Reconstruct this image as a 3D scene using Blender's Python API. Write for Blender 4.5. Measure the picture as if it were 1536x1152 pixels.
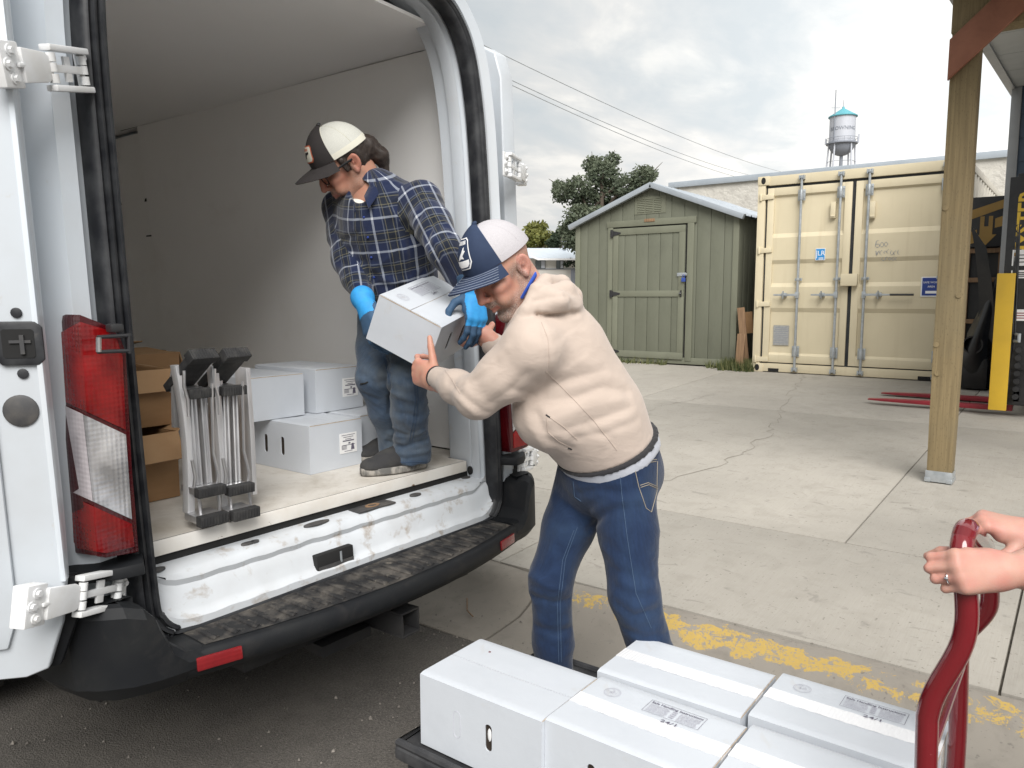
import bpy, bmesh, math, random
import numpy as np
from mathutils import Vector, Matrix
R = math.radians
rng = random.Random(7)
scene = bpy.context.scene
for o in list(bpy.data.objects):
    bpy.data.objects.remove(o)
COL = scene.collection

# ------------------------------------------------------------------ camera
CAM_H, CAM_F, CAM_PITCH, CAM_YAW = 1.42, 1150.0, 6.4, 53.0      # focal length in pixels of a 1536 px wide frame
cd = bpy.data.cameras.new('camera'); cam = bpy.data.objects.new('camera', cd); COL.objects.link(cam)
cd.sensor_width = 36.0; cd.lens = 36.0 * CAM_F / 1536.0
cd.clip_start = 0.05; cd.clip_end = 2000
cam.location = (0, 0, CAM_H)
cam.rotation_euler = (R(90 - CAM_PITCH), 0, R(-CAM_YAW))
scene.camera = cam

# ------------------------------------------------------------------ sky, sun, exposure
SUN_AZ, SUN_EL = 229.0, 43.0                                     # azimuth from +Y towards +X: high, behind the camera, veiled by cloud
sdir = Vector((math.sin(R(SUN_AZ)) * math.cos(R(SUN_EL)), math.cos(R(SUN_AZ)) * math.cos(R(SUN_EL)), math.sin(R(SUN_EL))))
W = bpy.data.worlds.new('World'); scene.world = W; W.use_nodes = True
wn, wl = W.node_tree.nodes, W.node_tree.links
wn.clear()
def wnode(t, **k):
    n = wn.new(t)
    for a, b in k.items():
        setattr(n, a, b)
    return n
out = wnode('ShaderNodeOutputWorld'); bg = wnode('ShaderNodeBackground'); bg.inputs['Strength'].default_value = 0.1
wl.new(bg.outputs[0], out.inputs[0])
sky = wnode('ShaderNodeTexSky', sky_type='NISHITA', sun_disc=False)
sky.sun_elevation = R(SUN_EL); sky.sun_rotation = R(SUN_AZ); sky.air_density = 1.2; sky.dust_density = 3.0
tc = wnode('ShaderNodeTexCoord')
nrm = wnode('ShaderNodeVectorMath', operation='NORMALIZE'); wl.new(tc.outputs['Generated'], nrm.inputs[0])
sep = wnode('ShaderNodeSeparateXYZ'); wl.new(nrm.outputs[0], sep.inputs[0])
def wmath(op, a, b=None, c=None, clamp=False):
    n = wnode('ShaderNodeMath', operation=op); n.use_clamp = clamp
    for i, v in enumerate((a, b, c)):
        if v is None: continue
        if isinstance(v, (int, float)): n.inputs[i].default_value = v
        else: wl.new(v, n.inputs[i])
    return n.outputs[0]
zc = wmath('MAXIMUM', sep.outputs[2], 0.0)
# cloud sheet: direction projected on a flat layer overhead
den = wmath('ADD', zc, 0.16)
px_ = wmath('DIVIDE', sep.outputs[0], den); py_ = wmath('DIVIDE', sep.outputs[1], den)
cmb = wnode('ShaderNodeCombineXYZ'); wl.new(px_, cmb.inputs[0]); wl.new(py_, cmb.inputs[1])
def wnoise(scale, detail, rough, off):
    m = wnode('ShaderNodeMapping'); m.inputs['Location'].default_value = off; wl.new(cmb.outputs[0], m.inputs[0])
    m.inputs['Scale'].default_value = (1.0, 1.5, 1.0); m.inputs['Rotation'].default_value = (0, 0, R(-35))
    n = wnode('ShaderNodeTexNoise'); n.inputs['Scale'].default_value = scale; n.inputs['Detail'].default_value = detail
    n.inputs['Roughness'].default_value = rough; n.inputs['Distortion'].default_value = 0.3; wl.new(m.outputs[0], n.inputs['Vector'])
    return n.outputs['Fac']
def wramp(fac, stops):
    r = wnode('ShaderNodeValToRGB'); wl.new(fac, r.inputs[0]); e = r.color_ramp.elements
    while len(e) < len(stops): e.new(0.5)
    for i, (p, c) in enumerate(stops):
        e[i].position = p; e[i].color = tuple(c) + (1,) if len(c) == 3 else c
    return r.outputs[0]
n1 = wnoise(0.85, 7, 0.58, (3.1, 1.7, 0)); n2 = wnoise(2.4, 6, 0.55, (7.3, 4.2, 0))
nn = wmath('ADD', wmath('MULTIPLY', n1, 0.62), wmath('MULTIPLY', n2, 0.38))
cover = wramp(nn, [(0.40, (0, 0, 0)), (0.56, (1, 1, 1))])
shade = wramp(n2, [(0.36, (0.945, 0.95, 0.945)), (0.5, (1.0, 0.993, 0.97)), (0.64, (1.15, 1.13, 1.08))])
# brightness of the veil: dim at the horizon, brighter overhead and around the hidden sun
dot = wnode('ShaderNodeVectorMath', operation='DOT_PRODUCT'); wl.new(nrm.outputs[0], dot.inputs[0]); dot.inputs[1].default_value = (math.sin(R(92)) * math.cos(R(14)), math.cos(R(92)) * math.cos(R(14)), math.sin(R(14)))   # thin bright cloud in the east
glow = wmath('POWER', wmath('MULTIPLY_ADD', dot.outputs['Value'], 0.5, 0.5, clamp=True), 15.0)
lum = wmath('ADD', wmath('MULTIPLY_ADD', zc, 1.2, 5.15), wmath('MULTIPLY', glow, 4.2))
def wmix(a, b, f, mode='MIX'):
    n = wnode('ShaderNodeMix', data_type='RGBA', blend_type=mode)
    if isinstance(f, (int, float)): n.inputs[0].default_value = f
    else: wl.new(f, n.inputs[0])
    for s, v in ((6, a), (7, b)):
        if isinstance(v, tuple): n.inputs[s].default_value = v
        else: wl.new(v, n.inputs[s])
    return n.outputs[2]
veil = wmix(shade, wmix((0, 0, 0, 1), (1, 1, 1, 1), 1.0), 0.0)
vs = wnode('ShaderNodeVectorMath', operation='SCALE'); wl.new(shade, vs.inputs[0]); wl.new(lum, vs.inputs['Scale'])
gap = wmix((0.74, 0.83, 0.90, 1), sky.outputs[0], 0.02)
gs = wnode('ShaderNodeVectorMath', operation='SCALE'); gs.inputs[0].default_value = (0.885, 0.935, 0.95); wl.new(wmath('MULTIPLY', lum, 0.92), gs.inputs['Scale'])
hazy = wmix(gs.outputs[0], sky.outputs[0], 0.10)
fin = wmix(hazy, vs.outputs[0], cover)
wl.new(fin, bg.inputs['Color'])

sl = bpy.data.lights.new('sun', 'SUN'); sl.energy = 3.8; sl.angle = R(42); sl.color = (1.0, 0.975, 0.945)
so = bpy.data.objects.new('sun', sl); COL.objects.link(so)
so.rotation_euler = sdir.to_track_quat('Z', 'Y').to_euler(); so.location = sdir * 30
scene.view_settings.view_transform = 'Standard'; scene.view_settings.look = 'None'
scene.cycles.diffuse_bounces = 9; scene.cycles.max_bounces = 12; scene.cycles.adaptive_threshold = 0.02
scene.view_settings.exposure = 0.38; scene.view_settings.gamma = 1.0
scene.view_settings.use_curve_mapping = False

# ------------------------------------------------------------------ helpers: points
_cy, _sy, _cp, _sp = math.cos(R(CAM_YAW)), math.sin(R(CAM_YAW)), math.cos(R(CAM_PITCH)), math.sin(R(CAM_PITCH))
C_F = np.array([_sy * _cp, _cy * _cp, -_sp]); C_R = np.array([_cy, -_sy, 0.0]); C_U = np.cross(C_R, C_F)
C_O = np.array([0, 0, CAM_H])
def at(x, y, d):
    """World point d metres deep along the view axis at a spot of the 1536 x 1152 photograph."""
    return C_O + d * (C_F + C_R * (x - 768) / CAM_F - C_U * (y - 576) / CAM_F)
def slab_z(x):
    return 0.13 + 0.04 * (x - 2.88)
def vec(*a):
    return np.array(a, float)
def unit(v):
    v = np.asarray(v, float); return v / (np.linalg.norm(v) + 1e-12)

# ------------------------------------------------------------------ helpers: meshes
class MB:
    """Collects shapes for ONE mesh object."""
    def __init__(s):
        s.v = []; s.f = []; s.m = []; s.mi = 0
    def add(s, verts, faces):
        b = len(s.v); s.v.extend([tuple(map(float, p)) for p in verts])
        s.f.extend([tuple(i + b for i in f) for f in faces]); s.m.extend([s.mi] * len(faces)); return s
    def box(s, c, d, rot=None):
        c = np.asarray(c, float); h = np.asarray(d, float) / 2
        P = np.array([[x, y, z] for x in (-1, 1) for y in (-1, 1) for z in (-1, 1)], float) * h
        if rot is not None: P = P @ np.asarray(rot, float).T
        return s.add(P + c, [(0, 1, 3, 2), (4, 6, 7, 5), (0, 4, 5, 1), (2, 3, 7, 6), (0, 2, 6, 4), (1, 5, 7, 3)])
    def box2(s, a, b):
        a = np.asarray(a, float); b = np.asarray(b, float); return s.box((a + b) / 2, np.abs(b - a))
    def loft(s, rings, cap=True, closed=True):
        n = len(rings[0]); V = [p for r in rings for p in r]; F = []
        for i in range(len(rings) - 1):
            for j in range(n if closed else n - 1):
                k = (j + 1) % n
                F.append((i * n + j, i * n + k, (i + 1) * n + k, (i + 1) * n + j))
        if cap and closed:
            F.append(tuple(range(n))[::-1]); F.append(tuple((len(rings) - 1) * n + j for j in range(n)))
        return s.add(V, F)
    def tube(s, pts, r, n=8, closed=False, cap=True, flat=None):
        pts = [np.asarray(p, float) for p in pts]; N = len(pts)
        rs = r if hasattr(r, '__len__') else [r] * N
        T = []
        for i in range(N):
            a = pts[(i - 1) % N] if (closed or i > 0) else pts[i]; b = pts[(i + 1) % N] if (closed or i < N - 1) else pts[i]
            T.append(unit(b - a))
        u = np.cross(T[0], (0, 0, 1));
        if np.linalg.norm(u) < 0.05: u = np.cross(T[0], (0, 1, 0))
        u = unit(u); rings = []
        for i in range(N):
            u = unit(u - T[i] * (u @ T[i])); w = np.cross(T[i], u)
            ang = [2 * math.pi * j / n for j in range(n)]
            fa = flat if flat else (1, 1)
            rings.append([pts[i] + rs[i] * (math.cos(a) * u * fa[0] + math.sin(a) * w * fa[1]) for a in ang])
        if closed: rings.append(rings[0]); return s.loft(rings, cap=False)
        return s.loft(rings, cap=cap)
    def cyl(s, a, b, r, n=16, r2=None):
        return s.tube([a, b], [r, r if r2 is None else r2], n)
    def prism(s, poly, frame, t0, t1):
        """poly in the (u, v) plane of frame = (origin, u, v, w), extruded along w from t0 to t1."""
        o, u, v, w = [np.asarray(q, float) for q in frame]; n = len(poly)
        V = [o + u * p[0] + v * p[1] + w * t0 for p in poly] + [o + u * p[0] + v * p[1] + w * t1 for p in poly]
        F = [tuple(range(n))[::-1], tuple(range(n, 2 * n))] + [(i, (i + 1) % n, n + (i + 1) % n, n + i) for i in range(n)]
        return s.add(V, F)
    def ball(s, c, r, nu=12, nv=8, rot=None):
        c = np.asarray(c, float); r = np.asarray(r if hasattr(r, '__len__') else (r, r, r), float); rings = []
        for i in range(nv + 1):
            th = math.pi * (0.02 + 0.96 * i / nv)
            ring = []
            for j in range(nu):
                a = 2 * math.pi * j / nu
                p = np.array([math.sin(th) * math.cos(a), math.sin(th) * math.sin(a), math.cos(th)]) * r
                ring.append(c + (np.asarray(rot) @ p if rot is not None else p))
            rings.append(ring)
        return s.loft(rings)
    def grid(s, fn, nu, nv):
        V = [fn(i / nu, j / nv) for i in range(nu + 1) for j in range(nv + 1)]
        F = [(i * (nv + 1) + j, (i + 1) * (nv + 1) + j, (i + 1) * (nv + 1) + j + 1, i * (nv + 1) + j + 1) for i in range(nu) for j in range(nv)]
        return s.add(V, F)
    def plate(s, fn, nu, nv, t):
        """a curved sheet with thickness t along its own normals (fn(u,v) -> point)"""
        P = np.array([[fn(i / nu, j / nv) for j in range(nv + 1)] for i in range(nu + 1)], float)
        du = np.gradient(P, axis=0); dv = np.gradient(P, axis=1); N = np.cross(du, dv); N /= (np.linalg.norm(N, axis=2, keepdims=True) + 1e-12)
        A = P; B = P - N * t; n = (nu + 1) * (nv + 1)
        V = list(A.reshape(-1, 3)) + list(B.reshape(-1, 3)); F = []
        ix = lambda i, j, o=0: o + i * (nv + 1) + j
        for i in range(nu):
            for j in range(nv):
                F.append((ix(i, j), ix(i + 1, j), ix(i + 1, j + 1), ix(i, j + 1)))
                F.append((ix(i, j, n), ix(i, j + 1, n), ix(i + 1, j + 1, n), ix(i + 1, j, n)))
        for i in range(nu):
            F.append((ix(i, 0), ix(i, 0, n), ix(i + 1, 0, n), ix(i + 1, 0))); F.append((ix(i, nv), ix(i + 1, nv), ix(i + 1, nv, n), ix(i, nv, n)))
        for j in range(nv):
            F.append((ix(0, j), ix(0, j + 1), ix(0, j + 1, n), ix(0, j, n))); F.append((ix(nu, j), ix(nu, j, n), ix(nu, j + 1, n), ix(nu, j + 1)))
        return s.add(V, F)
    def mesh(s, name, bevel=0.0, smooth=True, xf=None, seg=2, angle=35):
        V = s.v
        if xf is not None: V = [tuple(xf(p)) for p in V]
        me = bpy.data.meshes.new(name); me.from_pydata([tuple(p) for p in V], [], s.f)
        me.polygons.foreach_set('material_index', s.m)
        bm = bmesh.new(); bm.from_mesh(me)
        bmesh.ops.recalc_face_normals(bm, faces=bm.faces)
        if bevel > 0:
            ed = [e for e in bm.edges if len(e.link_faces) == 2 and e.calc_face_angle(0) > R(28)]
            bmesh.ops.bevel(bm, geom=ed, offset=bevel, segments=seg, profile=0.6, affect='EDGES', clamp_overlap=True)
        bm.to_mesh(me); bm.free()
        if smooth:
            me.polygons.foreach_set('use_smooth', [True] * len(me.polygons)); me.set_sharp_from_angle(angle=R(angle))
        return me
    def build(s, name, mat, parent=None, bevel=0.0, smooth=True, xf=None, local=False, seg=2, angle=35):
        return link(name, s.mesh(name, bevel, smooth, xf, seg, angle), mat, parent, local)
def link(name, me, mat, parent=None, local=False):
    o = bpy.data.objects.new(name, me); COL.objects.link(o)
    if mat is not None and len(me.materials) == 0:
        for m in (mat if isinstance(mat, (list, tuple)) else [mat]): me.materials.append(m)
    if parent is not None:
        o.parent = parent
        if not local and parent.parent is None: o.matrix_parent_inverse = parent.matrix_basis.inverted()
    return o
def tag(o, label=None, cat=None, group=None, kind=None):
    if label: o['label'] = label
    if cat: o['category'] = cat
    if group: o['group'] = group
    if kind: o['kind'] = kind
    return o
def thing(name, label, cat, loc=(0, 0, 0), rot=None, group=None):
    o = bpy.data.objects.new(name, None); COL.objects.link(o); o.empty_display_size = 0.1
    if rot is not None:
        M = Matrix([list(map(float, r)) for r in np.asarray(rot)]).to_4x4(); M.translation = Vector(tuple(map(float, loc))); o.matrix_basis = M
    else: o.location = tuple(map(float, loc))
    return tag(o, label, cat, group)
def copy_tree(o, parent=None):
    c = o.copy(); COL.objects.link(c); c.parent = parent
    for ch in [q for q in bpy.data.objects if q.parent == o]: copy_tree(ch, c)
    return c
_txt = {}
def text_poly(body, size=1.0, bold=0.0):
    """flat glyph mesh (verts, faces) of the built-in font, centred, height about `size`"""
    key = (body, bold)
    if key not in _txt:
        cu = bpy.data.curves.new('t', 'FONT'); cu.body = body; cu.align_x = 'CENTER'; cu.align_y = 'CENTER'; cu.resolution_u = 2; cu.offset = bold
        o = bpy.data.objects.new('t', cu); COL.objects.link(o)
        bpy.context.view_layer.update()
        me = o.evaluated_get(bpy.context.evaluated_depsgraph_get()).to_mesh()
        _txt[key] = ([tuple(v.co) for v in me.vertices], [tuple(p.vertices) for p in me.polygons])
        o.to_mesh_clear(); bpy.data.objects.remove(o); bpy.data.curves.remove(cu)
    V, F = _txt[key]
    return [(x * size, y * size) for x, y, _ in V], F
def put_text(mb, body, o, u, v, size, bold=0.0, width=None):
    V, F = text_poly(body, 1.0, bold)
    sx = size
    if width: sx = width / max(1e-6, max(p[0] for p in V) - min(p[0] for p in V))
    o, u, v = [np.asarray(q, float) for q in (o, u, v)]
    mb.add([o + u * p[0] * sx + v * p[1] * size for p in V], F)
# ------------------------------------------------------------------ helpers: materials
class NT:
    def __init__(s, name):
        s.m = bpy.data.materials.new(name); s.m.use_nodes = True; s.t = s.m.node_tree; s.t.nodes.clear()
        s.out = s.n('ShaderNodeOutputMaterial'); s.b = s.n('ShaderNodeBsdfPrincipled'); s.l(s.b.outputs[0], s.out.inputs[0])
        s.tc = s.n('ShaderNodeTexCoord')
    def n(s, t, **k):
        o = s.t.nodes.new(t)
        for a, v in k.items(): setattr(o, a, v)
        return o
    def l(s, a, b): s.t.links.new(a, b)
    def set(s, k, v):
        i = s.b.inputs[k]
        if hasattr(v, 'is_linked'): s.l(v, i)
        elif isinstance(v, (tuple, list)) and len(v) == 3 and i.type == 'RGBA': i.default_value = tuple(v) + (1,)
        else: i.default_value = v
    def co(s, scale=(1, 1, 1), kind='Object', loc=(0, 0, 0), rot=(0, 0, 0)):
        m = s.n('ShaderNodeMapping'); s.l(s.tc.outputs[kind], m.inputs[0])
        m.inputs['Scale'].default_value = scale; m.inputs['Location'].default_value = loc; m.inputs['Rotation'].default_value = rot
        return m.outputs[0]
    def noise(s, scale, detail=4, rough=0.55, v=None, dist=0.0):
        o = s.n('ShaderNodeTexNoise'); o.inputs['Scale'].default_value = scale; o.inputs['Detail'].default_value = detail
        o.inputs['Roughness'].default_value = rough; o.inputs['Distortion'].default_value = dist
        s.l(v if v is not None else s.tc.outputs['Object'], o.inputs['Vector']); return o.outputs['Fac']
    def vor(s, scale, v=None, feat='F1', out='Distance'):
        o = s.n('ShaderNodeTexVoronoi', feature=feat); o.inputs['Scale'].default_value = scale
        s.l(v if v is not None else s.tc.outputs['Object'], o.inputs['Vector']); return o.outputs[out]
    def ramp(s, f, stops, interp='LINEAR'):
        o = s.n('ShaderNodeValToRGB'); s.l(f, o.inputs[0]); o.color_ramp.interpolation = interp; e = o.color_ramp.elements
        while len(e) < len(stops): e.new(0.5)
        for i, (p, c) in enumerate(stops):
            e[i].position = p; e[i].color = ((c, c, c, 1) if isinstance(c, (int, float)) else tuple(c) + (1,))
        return o.outputs[0]
    def math(s, op, a, b=0.0, c=None, clamp=False):
        o = s.n('ShaderNodeMath', operation=op); o.use_clamp = clamp
        for i, v in enumerate((a, b, c)):
            if v is None: continue
            if isinstance(v, (int, float)): o.inputs[i].default_value = v
            else: s.l(v, o.inputs[i])
        return o.outputs[0]
    def mix(s, f, a, b, mode='MIX'):
        o = s.n('ShaderNodeMix', data_type='RGBA', blend_type=mode)
        for k, v in ((0, f), (6, a), (7, b)):
            if isinstance(v, (int, float)): o.inputs[k].default_value = v if k == 0 else (v, v, v, 1)
            elif isinstance(v, tuple): o.inputs[k].default_value = v + (1,) if len(v) == 3 else v
            else: s.l(v, o.inputs[k])
        return o.outputs[2]
    def bump(s, h, strength=0.3, dist=0.01, chain=None):
        o = s.n('ShaderNodeBump'); o.inputs['Strength'].default_value = strength; o.inputs['Distance'].default_value = dist; s.l(h, o.inputs['Height'])
        if chain is not None: s.l(chain, o.inputs['Normal'])
        s.l(o.outputs[0], s.b.inputs['Normal']); return o.outputs[0]
    def sep(s, v):
        o = s.n('ShaderNodeSeparateXYZ'); s.l(v, o.inputs[0]); return o.outputs
    def attr(s, name, out='Color'):
        o = s.n('ShaderNodeAttribute'); o.attribute_name = name; return o.outputs[out]
def pm(name, col, rough=0.5, metal=0.0, spec=0.5, col2=None, vs=8.0, lo=0.4, hi=0.65, st=(1, 1, 1), bump=None, dirt=None, rv=0.0, coat=0.0, sss=0.0, ior=None):
    """procedural Principled material: two-tone noise, optional dirt (col, scale, lo, hi) and bump (scale, strength, dist)"""
    k = NT(name); c = None
    v = k.co(st)
    if col2 is None: col2 = tuple(x * 0.88 for x in col)
    f = k.ramp(k.noise(vs, 5, 0.6, v), [(lo, 0.0), (hi, 1.0)])
    c = k.mix(f, tuple(col), tuple(col2))
    if dirt:
        dc, ds, dl, dh = dirt
        c = k.mix(k.ramp(k.noise(ds, 7, 0.65, None, 0.4), [(dl, 0.0), (dh, 1.0)]), c, tuple(dc))
    k.set('Base Color', c); k.set('Metallic', metal); k.set('Specular IOR Level', spec)
    if rv: k.set('Roughness', k.math('MULTIPLY_ADD', k.noise(vs * 2.3, 4), rv * 2, rough - rv))
    else: k.set('Roughness', rough)
    if coat: k.set('Coat Weight', coat); k.set('Coat Roughness', 0.08)
    if sss: k.set('Subsurface Weight', sss); k.set('Subsurface Radius', (0.010, 0.004, 0.002)); k.set('Subsurface Scale', 1.0)
    if bump: k.bump(k.noise(bump[0], 5, 0.6, v), bump[1], bump[2])
    return k.m
MT = {}
# ---- ground
k = NT('asphalt')
ag = k.vor(170.0); fine = k.noise(420, 3, 0.6); big = k.noise(1.3, 5, 0.6); mid = k.noise(14, 5, 0.6)
c = k.mix(k.ramp(k.noise(110, 3, 0.7), [(0.3, 0), (0.7, 1)]), (0.050, 0.046, 0.042), (0.135, 0.124, 0.112))
c = k.mix(k.ramp(k.noise(230, 2, 0.5), [(0.62, 0), (0.72, 1)]), c, (0.26, 0.24, 0.215))
c = k.mix(k.ramp(big, [(0.42, 0), (0.66, 0.55)]), c, (0.17, 0.155, 0.135))
c = k.mix(k.ramp(mid, [(0.50, 0), (0.75, 0.35)]), c, (0.05, 0.047, 0.044))
k.set('Base Color', c); k.set('Roughness', 0.92); k.set('Specular IOR Level', 0.25)
k.bump(k.math('ADD', ag, k.math('MULTIPLY', fine, 0.6)), 0.55, 0.006); MT['asphalt'] = k.m
def concrete(name, base, dark, broom=True, speck=True):
    k = NT(name)
    big = k.noise(0.9, 6, 0.62); mid = k.noise(6.0, 6, 0.65, None, 0.5)
    c = k.mix(k.ramp(big, [(0.35, 0), (0.68, 1)]), base, tuple(x * 0.84 for x in base))
    c = k.mix(k.ramp(mid, [(0.5, 0), (0.78, 0.6)]), c, dark)
    b = k.noise(160, 3, 0.6)
    c = k.mix(k.ramp(k.noise(0.42, 6, 0.6, k.co((1, .6, 1)), 1.0), [(0.50, 0), (0.66, 0.5)]), c, tuple(x * .66 for x in base))
    if broom:
        st = k.noise(1.0, 3, 0.6, k.co((6, 190, 6))); c = k.mix(k.ramp(st, [(0.4, 0.16), (0.62, 0.0)]), c, dark)
        b = k.math('ADD', b, k.math('MULTIPLY', st, 1.6))
    if speck:
        sp = k.ramp(k.noise(60, 2, 0.5, None), [(0.66, 0), (0.73, 0.7)]); c = k.mix(sp, c, (0.16, 0.145, 0.125))
        sp2 = k.ramp(k.noise(17, 3, 0.5, k.co((1, .45, 1)), 0.8), [(0.64, 0), (0.72, 0.5)]); c = k.mix(sp2, c, (0.20, 0.185, 0.165))
    k.set('Base Color', c); k.set('Roughness', 0.88); k.set('Specular IOR Level', 0.3); k.bump(b, 0.28, 0.003); return k
MT['slab'] = concrete('concrete_slab', (0.385, 0.360, 0.318), (0.26, 0.24, 0.205)).m
MT['gutter'] = concrete('concrete_gutter', (0.27, 0.245, 0.21), (0.15, 0.135, 0.115), broom=False).m
# worn yellow paint over rough kerb concrete
k = concrete('kerb_paint', (0.28, 0.255, 0.22), (0.15, 0.135, 0.115), broom=False)
base = k.b.inputs['Base Color'].links[0].from_socket
pn = k.noise(15, 10, 0.75, k.co((1.3, 0.8, 1)), 0.6); pn2 = k.noise(2.2, 3, 0.5)
lon = k.sep(k.tc.outputs['Object'])
across = k.math('ABSOLUTE', k.math('SUBTRACT', lon[0], 2.785)); edge = k.math('SUBTRACT', 0.10, k.math('MULTIPLY', k.math('MAXIMUM', k.math('SUBTRACT', across, 0.035), 0.0), 3.6))
msk = k.ramp(k.math('ADD', k.math('ADD', pn, k.math('MULTIPLY', pn2, 0.25)), k.math('SUBTRACT', edge, 0.125)), [(0.578, 0), (0.590, 1)])
msk = k.math('MULTIPLY', msk, k.ramp(k.noise(70, 5, 0.7), [(0.40, 0.1), (0.47, 1)]))
k.set('Base Color', k.mix(msk, base, k.mix(k.noise(40, 4), (0.50, 0.345, 0.095), (0.42, 0.295, 0.10)))); MT['kerb'] = k.m
MT['dark_joint'] = pm('joint_dirt', (0.10, 0.09, 0.075), 0.95, col2=(0.18, 0.16, 0.13), vs=30)
MT['crack'] = pm('crack_tone', (0.20, 0.18, 0.15), 0.95, col2=(0.26, 0.235, 0.20), vs=30)  # lighter joint colour for the crack ribbons
MT['pebble'] = pm('pebbles', (0.22, 0.20, 0.175), 0.9, col2=(0.10, 0.09, 0.08), vs=60)
# ---- van
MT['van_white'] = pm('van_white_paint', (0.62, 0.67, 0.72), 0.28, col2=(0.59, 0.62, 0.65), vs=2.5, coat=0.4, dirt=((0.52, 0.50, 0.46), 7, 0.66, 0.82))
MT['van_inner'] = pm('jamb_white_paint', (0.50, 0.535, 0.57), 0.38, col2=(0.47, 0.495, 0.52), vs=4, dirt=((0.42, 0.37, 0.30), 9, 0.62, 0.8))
MT['sill_white'] = pm('scuffed_sill_paint', (0.56, 0.59, 0.62), 0.42, col2=(0.52, 0.54, 0.56), vs=5, dirt=((0.28, 0.22, 0.16), 14, 0.55, 0.74))
MT['hinge_white'] = pm('hinge_white_paint', (0.72, 0.73, 0.74), 0.4, col2=(0.66, 0.66, 0.65), vs=14, dirt=((0.50, 0.40, 0.29), 26, 0.62, 0.78))
MT['liner'] = pm('liner_panel', (0.92, 0.91, 0.89), 0.42, col2=(0.90, 0.89, 0.87), vs=2.0, dirt=((0.84, 0.82, 0.79), 3.5, 0.58, 0.85))
MT['liner_ceiling'] = pm('ceiling_liner', (0.93, 0.925, 0.915), 0.5, col2=(0.91, 0.905, 0.895), vs=1.5)
MT['liner_trim'] = pm('pillar_trim', (0.88, 0.87, 0.85), 0.45, col2=(0.86, 0.85, 0.83), vs=3)
k = NT('worn_floor_board')
c = k.mix(k.ramp(k.noise(5, 7, 0.65, None, 0.5), [(0.42, 0), (0.7, 1)]), (0.62, 0.59, 0.54), (0.44, 0.40, 0.34))
c = k.mix(k.ramp(k.noise(26, 6, 0.7), [(0.56, 0), (0.74, 0.6)]), c, (0.36, 0.31, 0.25))
k.set('Base Color', c); k.set('Roughness', 0.6); k.bump(k.noise(30, 5), 0.12, 0.003); MT['floor_board'] = k.m
k = NT('chipped_board_edge')
c = k.mix(k.ramp(k.noise(4, 6, 0.6), [(0.45, 0), (0.7, 1)]), (0.72, 0.70, 0.66), (0.60, 0.55, 0.48))
c = k.mix(k.ramp(k.noise(17, 8, 0.72, k.co((0.7, 1, 1.6)), 0.7), [(0.635, 0), (0.66, 1)]), c, (0.17, 0.10, 0.055))
k.set('Base Color', c); k.set('Roughness', 0.5); MT['board_edge'] = k.m
MT['rubber'] = pm('black_rubber', (0.010, 0.011, 0.014), 0.5, col2=(0.04, 0.042, 0.045), vs=12, dirt=((0.07, 0.062, 0.055), 22, 0.66, 0.9))
MT['bumper'] = pm('dusty_bumper_plastic', (0.007, 0.008, 0.010), 0.6, spec=0.3, col2=(0.012, 0.013, 0.014), vs=6, dirt=((0.030, 0.028, 0.027), 9, 0.55, 0.85), bump=(260, 0.15, 0.001))
MT['bumper_step'] = pm('dusty_step_tread', (0.018, 0.018, 0.019), 0.75, spec=0.3, col2=(0.12, 0.108, 0.094), vs=11, lo=0.46, hi=0.72, dirt=((0.19, 0.17, 0.14), 30, 0.6, 0.78), bump=(200, 0.3, 0.002))
MT['black'] = pm('black_plastic', (0.018, 0.018, 0.020), 0.45, col2=(0.03, 0.03, 0.03), vs=10)
MT['void'] = pm('dark_cavity', (0.012, 0.012, 0.012), 0.9)
MT['hole'] = pm('plug_grey_black', (0.045, 0.045, 0.047), 0.6, col2=(0.08, 0.075, 0.07), vs=25)
def lens(name, col, col2, vs=70):
    k = NT(name)
    uv = k.co((1, 1, 1)); s = k.sep(uv)
    g = k.math('ADD', k.math('SINE', k.math('MULTIPLY', s[2], 560.0)), k.math('SINE', k.math('MULTIPLY', k.math('ADD', s[0], s[1]), 460.0)))
    f = k.ramp(k.math('ADD', k.noise(9, 3), k.math('MULTIPLY', g, 0.012)), [(0.34, 0), (0.72, 1)])
    k.set('Base Color', k.mix(f, col, col2)); k.set('Roughness', 0.2); k.set('Coat Weight', 0.25); k.set('Coat Roughness', 0.04); k.set('Specular IOR Level', 0.4)
    k.bump(g, 0.12, 0.001); return k
MT['lens_red'] = lens('red_lens', (0.11, 0.002, 0.003), (0.30, 0.005, 0.006)).m
MT['lens_red_dark'] = lens('dark_red_lens', (0.045, 0.002, 0.004), (0.075, 0.003, 0.005)).m
kk = lens('clear_lens', (0.30, 0.30, 0.31), (0.82, 0.82, 0.84)); kk.set('Metallic', 0.55); MT['lens_clear'] = kk.m
kk = lens('side_clear_lens', (0.42, 0.38, 0.40), (0.62, 0.58, 0.60)); MT['lens_side'] = kk.m
MT['reflector'] = lens('red_reflector', (0.16, 0.010, 0.014), (0.22, 0.014, 0.016)).m
MT['chrome'] = pm('bare_metal', (0.55, 0.55, 0.55), 0.3, 0.9, col2=(0.4, 0.4, 0.4), vs=20)
MT['tyre'] = pm('tyre_rubber', (0.02, 0.02, 0.021), 0.8, col2=(0.05, 0.048, 0.045), vs=12)
MT['glass_dark'] = pm('dark_window_glass', (0.02, 0.025, 0.03), 0.06, spec=0.8, col2=(0.03, 0.035, 0.04), vs=2)
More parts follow.
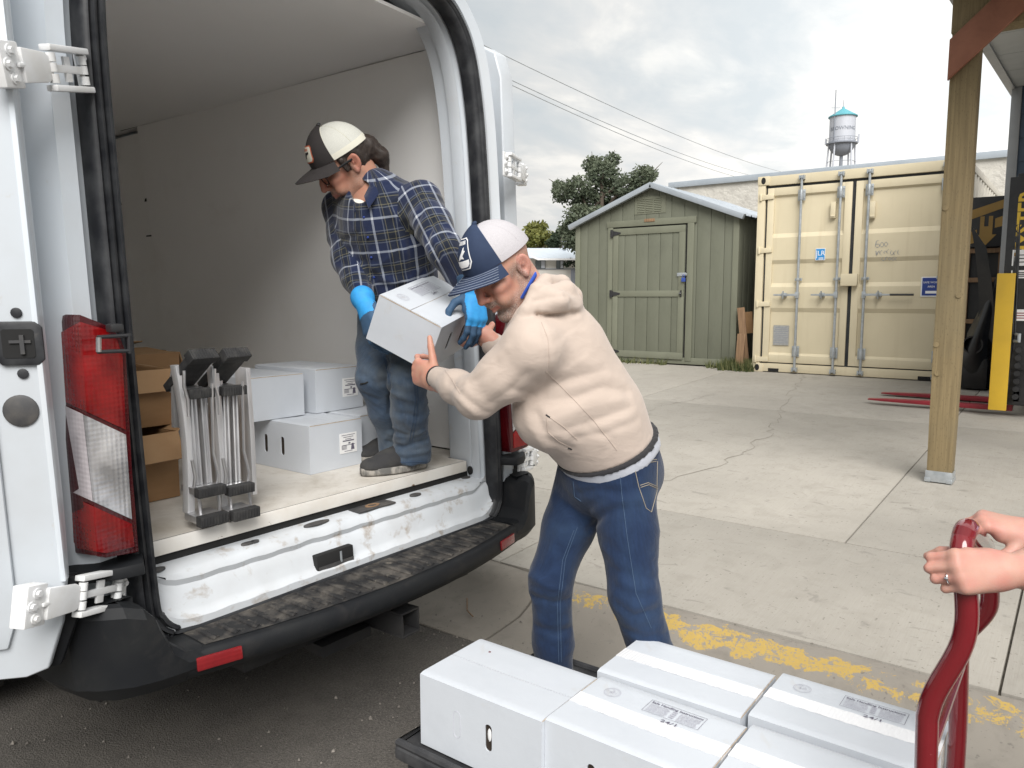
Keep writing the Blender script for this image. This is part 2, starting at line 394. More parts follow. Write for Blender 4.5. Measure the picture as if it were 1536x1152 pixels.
# ---- boxes and cargo
MT['box_white'] = pm('white_board', (0.55, 0.58, 0.62), 0.5, col2=(0.51, 0.54, 0.58), vs=5, lo=0.45, hi=0.75, dirt=((0.50, 0.49, 0.47), 8, 0.62, 0.80), bump=(11, 0.22, 0.006))
MT['box_edge'] = pm('cut_board_edge', (0.40, 0.30, 0.20), 0.8, col2=(0.55, 0.46, 0.36), vs=40)
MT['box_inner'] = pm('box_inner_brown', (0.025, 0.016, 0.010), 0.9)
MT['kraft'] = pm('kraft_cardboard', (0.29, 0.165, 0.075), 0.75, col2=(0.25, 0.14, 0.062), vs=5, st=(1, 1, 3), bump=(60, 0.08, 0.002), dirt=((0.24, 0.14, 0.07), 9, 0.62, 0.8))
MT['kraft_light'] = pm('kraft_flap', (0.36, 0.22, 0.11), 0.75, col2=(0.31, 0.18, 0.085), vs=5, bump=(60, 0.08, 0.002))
MT['ink'] = pm('print_ink', (0.10, 0.09, 0.13), 0.7, col2=(0.16, 0.15, 0.2), vs=60)
MT['ink_faint'] = pm('faint_print', (0.40, 0.40, 0.46), 0.7, col2=(0.50, 0.50, 0.55), vs=90)
MT['paper'] = pm('label_paper', (0.82, 0.82, 0.81), 0.6, col2=(0.77, 0.77, 0.77), vs=9)
k = NT('clear_tape'); k.set('Base Color', (0.78, 0.785, 0.80)); k.set('Roughness', 0.12); k.set('Coat Weight', 0.6)
w = k.n('ShaderNodeTexWave', wave_type='BANDS', bands_direction='Y'); w.inputs['Scale'].default_value = 34; w.inputs['Distortion'].default_value = 3.0; k.l(k.tc.outputs['Object'], w.inputs[0])
k.bump(w.outputs['Fac'], 0.28, 0.0015); MT['tape'] = k.m
MT['alu'] = pm('aluminium', (0.62, 0.62, 0.63), 0.34, 0.85, col2=(0.50, 0.50, 0.51), vs=10, st=(6, 6, 0.6), rv=0.08, dirt=((0.35, 0.34, 0.33), 12, 0.62, 0.85))
MT['alu_pale'] = pm('brushed_aluminium_flange', (0.70, 0.70, 0.71), 0.42, 0.55, col2=(0.60, 0.60, 0.61), vs=8, st=(5, 5, 0.5))
MT['ladder_pad'] = pm('ribbed_black_foot', (0.022, 0.022, 0.023), 0.7, col2=(0.06, 0.058, 0.055), vs=30, lo=0.45, hi=0.8)
MT['cart_red'] = pm('gloss_red_paint', (0.165, 0.008, 0.013), 0.16, col2=(0.14, 0.007, 0.011), vs=4, coat=0.8, dirt=((0.34, 0.10, 0.10), 34, 0.67, 0.73))
MT['cart_deck'] = pm('cart_black_plastic', (0.024, 0.025, 0.028), 0.6, col2=(0.05, 0.05, 0.052), vs=14, dirt=((0.12, 0.11, 0.1), 24, 0.64, 0.82))
# ---- yard
def boards(name, col, col2, vs=4, bump=0.12):
    return pm(name, col, 0.7, col2=col2, vs=vs, st=(1, 1, 0.35), bump=(70, bump, 0.002), dirt=(tuple(x * 0.8 for x in col), 2.2, 0.55, 0.8))
MT['shed_green'] = boards('olive_shed_paint', (0.135, 0.141, 0.104), (0.122, 0.128, 0.093))
MT['shed_trim'] = boards('olive_trim_paint', (0.162, 0.168, 0.122), (0.145, 0.150, 0.108))
MT['shed_roof'] = pm('galvalume_roof', (0.48, 0.52, 0.56), 0.35, 0.6, col2=(0.42, 0.46, 0.50), vs=3)
k = NT('container_cream')
c = k.mix(k.ramp(k.noise(1.6, 5, 0.6), [(0.35, 0), (0.7, 1)]), (0.63, 0.555, 0.395), (0.58, 0.51, 0.355))
c = k.mix(k.ramp(k.noise(3, 6, 0.6, k.co((1, 3.5, 0.25))), [(0.55, 0), (0.8, 0.4)]), c, (0.46, 0.38, 0.24))
c = k.mix(k.ramp(k.noise(55, 5, 0.7), [(0.72, 0), (0.76, 0.8)]), c, (0.26, 0.16, 0.08))
k.set('Base Color', c); k.set('Roughness', 0.5); k.bump(k.noise(25, 4), 0.05, 0.003); MT['cream'] = k.m
MT['cream_side'] = pm('container_side_paint', (0.56, 0.53, 0.46), 0.55, col2=(0.50, 0.47, 0.41), vs=3)
MT['gasket'] = pm('door_gasket', (0.018, 0.022, 0.028), 0.6, col2=(0.035, 0.038, 0.042), vs=8)
MT['galv'] = pm('galvanised_steel', (0.47, 0.50, 0.52), 0.4, 0.6, col2=(0.36, 0.39, 0.41), vs=18, dirt=((0.30, 0.26, 0.21), 30, 0.66, 0.82))
MT['plate'] = pm('data_plate', (0.42, 0.42, 0.41), 0.4, 0.4, col2=(0.34, 0.34, 0.33), vs=40)
MT['blue_sign'] = pm('blue_sticker', (0.03, 0.26, 0.60), 0.4, col2=(0.03, 0.24, 0.56), vs=4)
MT['navy_sign'] = pm('navy_sticker', (0.015, 0.045, 0.24), 0.4, col2=(0.015, 0.04, 0.22), vs=4)
MT['white'] = pm('white_print', (0.80, 0.80, 0.80), 0.5, col2=(0.75, 0.75, 0.75), vs=9)
MT['black_print'] = pm('black_print', (0.02, 0.02, 0.02), 0.5)
MT['blue_lock'] = pm('blue_padlock', (0.03, 0.07, 0.30), 0.4, col2=(0.03, 0.06, 0.26), vs=9)
k = NT('treated_post_wood')
g = k.noise(1.0, 6, 0.6, k.co((60, 60, 1.6)), 0.5); c = k.mix(k.ramp(g, [(0.35, 0), (0.68, 1)]), (0.245, 0.185, 0.095), (0.150, 0.112, 0.056))
c = k.mix(k.ramp(k.noise(2.0, 4), [(0.45, 0), (0.7, 0.55)]), c, (0.175, 0.145, 0.085))
inc = k.ramp(k.vor(1.0, k.co((120, 120, 34), rot=(0, 0, 0))), [(0.10, 1), (0.22, 0)]); c = k.mix(k.math('MULTIPLY', inc, 0.65), c, (0.07, 0.05, 0.025))
k.set('Base Color', c); k.set('Roughness', 0.8); k.bump(k.math('SUBTRACT', g, k.math('MULTIPLY', inc, 0.6)), 0.35, 0.003); MT['post'] = k.m
k = NT('red_brown_stain')
g = k.noise(1.0, 6, 0.6, k.co((40, 5, 5), rot=(R(-49), 0, 0)), 0.5)
k.set('Base Color', k.mix(k.ramp(g, [(0.35, 0), (0.7, 1)]), (0.30, 0.125, 0.075), (0.20, 0.080, 0.050))); k.set('Roughness', 0.75); k.bump(g, 0.3, 0.003); MT['brace'] = k.m
MT['slate'] = pm('slate_siding_paint', (0.065, 0.095, 0.140), 0.6, col2=(0.055, 0.08, 0.12), vs=4, bump=(60, 0.1, 0.002))
MT['soffit'] = pm('soffit_panel', (0.40, 0.42, 0.43), 0.6, col2=(0.36, 0.38, 0.39), vs=4)
MT['fascia'] = pm('fascia_metal', (0.34, 0.35, 0.36), 0.45, 0.2, col2=(0.30, 0.31, 0.32), vs=4)
MT['stucco'] = pm('pale_stucco', (0.56, 0.54, 0.49), 0.9, col2=(0.49, 0.47, 0.43), vs=3, bump=(9, 0.7, 0.04), dirt=((0.42, 0.40, 0.36), 5, 0.55, 0.75))
MT['coping'] = pm('coping_metal', (0.47, 0.52, 0.57), 0.4, 0.4, col2=(0.42, 0.47, 0.52), vs=2)
MT['fork_red'] = pm('fork_red', (0.26, 0.018, 0.030), 0.4, col2=(0.21, 0.015, 0.025), vs=8)
MT['yellow'] = pm('machine_yellow', (0.66, 0.42, 0.035), 0.4, col2=(0.60, 0.38, 0.035), vs=4, dirt=((0.40, 0.28, 0.08), 14, 0.66, 0.8))
MT['machine_black'] = pm('machine_black', (0.014, 0.014, 0.015), 0.45, col2=(0.025, 0.025, 0.026), vs=8)
MT['letter_yellow'] = pm('letter_yellow', (0.70, 0.47, 0.05), 0.5, col2=(0.66, 0.44, 0.05), vs=6)
MT['black_carton'] = pm('black_printed_carton', (0.020, 0.020, 0.021), 0.6, col2=(0.03, 0.03, 0.03), vs=6)
MT['gold_print'] = pm('gold_print', (0.33, 0.20, 0.05), 0.6, col2=(0.29, 0.175, 0.045), vs=6)
MT['black_sheet'] = pm('black_plastic_sheet', (0.012, 0.012, 0.013), 0.3, col2=(0.02, 0.02, 0.02), vs=5, dirt=((0.08, 0.075, 0.07), 7, 0.6, 0.85))
MT['wood_scrap'] = pm('weathered_wood', (0.25, 0.155, 0.085), 0.8, col2=(0.17, 0.10, 0.055), vs=6, st=(8, 8, 0.6), bump=(20, 0.2, 0.003))
MT['tank'] = pm('tank_paint', (0.50, 0.52, 0.57), 0.5, col2=(0.45, 0.47, 0.52), vs=0.35, st=(1, 1, 0.2))
MT['tank_roof'] = pm('teal_roof', (0.10, 0.36, 0.42), 0.5, col2=(0.09, 0.32, 0.38), vs=0.4)
MT['tank_dark'] = pm('tank_steel', (0.26, 0.28, 0.32), 0.5, col2=(0.21, 0.23, 0.27), vs=0.4)
MT['house_wall'] = pm('house_siding', (0.66, 0.64, 0.60), 0.7, col2=(0.60, 0.58, 0.54), vs=0.8)
MT['house_roof'] = pm('pale_metal_roof', (0.62, 0.68, 0.74), 0.45, 0.2, col2=(0.57, 0.63, 0.69), vs=0.5)
MT['house_glass'] = pm('house_window', (0.03, 0.045, 0.05), 0.1, spec=0.8, col2=(0.10, 0.12, 0.12), vs=1.2)
MT['fence'] = pm('weathered_fence', (0.36, 0.36, 0.35), 0.8, col2=(0.28, 0.28, 0.27), vs=2)
MT['bark'] = pm('bark', (0.085, 0.066, 0.05), 0.9, col2=(0.05, 0.04, 0.03), vs=3, bump=(8, 0.5, 0.05))
def leafmat(name, a, b):
    k = NT(name); oi = k.attr('tone', 'Fac')
    k.set('Base Color', k.mix(oi, a, b)); k.set('Roughness', 0.6); k.set('Specular IOR Level', 0.3); k.set('Transmission Weight', 0.0); k.set('Subsurface Weight', 0.0)
    tr = k.n('ShaderNodeBsdfTranslucent'); k.l(k.mix(oi, tuple(x * 1.3 for x in a), tuple(x * 1.3 for x in b)), tr.inputs[0])
    ms = k.n('ShaderNodeMixShader'); ms.inputs[0].default_value = 0.3; k.l(k.b.outputs[0], ms.inputs[1]); k.l(tr.outputs[0], ms.inputs[2]); k.l(ms.outputs[0], k.out.inputs[0])
    return k.m
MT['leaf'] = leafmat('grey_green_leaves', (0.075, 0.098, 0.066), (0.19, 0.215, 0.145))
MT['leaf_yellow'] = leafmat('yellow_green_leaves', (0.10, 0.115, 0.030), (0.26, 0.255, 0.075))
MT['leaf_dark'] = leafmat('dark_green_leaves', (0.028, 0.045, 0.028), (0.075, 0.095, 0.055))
MT['weed'] = leafmat('weed_green', (0.05, 0.075, 0.025), (0.17, 0.17, 0.075))
MT['wire'] = pm('cable_black', (0.42, 0.44, 0.45), 0.6)
# ---- people
def skin(name, base, red):
    k = NT(name)
    a = k.attr('tint'); s = k.n('ShaderNodeSeparateColor'); k.l(a, s.inputs[0])      # r: beard/hair stubble  g: lips  b: redness
    n = k.noise(140, 4, 0.6); n2 = k.noise(18, 4)
    c = k.mix(k.ramp(n2, [(0.35, 0), (0.7, 1)]), base, tuple(x * y for x, y in zip(base, (0.94, 0.86, 0.83))))
    c = k.mix(s.outputs[2], c, red)
    c = k.mix(s.outputs[1], c, (0.36, 0.125, 0.105))
    hair = k.mix(k.ramp(k.noise(420, 2, 0.6), [(0.40, 0), (0.62, 1)]), (0.075, 0.060, 0.050), (0.36, 0.33, 0.30))
    cover = k.math('MULTIPLY', s.outputs[0], k.ramp(n, [(0.30, 0.75), (0.62, 1.0)]))
    c = k.mix(cover, c, hair)
    k.set('Base Color', c); k.set('Roughness', 0.52); k.set('Specular IOR Level', 0.4)
    k.set('Subsurface Weight', 0.12); k.set('Subsurface Radius', (0.012, 0.004, 0.002)); k.set('Subsurface Scale', 1.0)
    k.bump(k.math('ADD', k.noise(330, 3), k.math('MULTIPLY', s.outputs[0], k.noise(500, 2))), 0.16, 0.002); return k.m
MT['skin_a'] = skin('skin_tone_plaid', (0.44, 0.235, 0.165), (0.42, 0.15, 0.11))
MT['skin_b'] = skin('skin_tone_hoodie', (0.52, 0.29, 0.215), (0.50, 0.185, 0.145))
MT['skin_c'] = skin('skin_tone_cart', (0.50, 0.295, 0.235), (0.50, 0.20, 0.165))
MT['hair'] = pm('dark_brown_hair', (0.022, 0.015, 0.012), 0.45, col2=(0.050, 0.034, 0.026), vs=30, st=(14, 14, 1.5), bump=(90, 0.5, 0.003))
def denim(name, base, fade, fs=3.0, wear=0.5, tint=(0.30, 0.27, 0.20)):
    k = NT(name); uv = k.tc.outputs['UV']; s = k.sep(uv)
    tw = k.math('SINE', k.math('MULTIPLY', k.math('ADD', s[0], s[1]), 2600.0))
    vert = k.noise(1.0, 5, 0.7, k.co((190, 16, 1), 'UV')); big = k.noise(fs, 5, 0.6, None, 0.3)
    c = k.mix(k.ramp(vert, [(0.3, 0), (0.72, 1)]), base, tuple(x * 1.7 for x in base))
    c = k.mix(k.ramp(big, [(0.44, 0), (0.70, wear)]), c, fade)
    c = k.mix(k.ramp(k.noise(fs * 2.1, 4), [(0.56, 0), (0.8, 0.35)]), c, tint)
    st = k.attr('stitch', 'Fac'); c = k.mix(st, c, tuple(min(1, x * 2.4 + 0.02) for x in fade))
    k.set('Base Color', c); k.set('Roughness', 0.85); k.set('Specular IOR Level', 0.2); k.set('Sheen Weight', 0.15)
    n = k.bump(k.math('ADD', k.noise(30, 5, 0.6), k.math('MULTIPLY', k.noise(9, 4, 0.6), 2.0)), 0.45, 0.006)
    k.bump(k.math('ADD', tw, vert), 0.12, 0.0008, n); return k.m
MT['denim_dark'] = denim('indigo_denim', (0.0080, 0.0175, 0.044), (0.032, 0.062, 0.115), 4.0, 0.5, (0.022, 0.045, 0.10))
MT['denim_worn'] = denim('worn_blue_denim', (0.030, 0.048, 0.078), (0.120, 0.145, 0.165), 5.0, 0.75, (0.130, 0.122, 0.095))
def fabric(name, col, col2, rough=0.9, sheen=0.2, fold=0.35):
    k = NT(name); c = k.mix(k.ramp(k.noise(3, 5, 0.6), [(0.35, 0), (0.7, 1)]), col, col2)
    st = k.attr('stitch', 'Fac'); c = k.mix(st, c, tuple(x * 0.55 for x in col))
    k.set('Base Color', c); k.set('Roughness', rough); k.set('Specular IOR Level', 0.2); k.set('Sheen Weight', sheen)
    n = k.bump(k.noise(13, 4, 0.5, k.co((1, 1, 1.7)), 0.6), fold, 0.010); k.bump(k.noise(900, 2), 0.15, 0.0006, n); return k.m
MT['hoodie'] = fabric('beige_hoodie_knit', (0.485, 0.402, 0.345), (0.455, 0.377, 0.322))
MT['tee_grey'] = fabric('grey_tee', (0.42, 0.435, 0.48), (0.38, 0.395, 0.44))
MT['tee_white'] = fabric('white_tee', (0.72, 0.70, 0.64), (0.66, 0.64, 0.58))
MT['hood_band'] = fabric('dark_band', (0.02, 0.02, 0.024), (0.03, 0.03, 0.03))
MT['blouse'] = fabric('pale_lavender_top', (0.60, 0.62, 0.78), (0.55, 0.57, 0.73))
MT['trousers'] = fabric('charcoal_trousers', (0.05, 0.05, 0.06), (0.035, 0.035, 0.045))
# flannel plaid laid out on cloth coordinates (metres)
k = NT('navy_plaid_flannel'); uv = k.sep(k.tc.outputs['UV'])
def stripes(x, period, spec):
    t = k.math('FRACT', k.math('DIVIDE', x, period)); acc = None
    for c0, w in spec:
        m = k.math('LESS_THAN', k.math('ABSOLUTE', k.math('SUBTRACT', t, c0)), w / 2)
        acc = m if acc is None else k.math('MAXIMUM', acc, m)
    return acc
PU, PV = 0.105, 0.118
wide_u = stripes(uv[0], PU, [(0.72, 0.30)]); wide_v = stripes(uv[1], PV, [(0.70, 0.30)])
wht_u = stripes(uv[0], PU, [(0.25, 0.070)]); wht_v = stripes(uv[1], PV, [(0.25, 0.066)])
yel_u = stripes(uv[0], PU, [(0.62, 0.022), (0.82, 0.022)]); yel_v = stripes(uv[1], PV, [(0.60, 0.022), (0.80, 0.022)])
gry_u = stripes(uv[0], PU, [(0.545, 0.03), (0.90, 0.03)]); gry_v = stripes(uv[1], PV, [(0.53, 0.03), (0.88, 0.03)])
c = k.mix(0.0, (0.011, 0.019, 0.055), (0.014, 0.02, 0.07))
for m in (wide_u, wide_v): c = k.mix(k.math('MULTIPLY', m, 0.60), c, (0.010, 0.014, 0.020))
for m in (gry_u, gry_v): c = k.mix(k.math('MULTIPLY', m, 0.45), c, (0.16, 0.18, 0.21))
for m in (yel_u, yel_v): c = k.mix(k.math('MULTIPLY', m, 0.38), c, (0.24, 0.22, 0.13))
for m in (wht_u, wht_v): c = k.mix(k.math('MULTIPLY', m, 0.48), c, (0.46, 0.50, 0.58))
both = k.math('MULTIPLY', wht_u, wht_v); c = k.mix(k.math('MULTIPLY', both, 0.6), c, (0.75, 0.77, 0.80))
c = k.mix(k.ramp(k.noise(500, 2), [(0.3, 0.25), (0.7, 0.0)]), c, (0.02, 0.02, 0.03))
k.set('Base Color', c); k.set('Roughness', 0.9); k.set('Specular IOR Level', 0.15); k.set('Sheen Weight', 0.25)
nb = k.bump(k.noise(11, 4, 0.55, None, 0.5), 0.5, 0.012); k.bump(k.noise(800, 2), 0.15, 0.0008, nb); MT['plaid'] = k.m
MT['glove'] = pm('blue_knit_glove', (0.03, 0.30, 0.66), 0.7, col2=(0.025, 0.25, 0.58), vs=40, bump=(300, 0.3, 0.001))
MT['glove_palm'] = pm('coated_glove_palm', (0.030, 0.075, 0.145), 0.75, col2=(0.04, 0.09, 0.165), vs=60, bump=(420, 0.4, 0.001))
MT['cap_brown'] = pm('charcoal_brown_twill', (0.026, 0.022, 0.022), 0.85, col2=(0.034, 0.029, 0.028), vs=20, bump=(500, 0.2, 0.0006))
def meshcloth(name, col):
    k = NT(name); s = k.sep(k.tc.outputs['UV']); g = k.math('MULTIPLY', k.math('SINE', k.math('MULTIPLY', s[0], 1500.0)), k.math('SINE', k.math('MULTIPLY', s[1], 1500.0)))
    k.set('Base Color', k.mix(k.ramp(k.noise(700, 2), [(0.35, 0), (0.65, 0.5)]), col, tuple(x * 0.62 for x in col))); k.set('Roughness', 0.8); k.bump(k.noise(900, 2), 0.4, 0.0012); return k.m
MT['cap_mesh_white'] = meshcloth('cream_cap_mesh', (0.66, 0.66, 0.60))
MT['cap_cream'] = pm('cream_cap_band', (0.72, 0.70, 0.60), 0.8, col2=(0.66, 0.64, 0.54), vs=20)
MT['cap_navy'] = pm('navy_twill', (0.016, 0.030, 0.070), 0.85, col2=(0.020, 0.036, 0.080), vs=20, bump=(500, 0.2, 0.0006))
MT['cap_mesh_grey'] = meshcloth('grey_cap_mesh', (0.50, 0.48, 0.50))
MT['thread'] = pm('pale_thread', (0.30, 0.34, 0.42), 0.8)
MT['orange_trim'] = pm('orange_patch_edge', (0.50, 0.12, 0.05), 0.8)
MT['shoe'] = pm('charcoal_canvas', (0.028, 0.028, 0.030), 0.9, col2=(0.045, 0.044, 0.042), vs=20, bump=(300, 0.3, 0.001))
MT['shoe_sole'] = pm('mottled_sole', (0.10, 0.098, 0.092), 0.7, col2=(0.32, 0.30, 0.27), vs=26, lo=0.45, hi=0.62, st=(1, 1, 0.5))
MT['boot'] = pm('brown_boot_leather', (0.07, 0.045, 0.03), 0.6, col2=(0.10, 0.07, 0.045), vs=12)
MT['frame_black'] = pm('spectacle_frame', (0.008, 0.009, 0.010), 0.55, spec=0.2)
MT['lanyard'] = pm('blue_lanyard', (0.03, 0.10, 0.52), 0.6, col2=(0.03, 0.09, 0.46), vs=20)
MT['wristband'] = pm('navy_wristband', (0.02, 0.035, 0.11), 0.5, col2=(0.025, 0.04, 0.12), vs=30)
MT['nail_purple'] = pm('purple_nail_polish', (0.13, 0.02, 0.12), 0.15, coat=1.0)
MT['silver'] = pm('silver_ring', (0.75, 0.75, 0.76), 0.15, 1.0)
MT['eye'] = pm('eye_white', (0.6, 0.57, 0.54), 0.2)
k = NT('spectacle_lens'); k.set('Base Color', (0.9, 0.93, 0.95)); k.set('Roughness', 0.02); k.set('Transmission Weight', 1.0); k.set('IOR', 1.1); MT['lens'] = k.m
# ------------------------------------------------------------------ ray helpers used for placing far things
def on(x, y, axis, val):
    d = C_F + C_R * (x - 768) / CAM_F - C_U * (y - 576) / CAM_F
    return C_O + d * ((val - C_O[axis]) / d[axis])
EX, EY, EZ = vec(1, 0, 0), vec(0, 1, 0), vec(0, 0, 1)

# ------------------------------------------------------------------ ground
g = MB(); g.grid(lambda u, v: (-600 + u * 1200, -600 + v * 1200, -0.30), 4, 4)
tag(g.build('ground', MT['asphalt']), kind='structure')
g = MB()
xs = [2.9, 8.0, 13.0, 18.0, 24.0, 700.0]
g.loft([[(x, -500, min(slab_z(x), 0.62) - 0.035), (x, 500, min(slab_z(x), 0.62) - 0.035)] for x in xs], cap=False, closed=False)
tag(g.build('terrain', MT['gutter']), kind='structure')
g = MB(); g.add([(-200, -200, 0), (2.345, -200, 0), (2.345, 200, 0), (-200, 200, 0)], [(0, 1, 2, 3)])
road = tag(g.build('road', MT['asphalt']), kind='structure')

# rolled kerb and gutter pan, cast in lengths with open joints
prof = [(2.33, -0.06), (2.335, 0.004), (2.42, 0.004), (2.54, 0.010), (2.62, 0.024), (2.68, 0.048), (2.73, 0.078), (2.77, 0.101), (2.81, 0.115), (2.85, 0.122), (2.872, 0.124), (2.872, -0.06)]
kerb_root = MB(); kerb_root.box2((2.34, -9, -0.10), (2.872, 24, -0.012)); kerb_root = tag(kerb_root.build('kerb_bed', MT['dark_joint']), kind='structure')
y0 = 1.93
for i in range(-4, 7):
    a, b = y0 + 3.0 * i + 0.006, y0 + 3.0 * (i + 1) - 0.006
    m = MB(); ny = 24; rings = []
    for j in range(ny + 1):
        y = a + (b - a) * j / ny
        rings.append([(x + 0.006 * math.sin(y * 7 + q), y, z + 0.003 * math.sin(y * 11 + q * 2) * (1 if z > 0 else 0)) for q, (x, z) in enumerate(prof)])
    m.loft(rings); m.build('kerb_section', MT['kerb'] if b < 2.0 else MT['gutter'], kerb_root, angle=50)
# concrete yard, cast in separate panels
bed = MB(); bed.loft([[(x, -14, slab_z(x) - 0.018), (x, 22, slab_z(x) - 0.018)] for x in (2.876, 9, 16.8)], cap=False, closed=False)
pave = tag(bed.build('pavement', MT['dark_joint']), kind='structure')
def panel(x0, x1, y0, y1):
    m = MB(); P = []
    for x in (x0 + 0.004, x1 - 0.004):
        for y in (y0 + 0.004, y1 - 0.004):
            for dz in (-0.09, 0.0): P.append((x, y, slab_z(x) + dz))
    m.add(P, [(0, 1, 3, 2), (4, 6, 7, 5), (0, 4, 5, 1), (2, 3, 7, 6), (0, 2, 6, 4), (1, 5, 7, 3)])
    m.build('concrete_panel', MT['slab'], pave, bevel=0.005)
rowsA = [-8.3, -6.2, -4.1, -1.95, 0.16, 2.25, 4.4, 6.5, 8.6, 10.7, 15, 21]
for a, b in zip(rowsA[:-1], rowsA[1:]): panel(2.88, 4.06, a, b)
rowsB = [-8.2, -5.1, -2.1, 0.93, 3.95, 7.0, 10.0, 14, 21]
for xa, xb in ((4.06, 7.55), (7.55, 11.2), (11.2, 16.7)):
    for a, b in zip(rowsB[:-1], rowsB[1:]): panel(xa, xb, a, b)
def crack(pts, w, seed):
    r = random.Random(seed); P = []
    for (x0, y0_), (x1, y1_) in zip(pts[:-1], pts[1:]):
        n = max(3, int(math.hypot(x1 - x0, y1_ - y0_) / 0.10))
        for i in range(n): t = i / n; P.append((x0 + (x1 - x0) * t + r.uniform(-.04, .04), y0_ + (y1_ - y0_) * t + r.uniform(-.04, .04)))
    m = MB(); rings = []
    for i, (x, y) in enumerate(P):
        ww = w * r.uniform(0.4, 1.3); rings.append([(x - ww * 0.4, y - ww, slab_z(x) + 0.002), (x + ww * 0.4, y + ww, slab_z(x) + 0.002)])
    m.loft(rings, cap=False, closed=False); m.build('crack', MT['crack'], pave, smooth=False)
crack([(10.2, 2.93), (8.6, 2.62), (7.5, 2.35), (6.34, 2.11), (5.2, 2.05), (4.59, 2.23), (4.1, 2.45)], 0.004, 3)
crack([(8.2, 3.3), (7.1, 3.55), (6.3, 3.2), (5.4, 3.4)], 0.003, 5)
# loose grit along the gutter and under the van
m = MB(); r = random.Random(11)
for i in range(900):
    if r.random() < 0.6: x = r.gauss(2.33, 0.05); y = r.uniform(-0.5, 4.0)
    else: x = r.uniform(0.2, 2.6); y = r.uniform(0.6, 3.4)
    s = r.uniform(0.002, 0.0075) * (1.6 if r.random() < 0.08 else 1); z = 0.004 if x < 2.5 else 0.02
    P = [(x + s * r.uniform(.6, 1.2) * a, y + s * r.uniform(.6, 1.2) * b, z + s * c) for a, b, c in ((1, 0, 0), (0, 1, 0), (-1, 0, 0), (0, -1, 0), (.1, .1, .9))]
    m.add(P, [(0, 1, 4), (1, 2, 4), (2, 3, 4), (3, 0, 4)])
tag(m.build('gravel', MT['pebble'], smooth=False), 'loose grit scattered along the gutter and over the asphalt', 'gravel', kind='stuff')
m = MB(); m.tube([(2.50, 2.10, 0.018), (2.53, 2.16, 0.022), (2.60, 2.22, 0.040)], 0.003, 5)
tag(m.build('twig', MT['wood_scrap']), 'dry pale twig lying in the gutter below the bumper', 'twig')

# ------------------------------------------------------------------ garden shed
SX, SY0, SY1, SB, SE, SP = 10.5, 3.98, 6.62, 0.50, 2.58, 3.06
shed = thing('garden_shed', 'olive green board shed with gable roof and single padlocked door', 'shed', (SX, (SY0 + SY1) / 2, 0.44))
SC = (SY0 + SY1) / 2
def gable_z(y): return SE + (SP - SE) * (1 - abs(y - SC) / (SC - SY0))
m = MB(); m.prism([(SY0 + .02, SB), (SY1 - .02, SB), (SY1 - .02, SE - .02), (SC, SP - .02), (SY0 + .02, SE - .02)], ((0, 0, 0), EY, EZ, EX), SX + 0.016, SX + 2.6); m.build('wall', MT['shed_green'], shed)
nb = 13; bw = (SY1 - SY0) / nb
for i in range(nb):
    a, b = SY0 + i * bw + 0.0025, SY0 + (i + 1) * bw - 0.0025
    tops = [(b, gable_z(b) - .01)] + ([(SC, SP - .01)] if a < SC < b else []) + [(a, gable_z(a) - .01)]
    m = MB(); m.prism([(a, SB - 0.02), (b, SB - 0.02)] + tops, ((0, 0, 0), EY, EZ, EX), SX, SX + 0.016); m.build('siding_board', MT['shed_green'], shed, bevel=0.003)
for i in range(12):
    a = SX + 0.03 + i * 0.21
    m = MB(); m.box2((a, SY0 + 0.004, SB - .02), (a + 0.203, SY0 + 0.020, SE - .02)); m.build('siding_board', MT['shed_green'], shed, bevel=0.003)
for y in (SY0 - 0.012, SY1 - 0.07):
    m = MB(); m.box2((SX - 0.022, y, SB - .03), (SX - 0.001, y + 0.085, SE - .03)); m.build('corner_trim', MT['shed_trim'], shed, bevel=0.003)
m = MB(); m.box2((SX - 0.018, SY0 + .1, SB - .045), (SX + 0.0, SY1 - .1, SB + .05)); m.build('base_trim', MT['shed_trim'], shed, bevel=0.003)
for y in (SY0 + 0.12, SC, SY1 - 0.2):
    m = MB(); m.box2((SX + 0.03, y, 0.40), (SX + 2.5, y + 0.12, SB)); m.build('skid', MT['wood_scrap'], shed)
for s in (1, -1):
    yo = SC + s * (SC - SY0 + 0.10); zo = SE - 0.036; x0, x1 = SX - 0.10, SX + 2.75
    nrm_ = unit(vec(0, s * (SP - SE), SC - SY0)); T = unit(vec(0, yo - SC, zo - (SP + 0.03)))
    L = np.linalg.norm(vec(0, yo - SC, zo - SP - 0.03)); o = vec(x0, SC, SP + 0.03)
    m = MB(); rib = []; x = 0
    while x < x1 - x0 - 0.01:
        for dx, dz in ((0, 0), (0.03, 0), (0.04, 0.022), (0.07, 0.022), (0.08, 0), (0.155, 0), (0.16, 0.006), (0.18, 0.006), (0.185, 0)):
            if x + dx <= x1 - x0: rib.append((x + dx, dz))
        x += 0.23
    m.loft([[o + EX * a + nrm_ * b for a, b in rib], [o + EX * a + nrm_ * b + T * L for a, b in rib]], cap=False, closed=False)
    m.build('metal_roof_sheet', MT['shed_roof'], shed, smooth=False)
    m = MB(); pts = [o + vec(-0.012, 0, 0), o + T * L + vec(-0.012, 0, 0)]
    m.loft([[p + nrm_ * 0.018, p + nrm_ * 0.018 + EX * .07, p - nrm_ * 0.055 + EX * .07, p - nrm_ * 0.055] for p in pts]); m.build('rake_trim', MT['shed_roof'], shed, bevel=0.002)
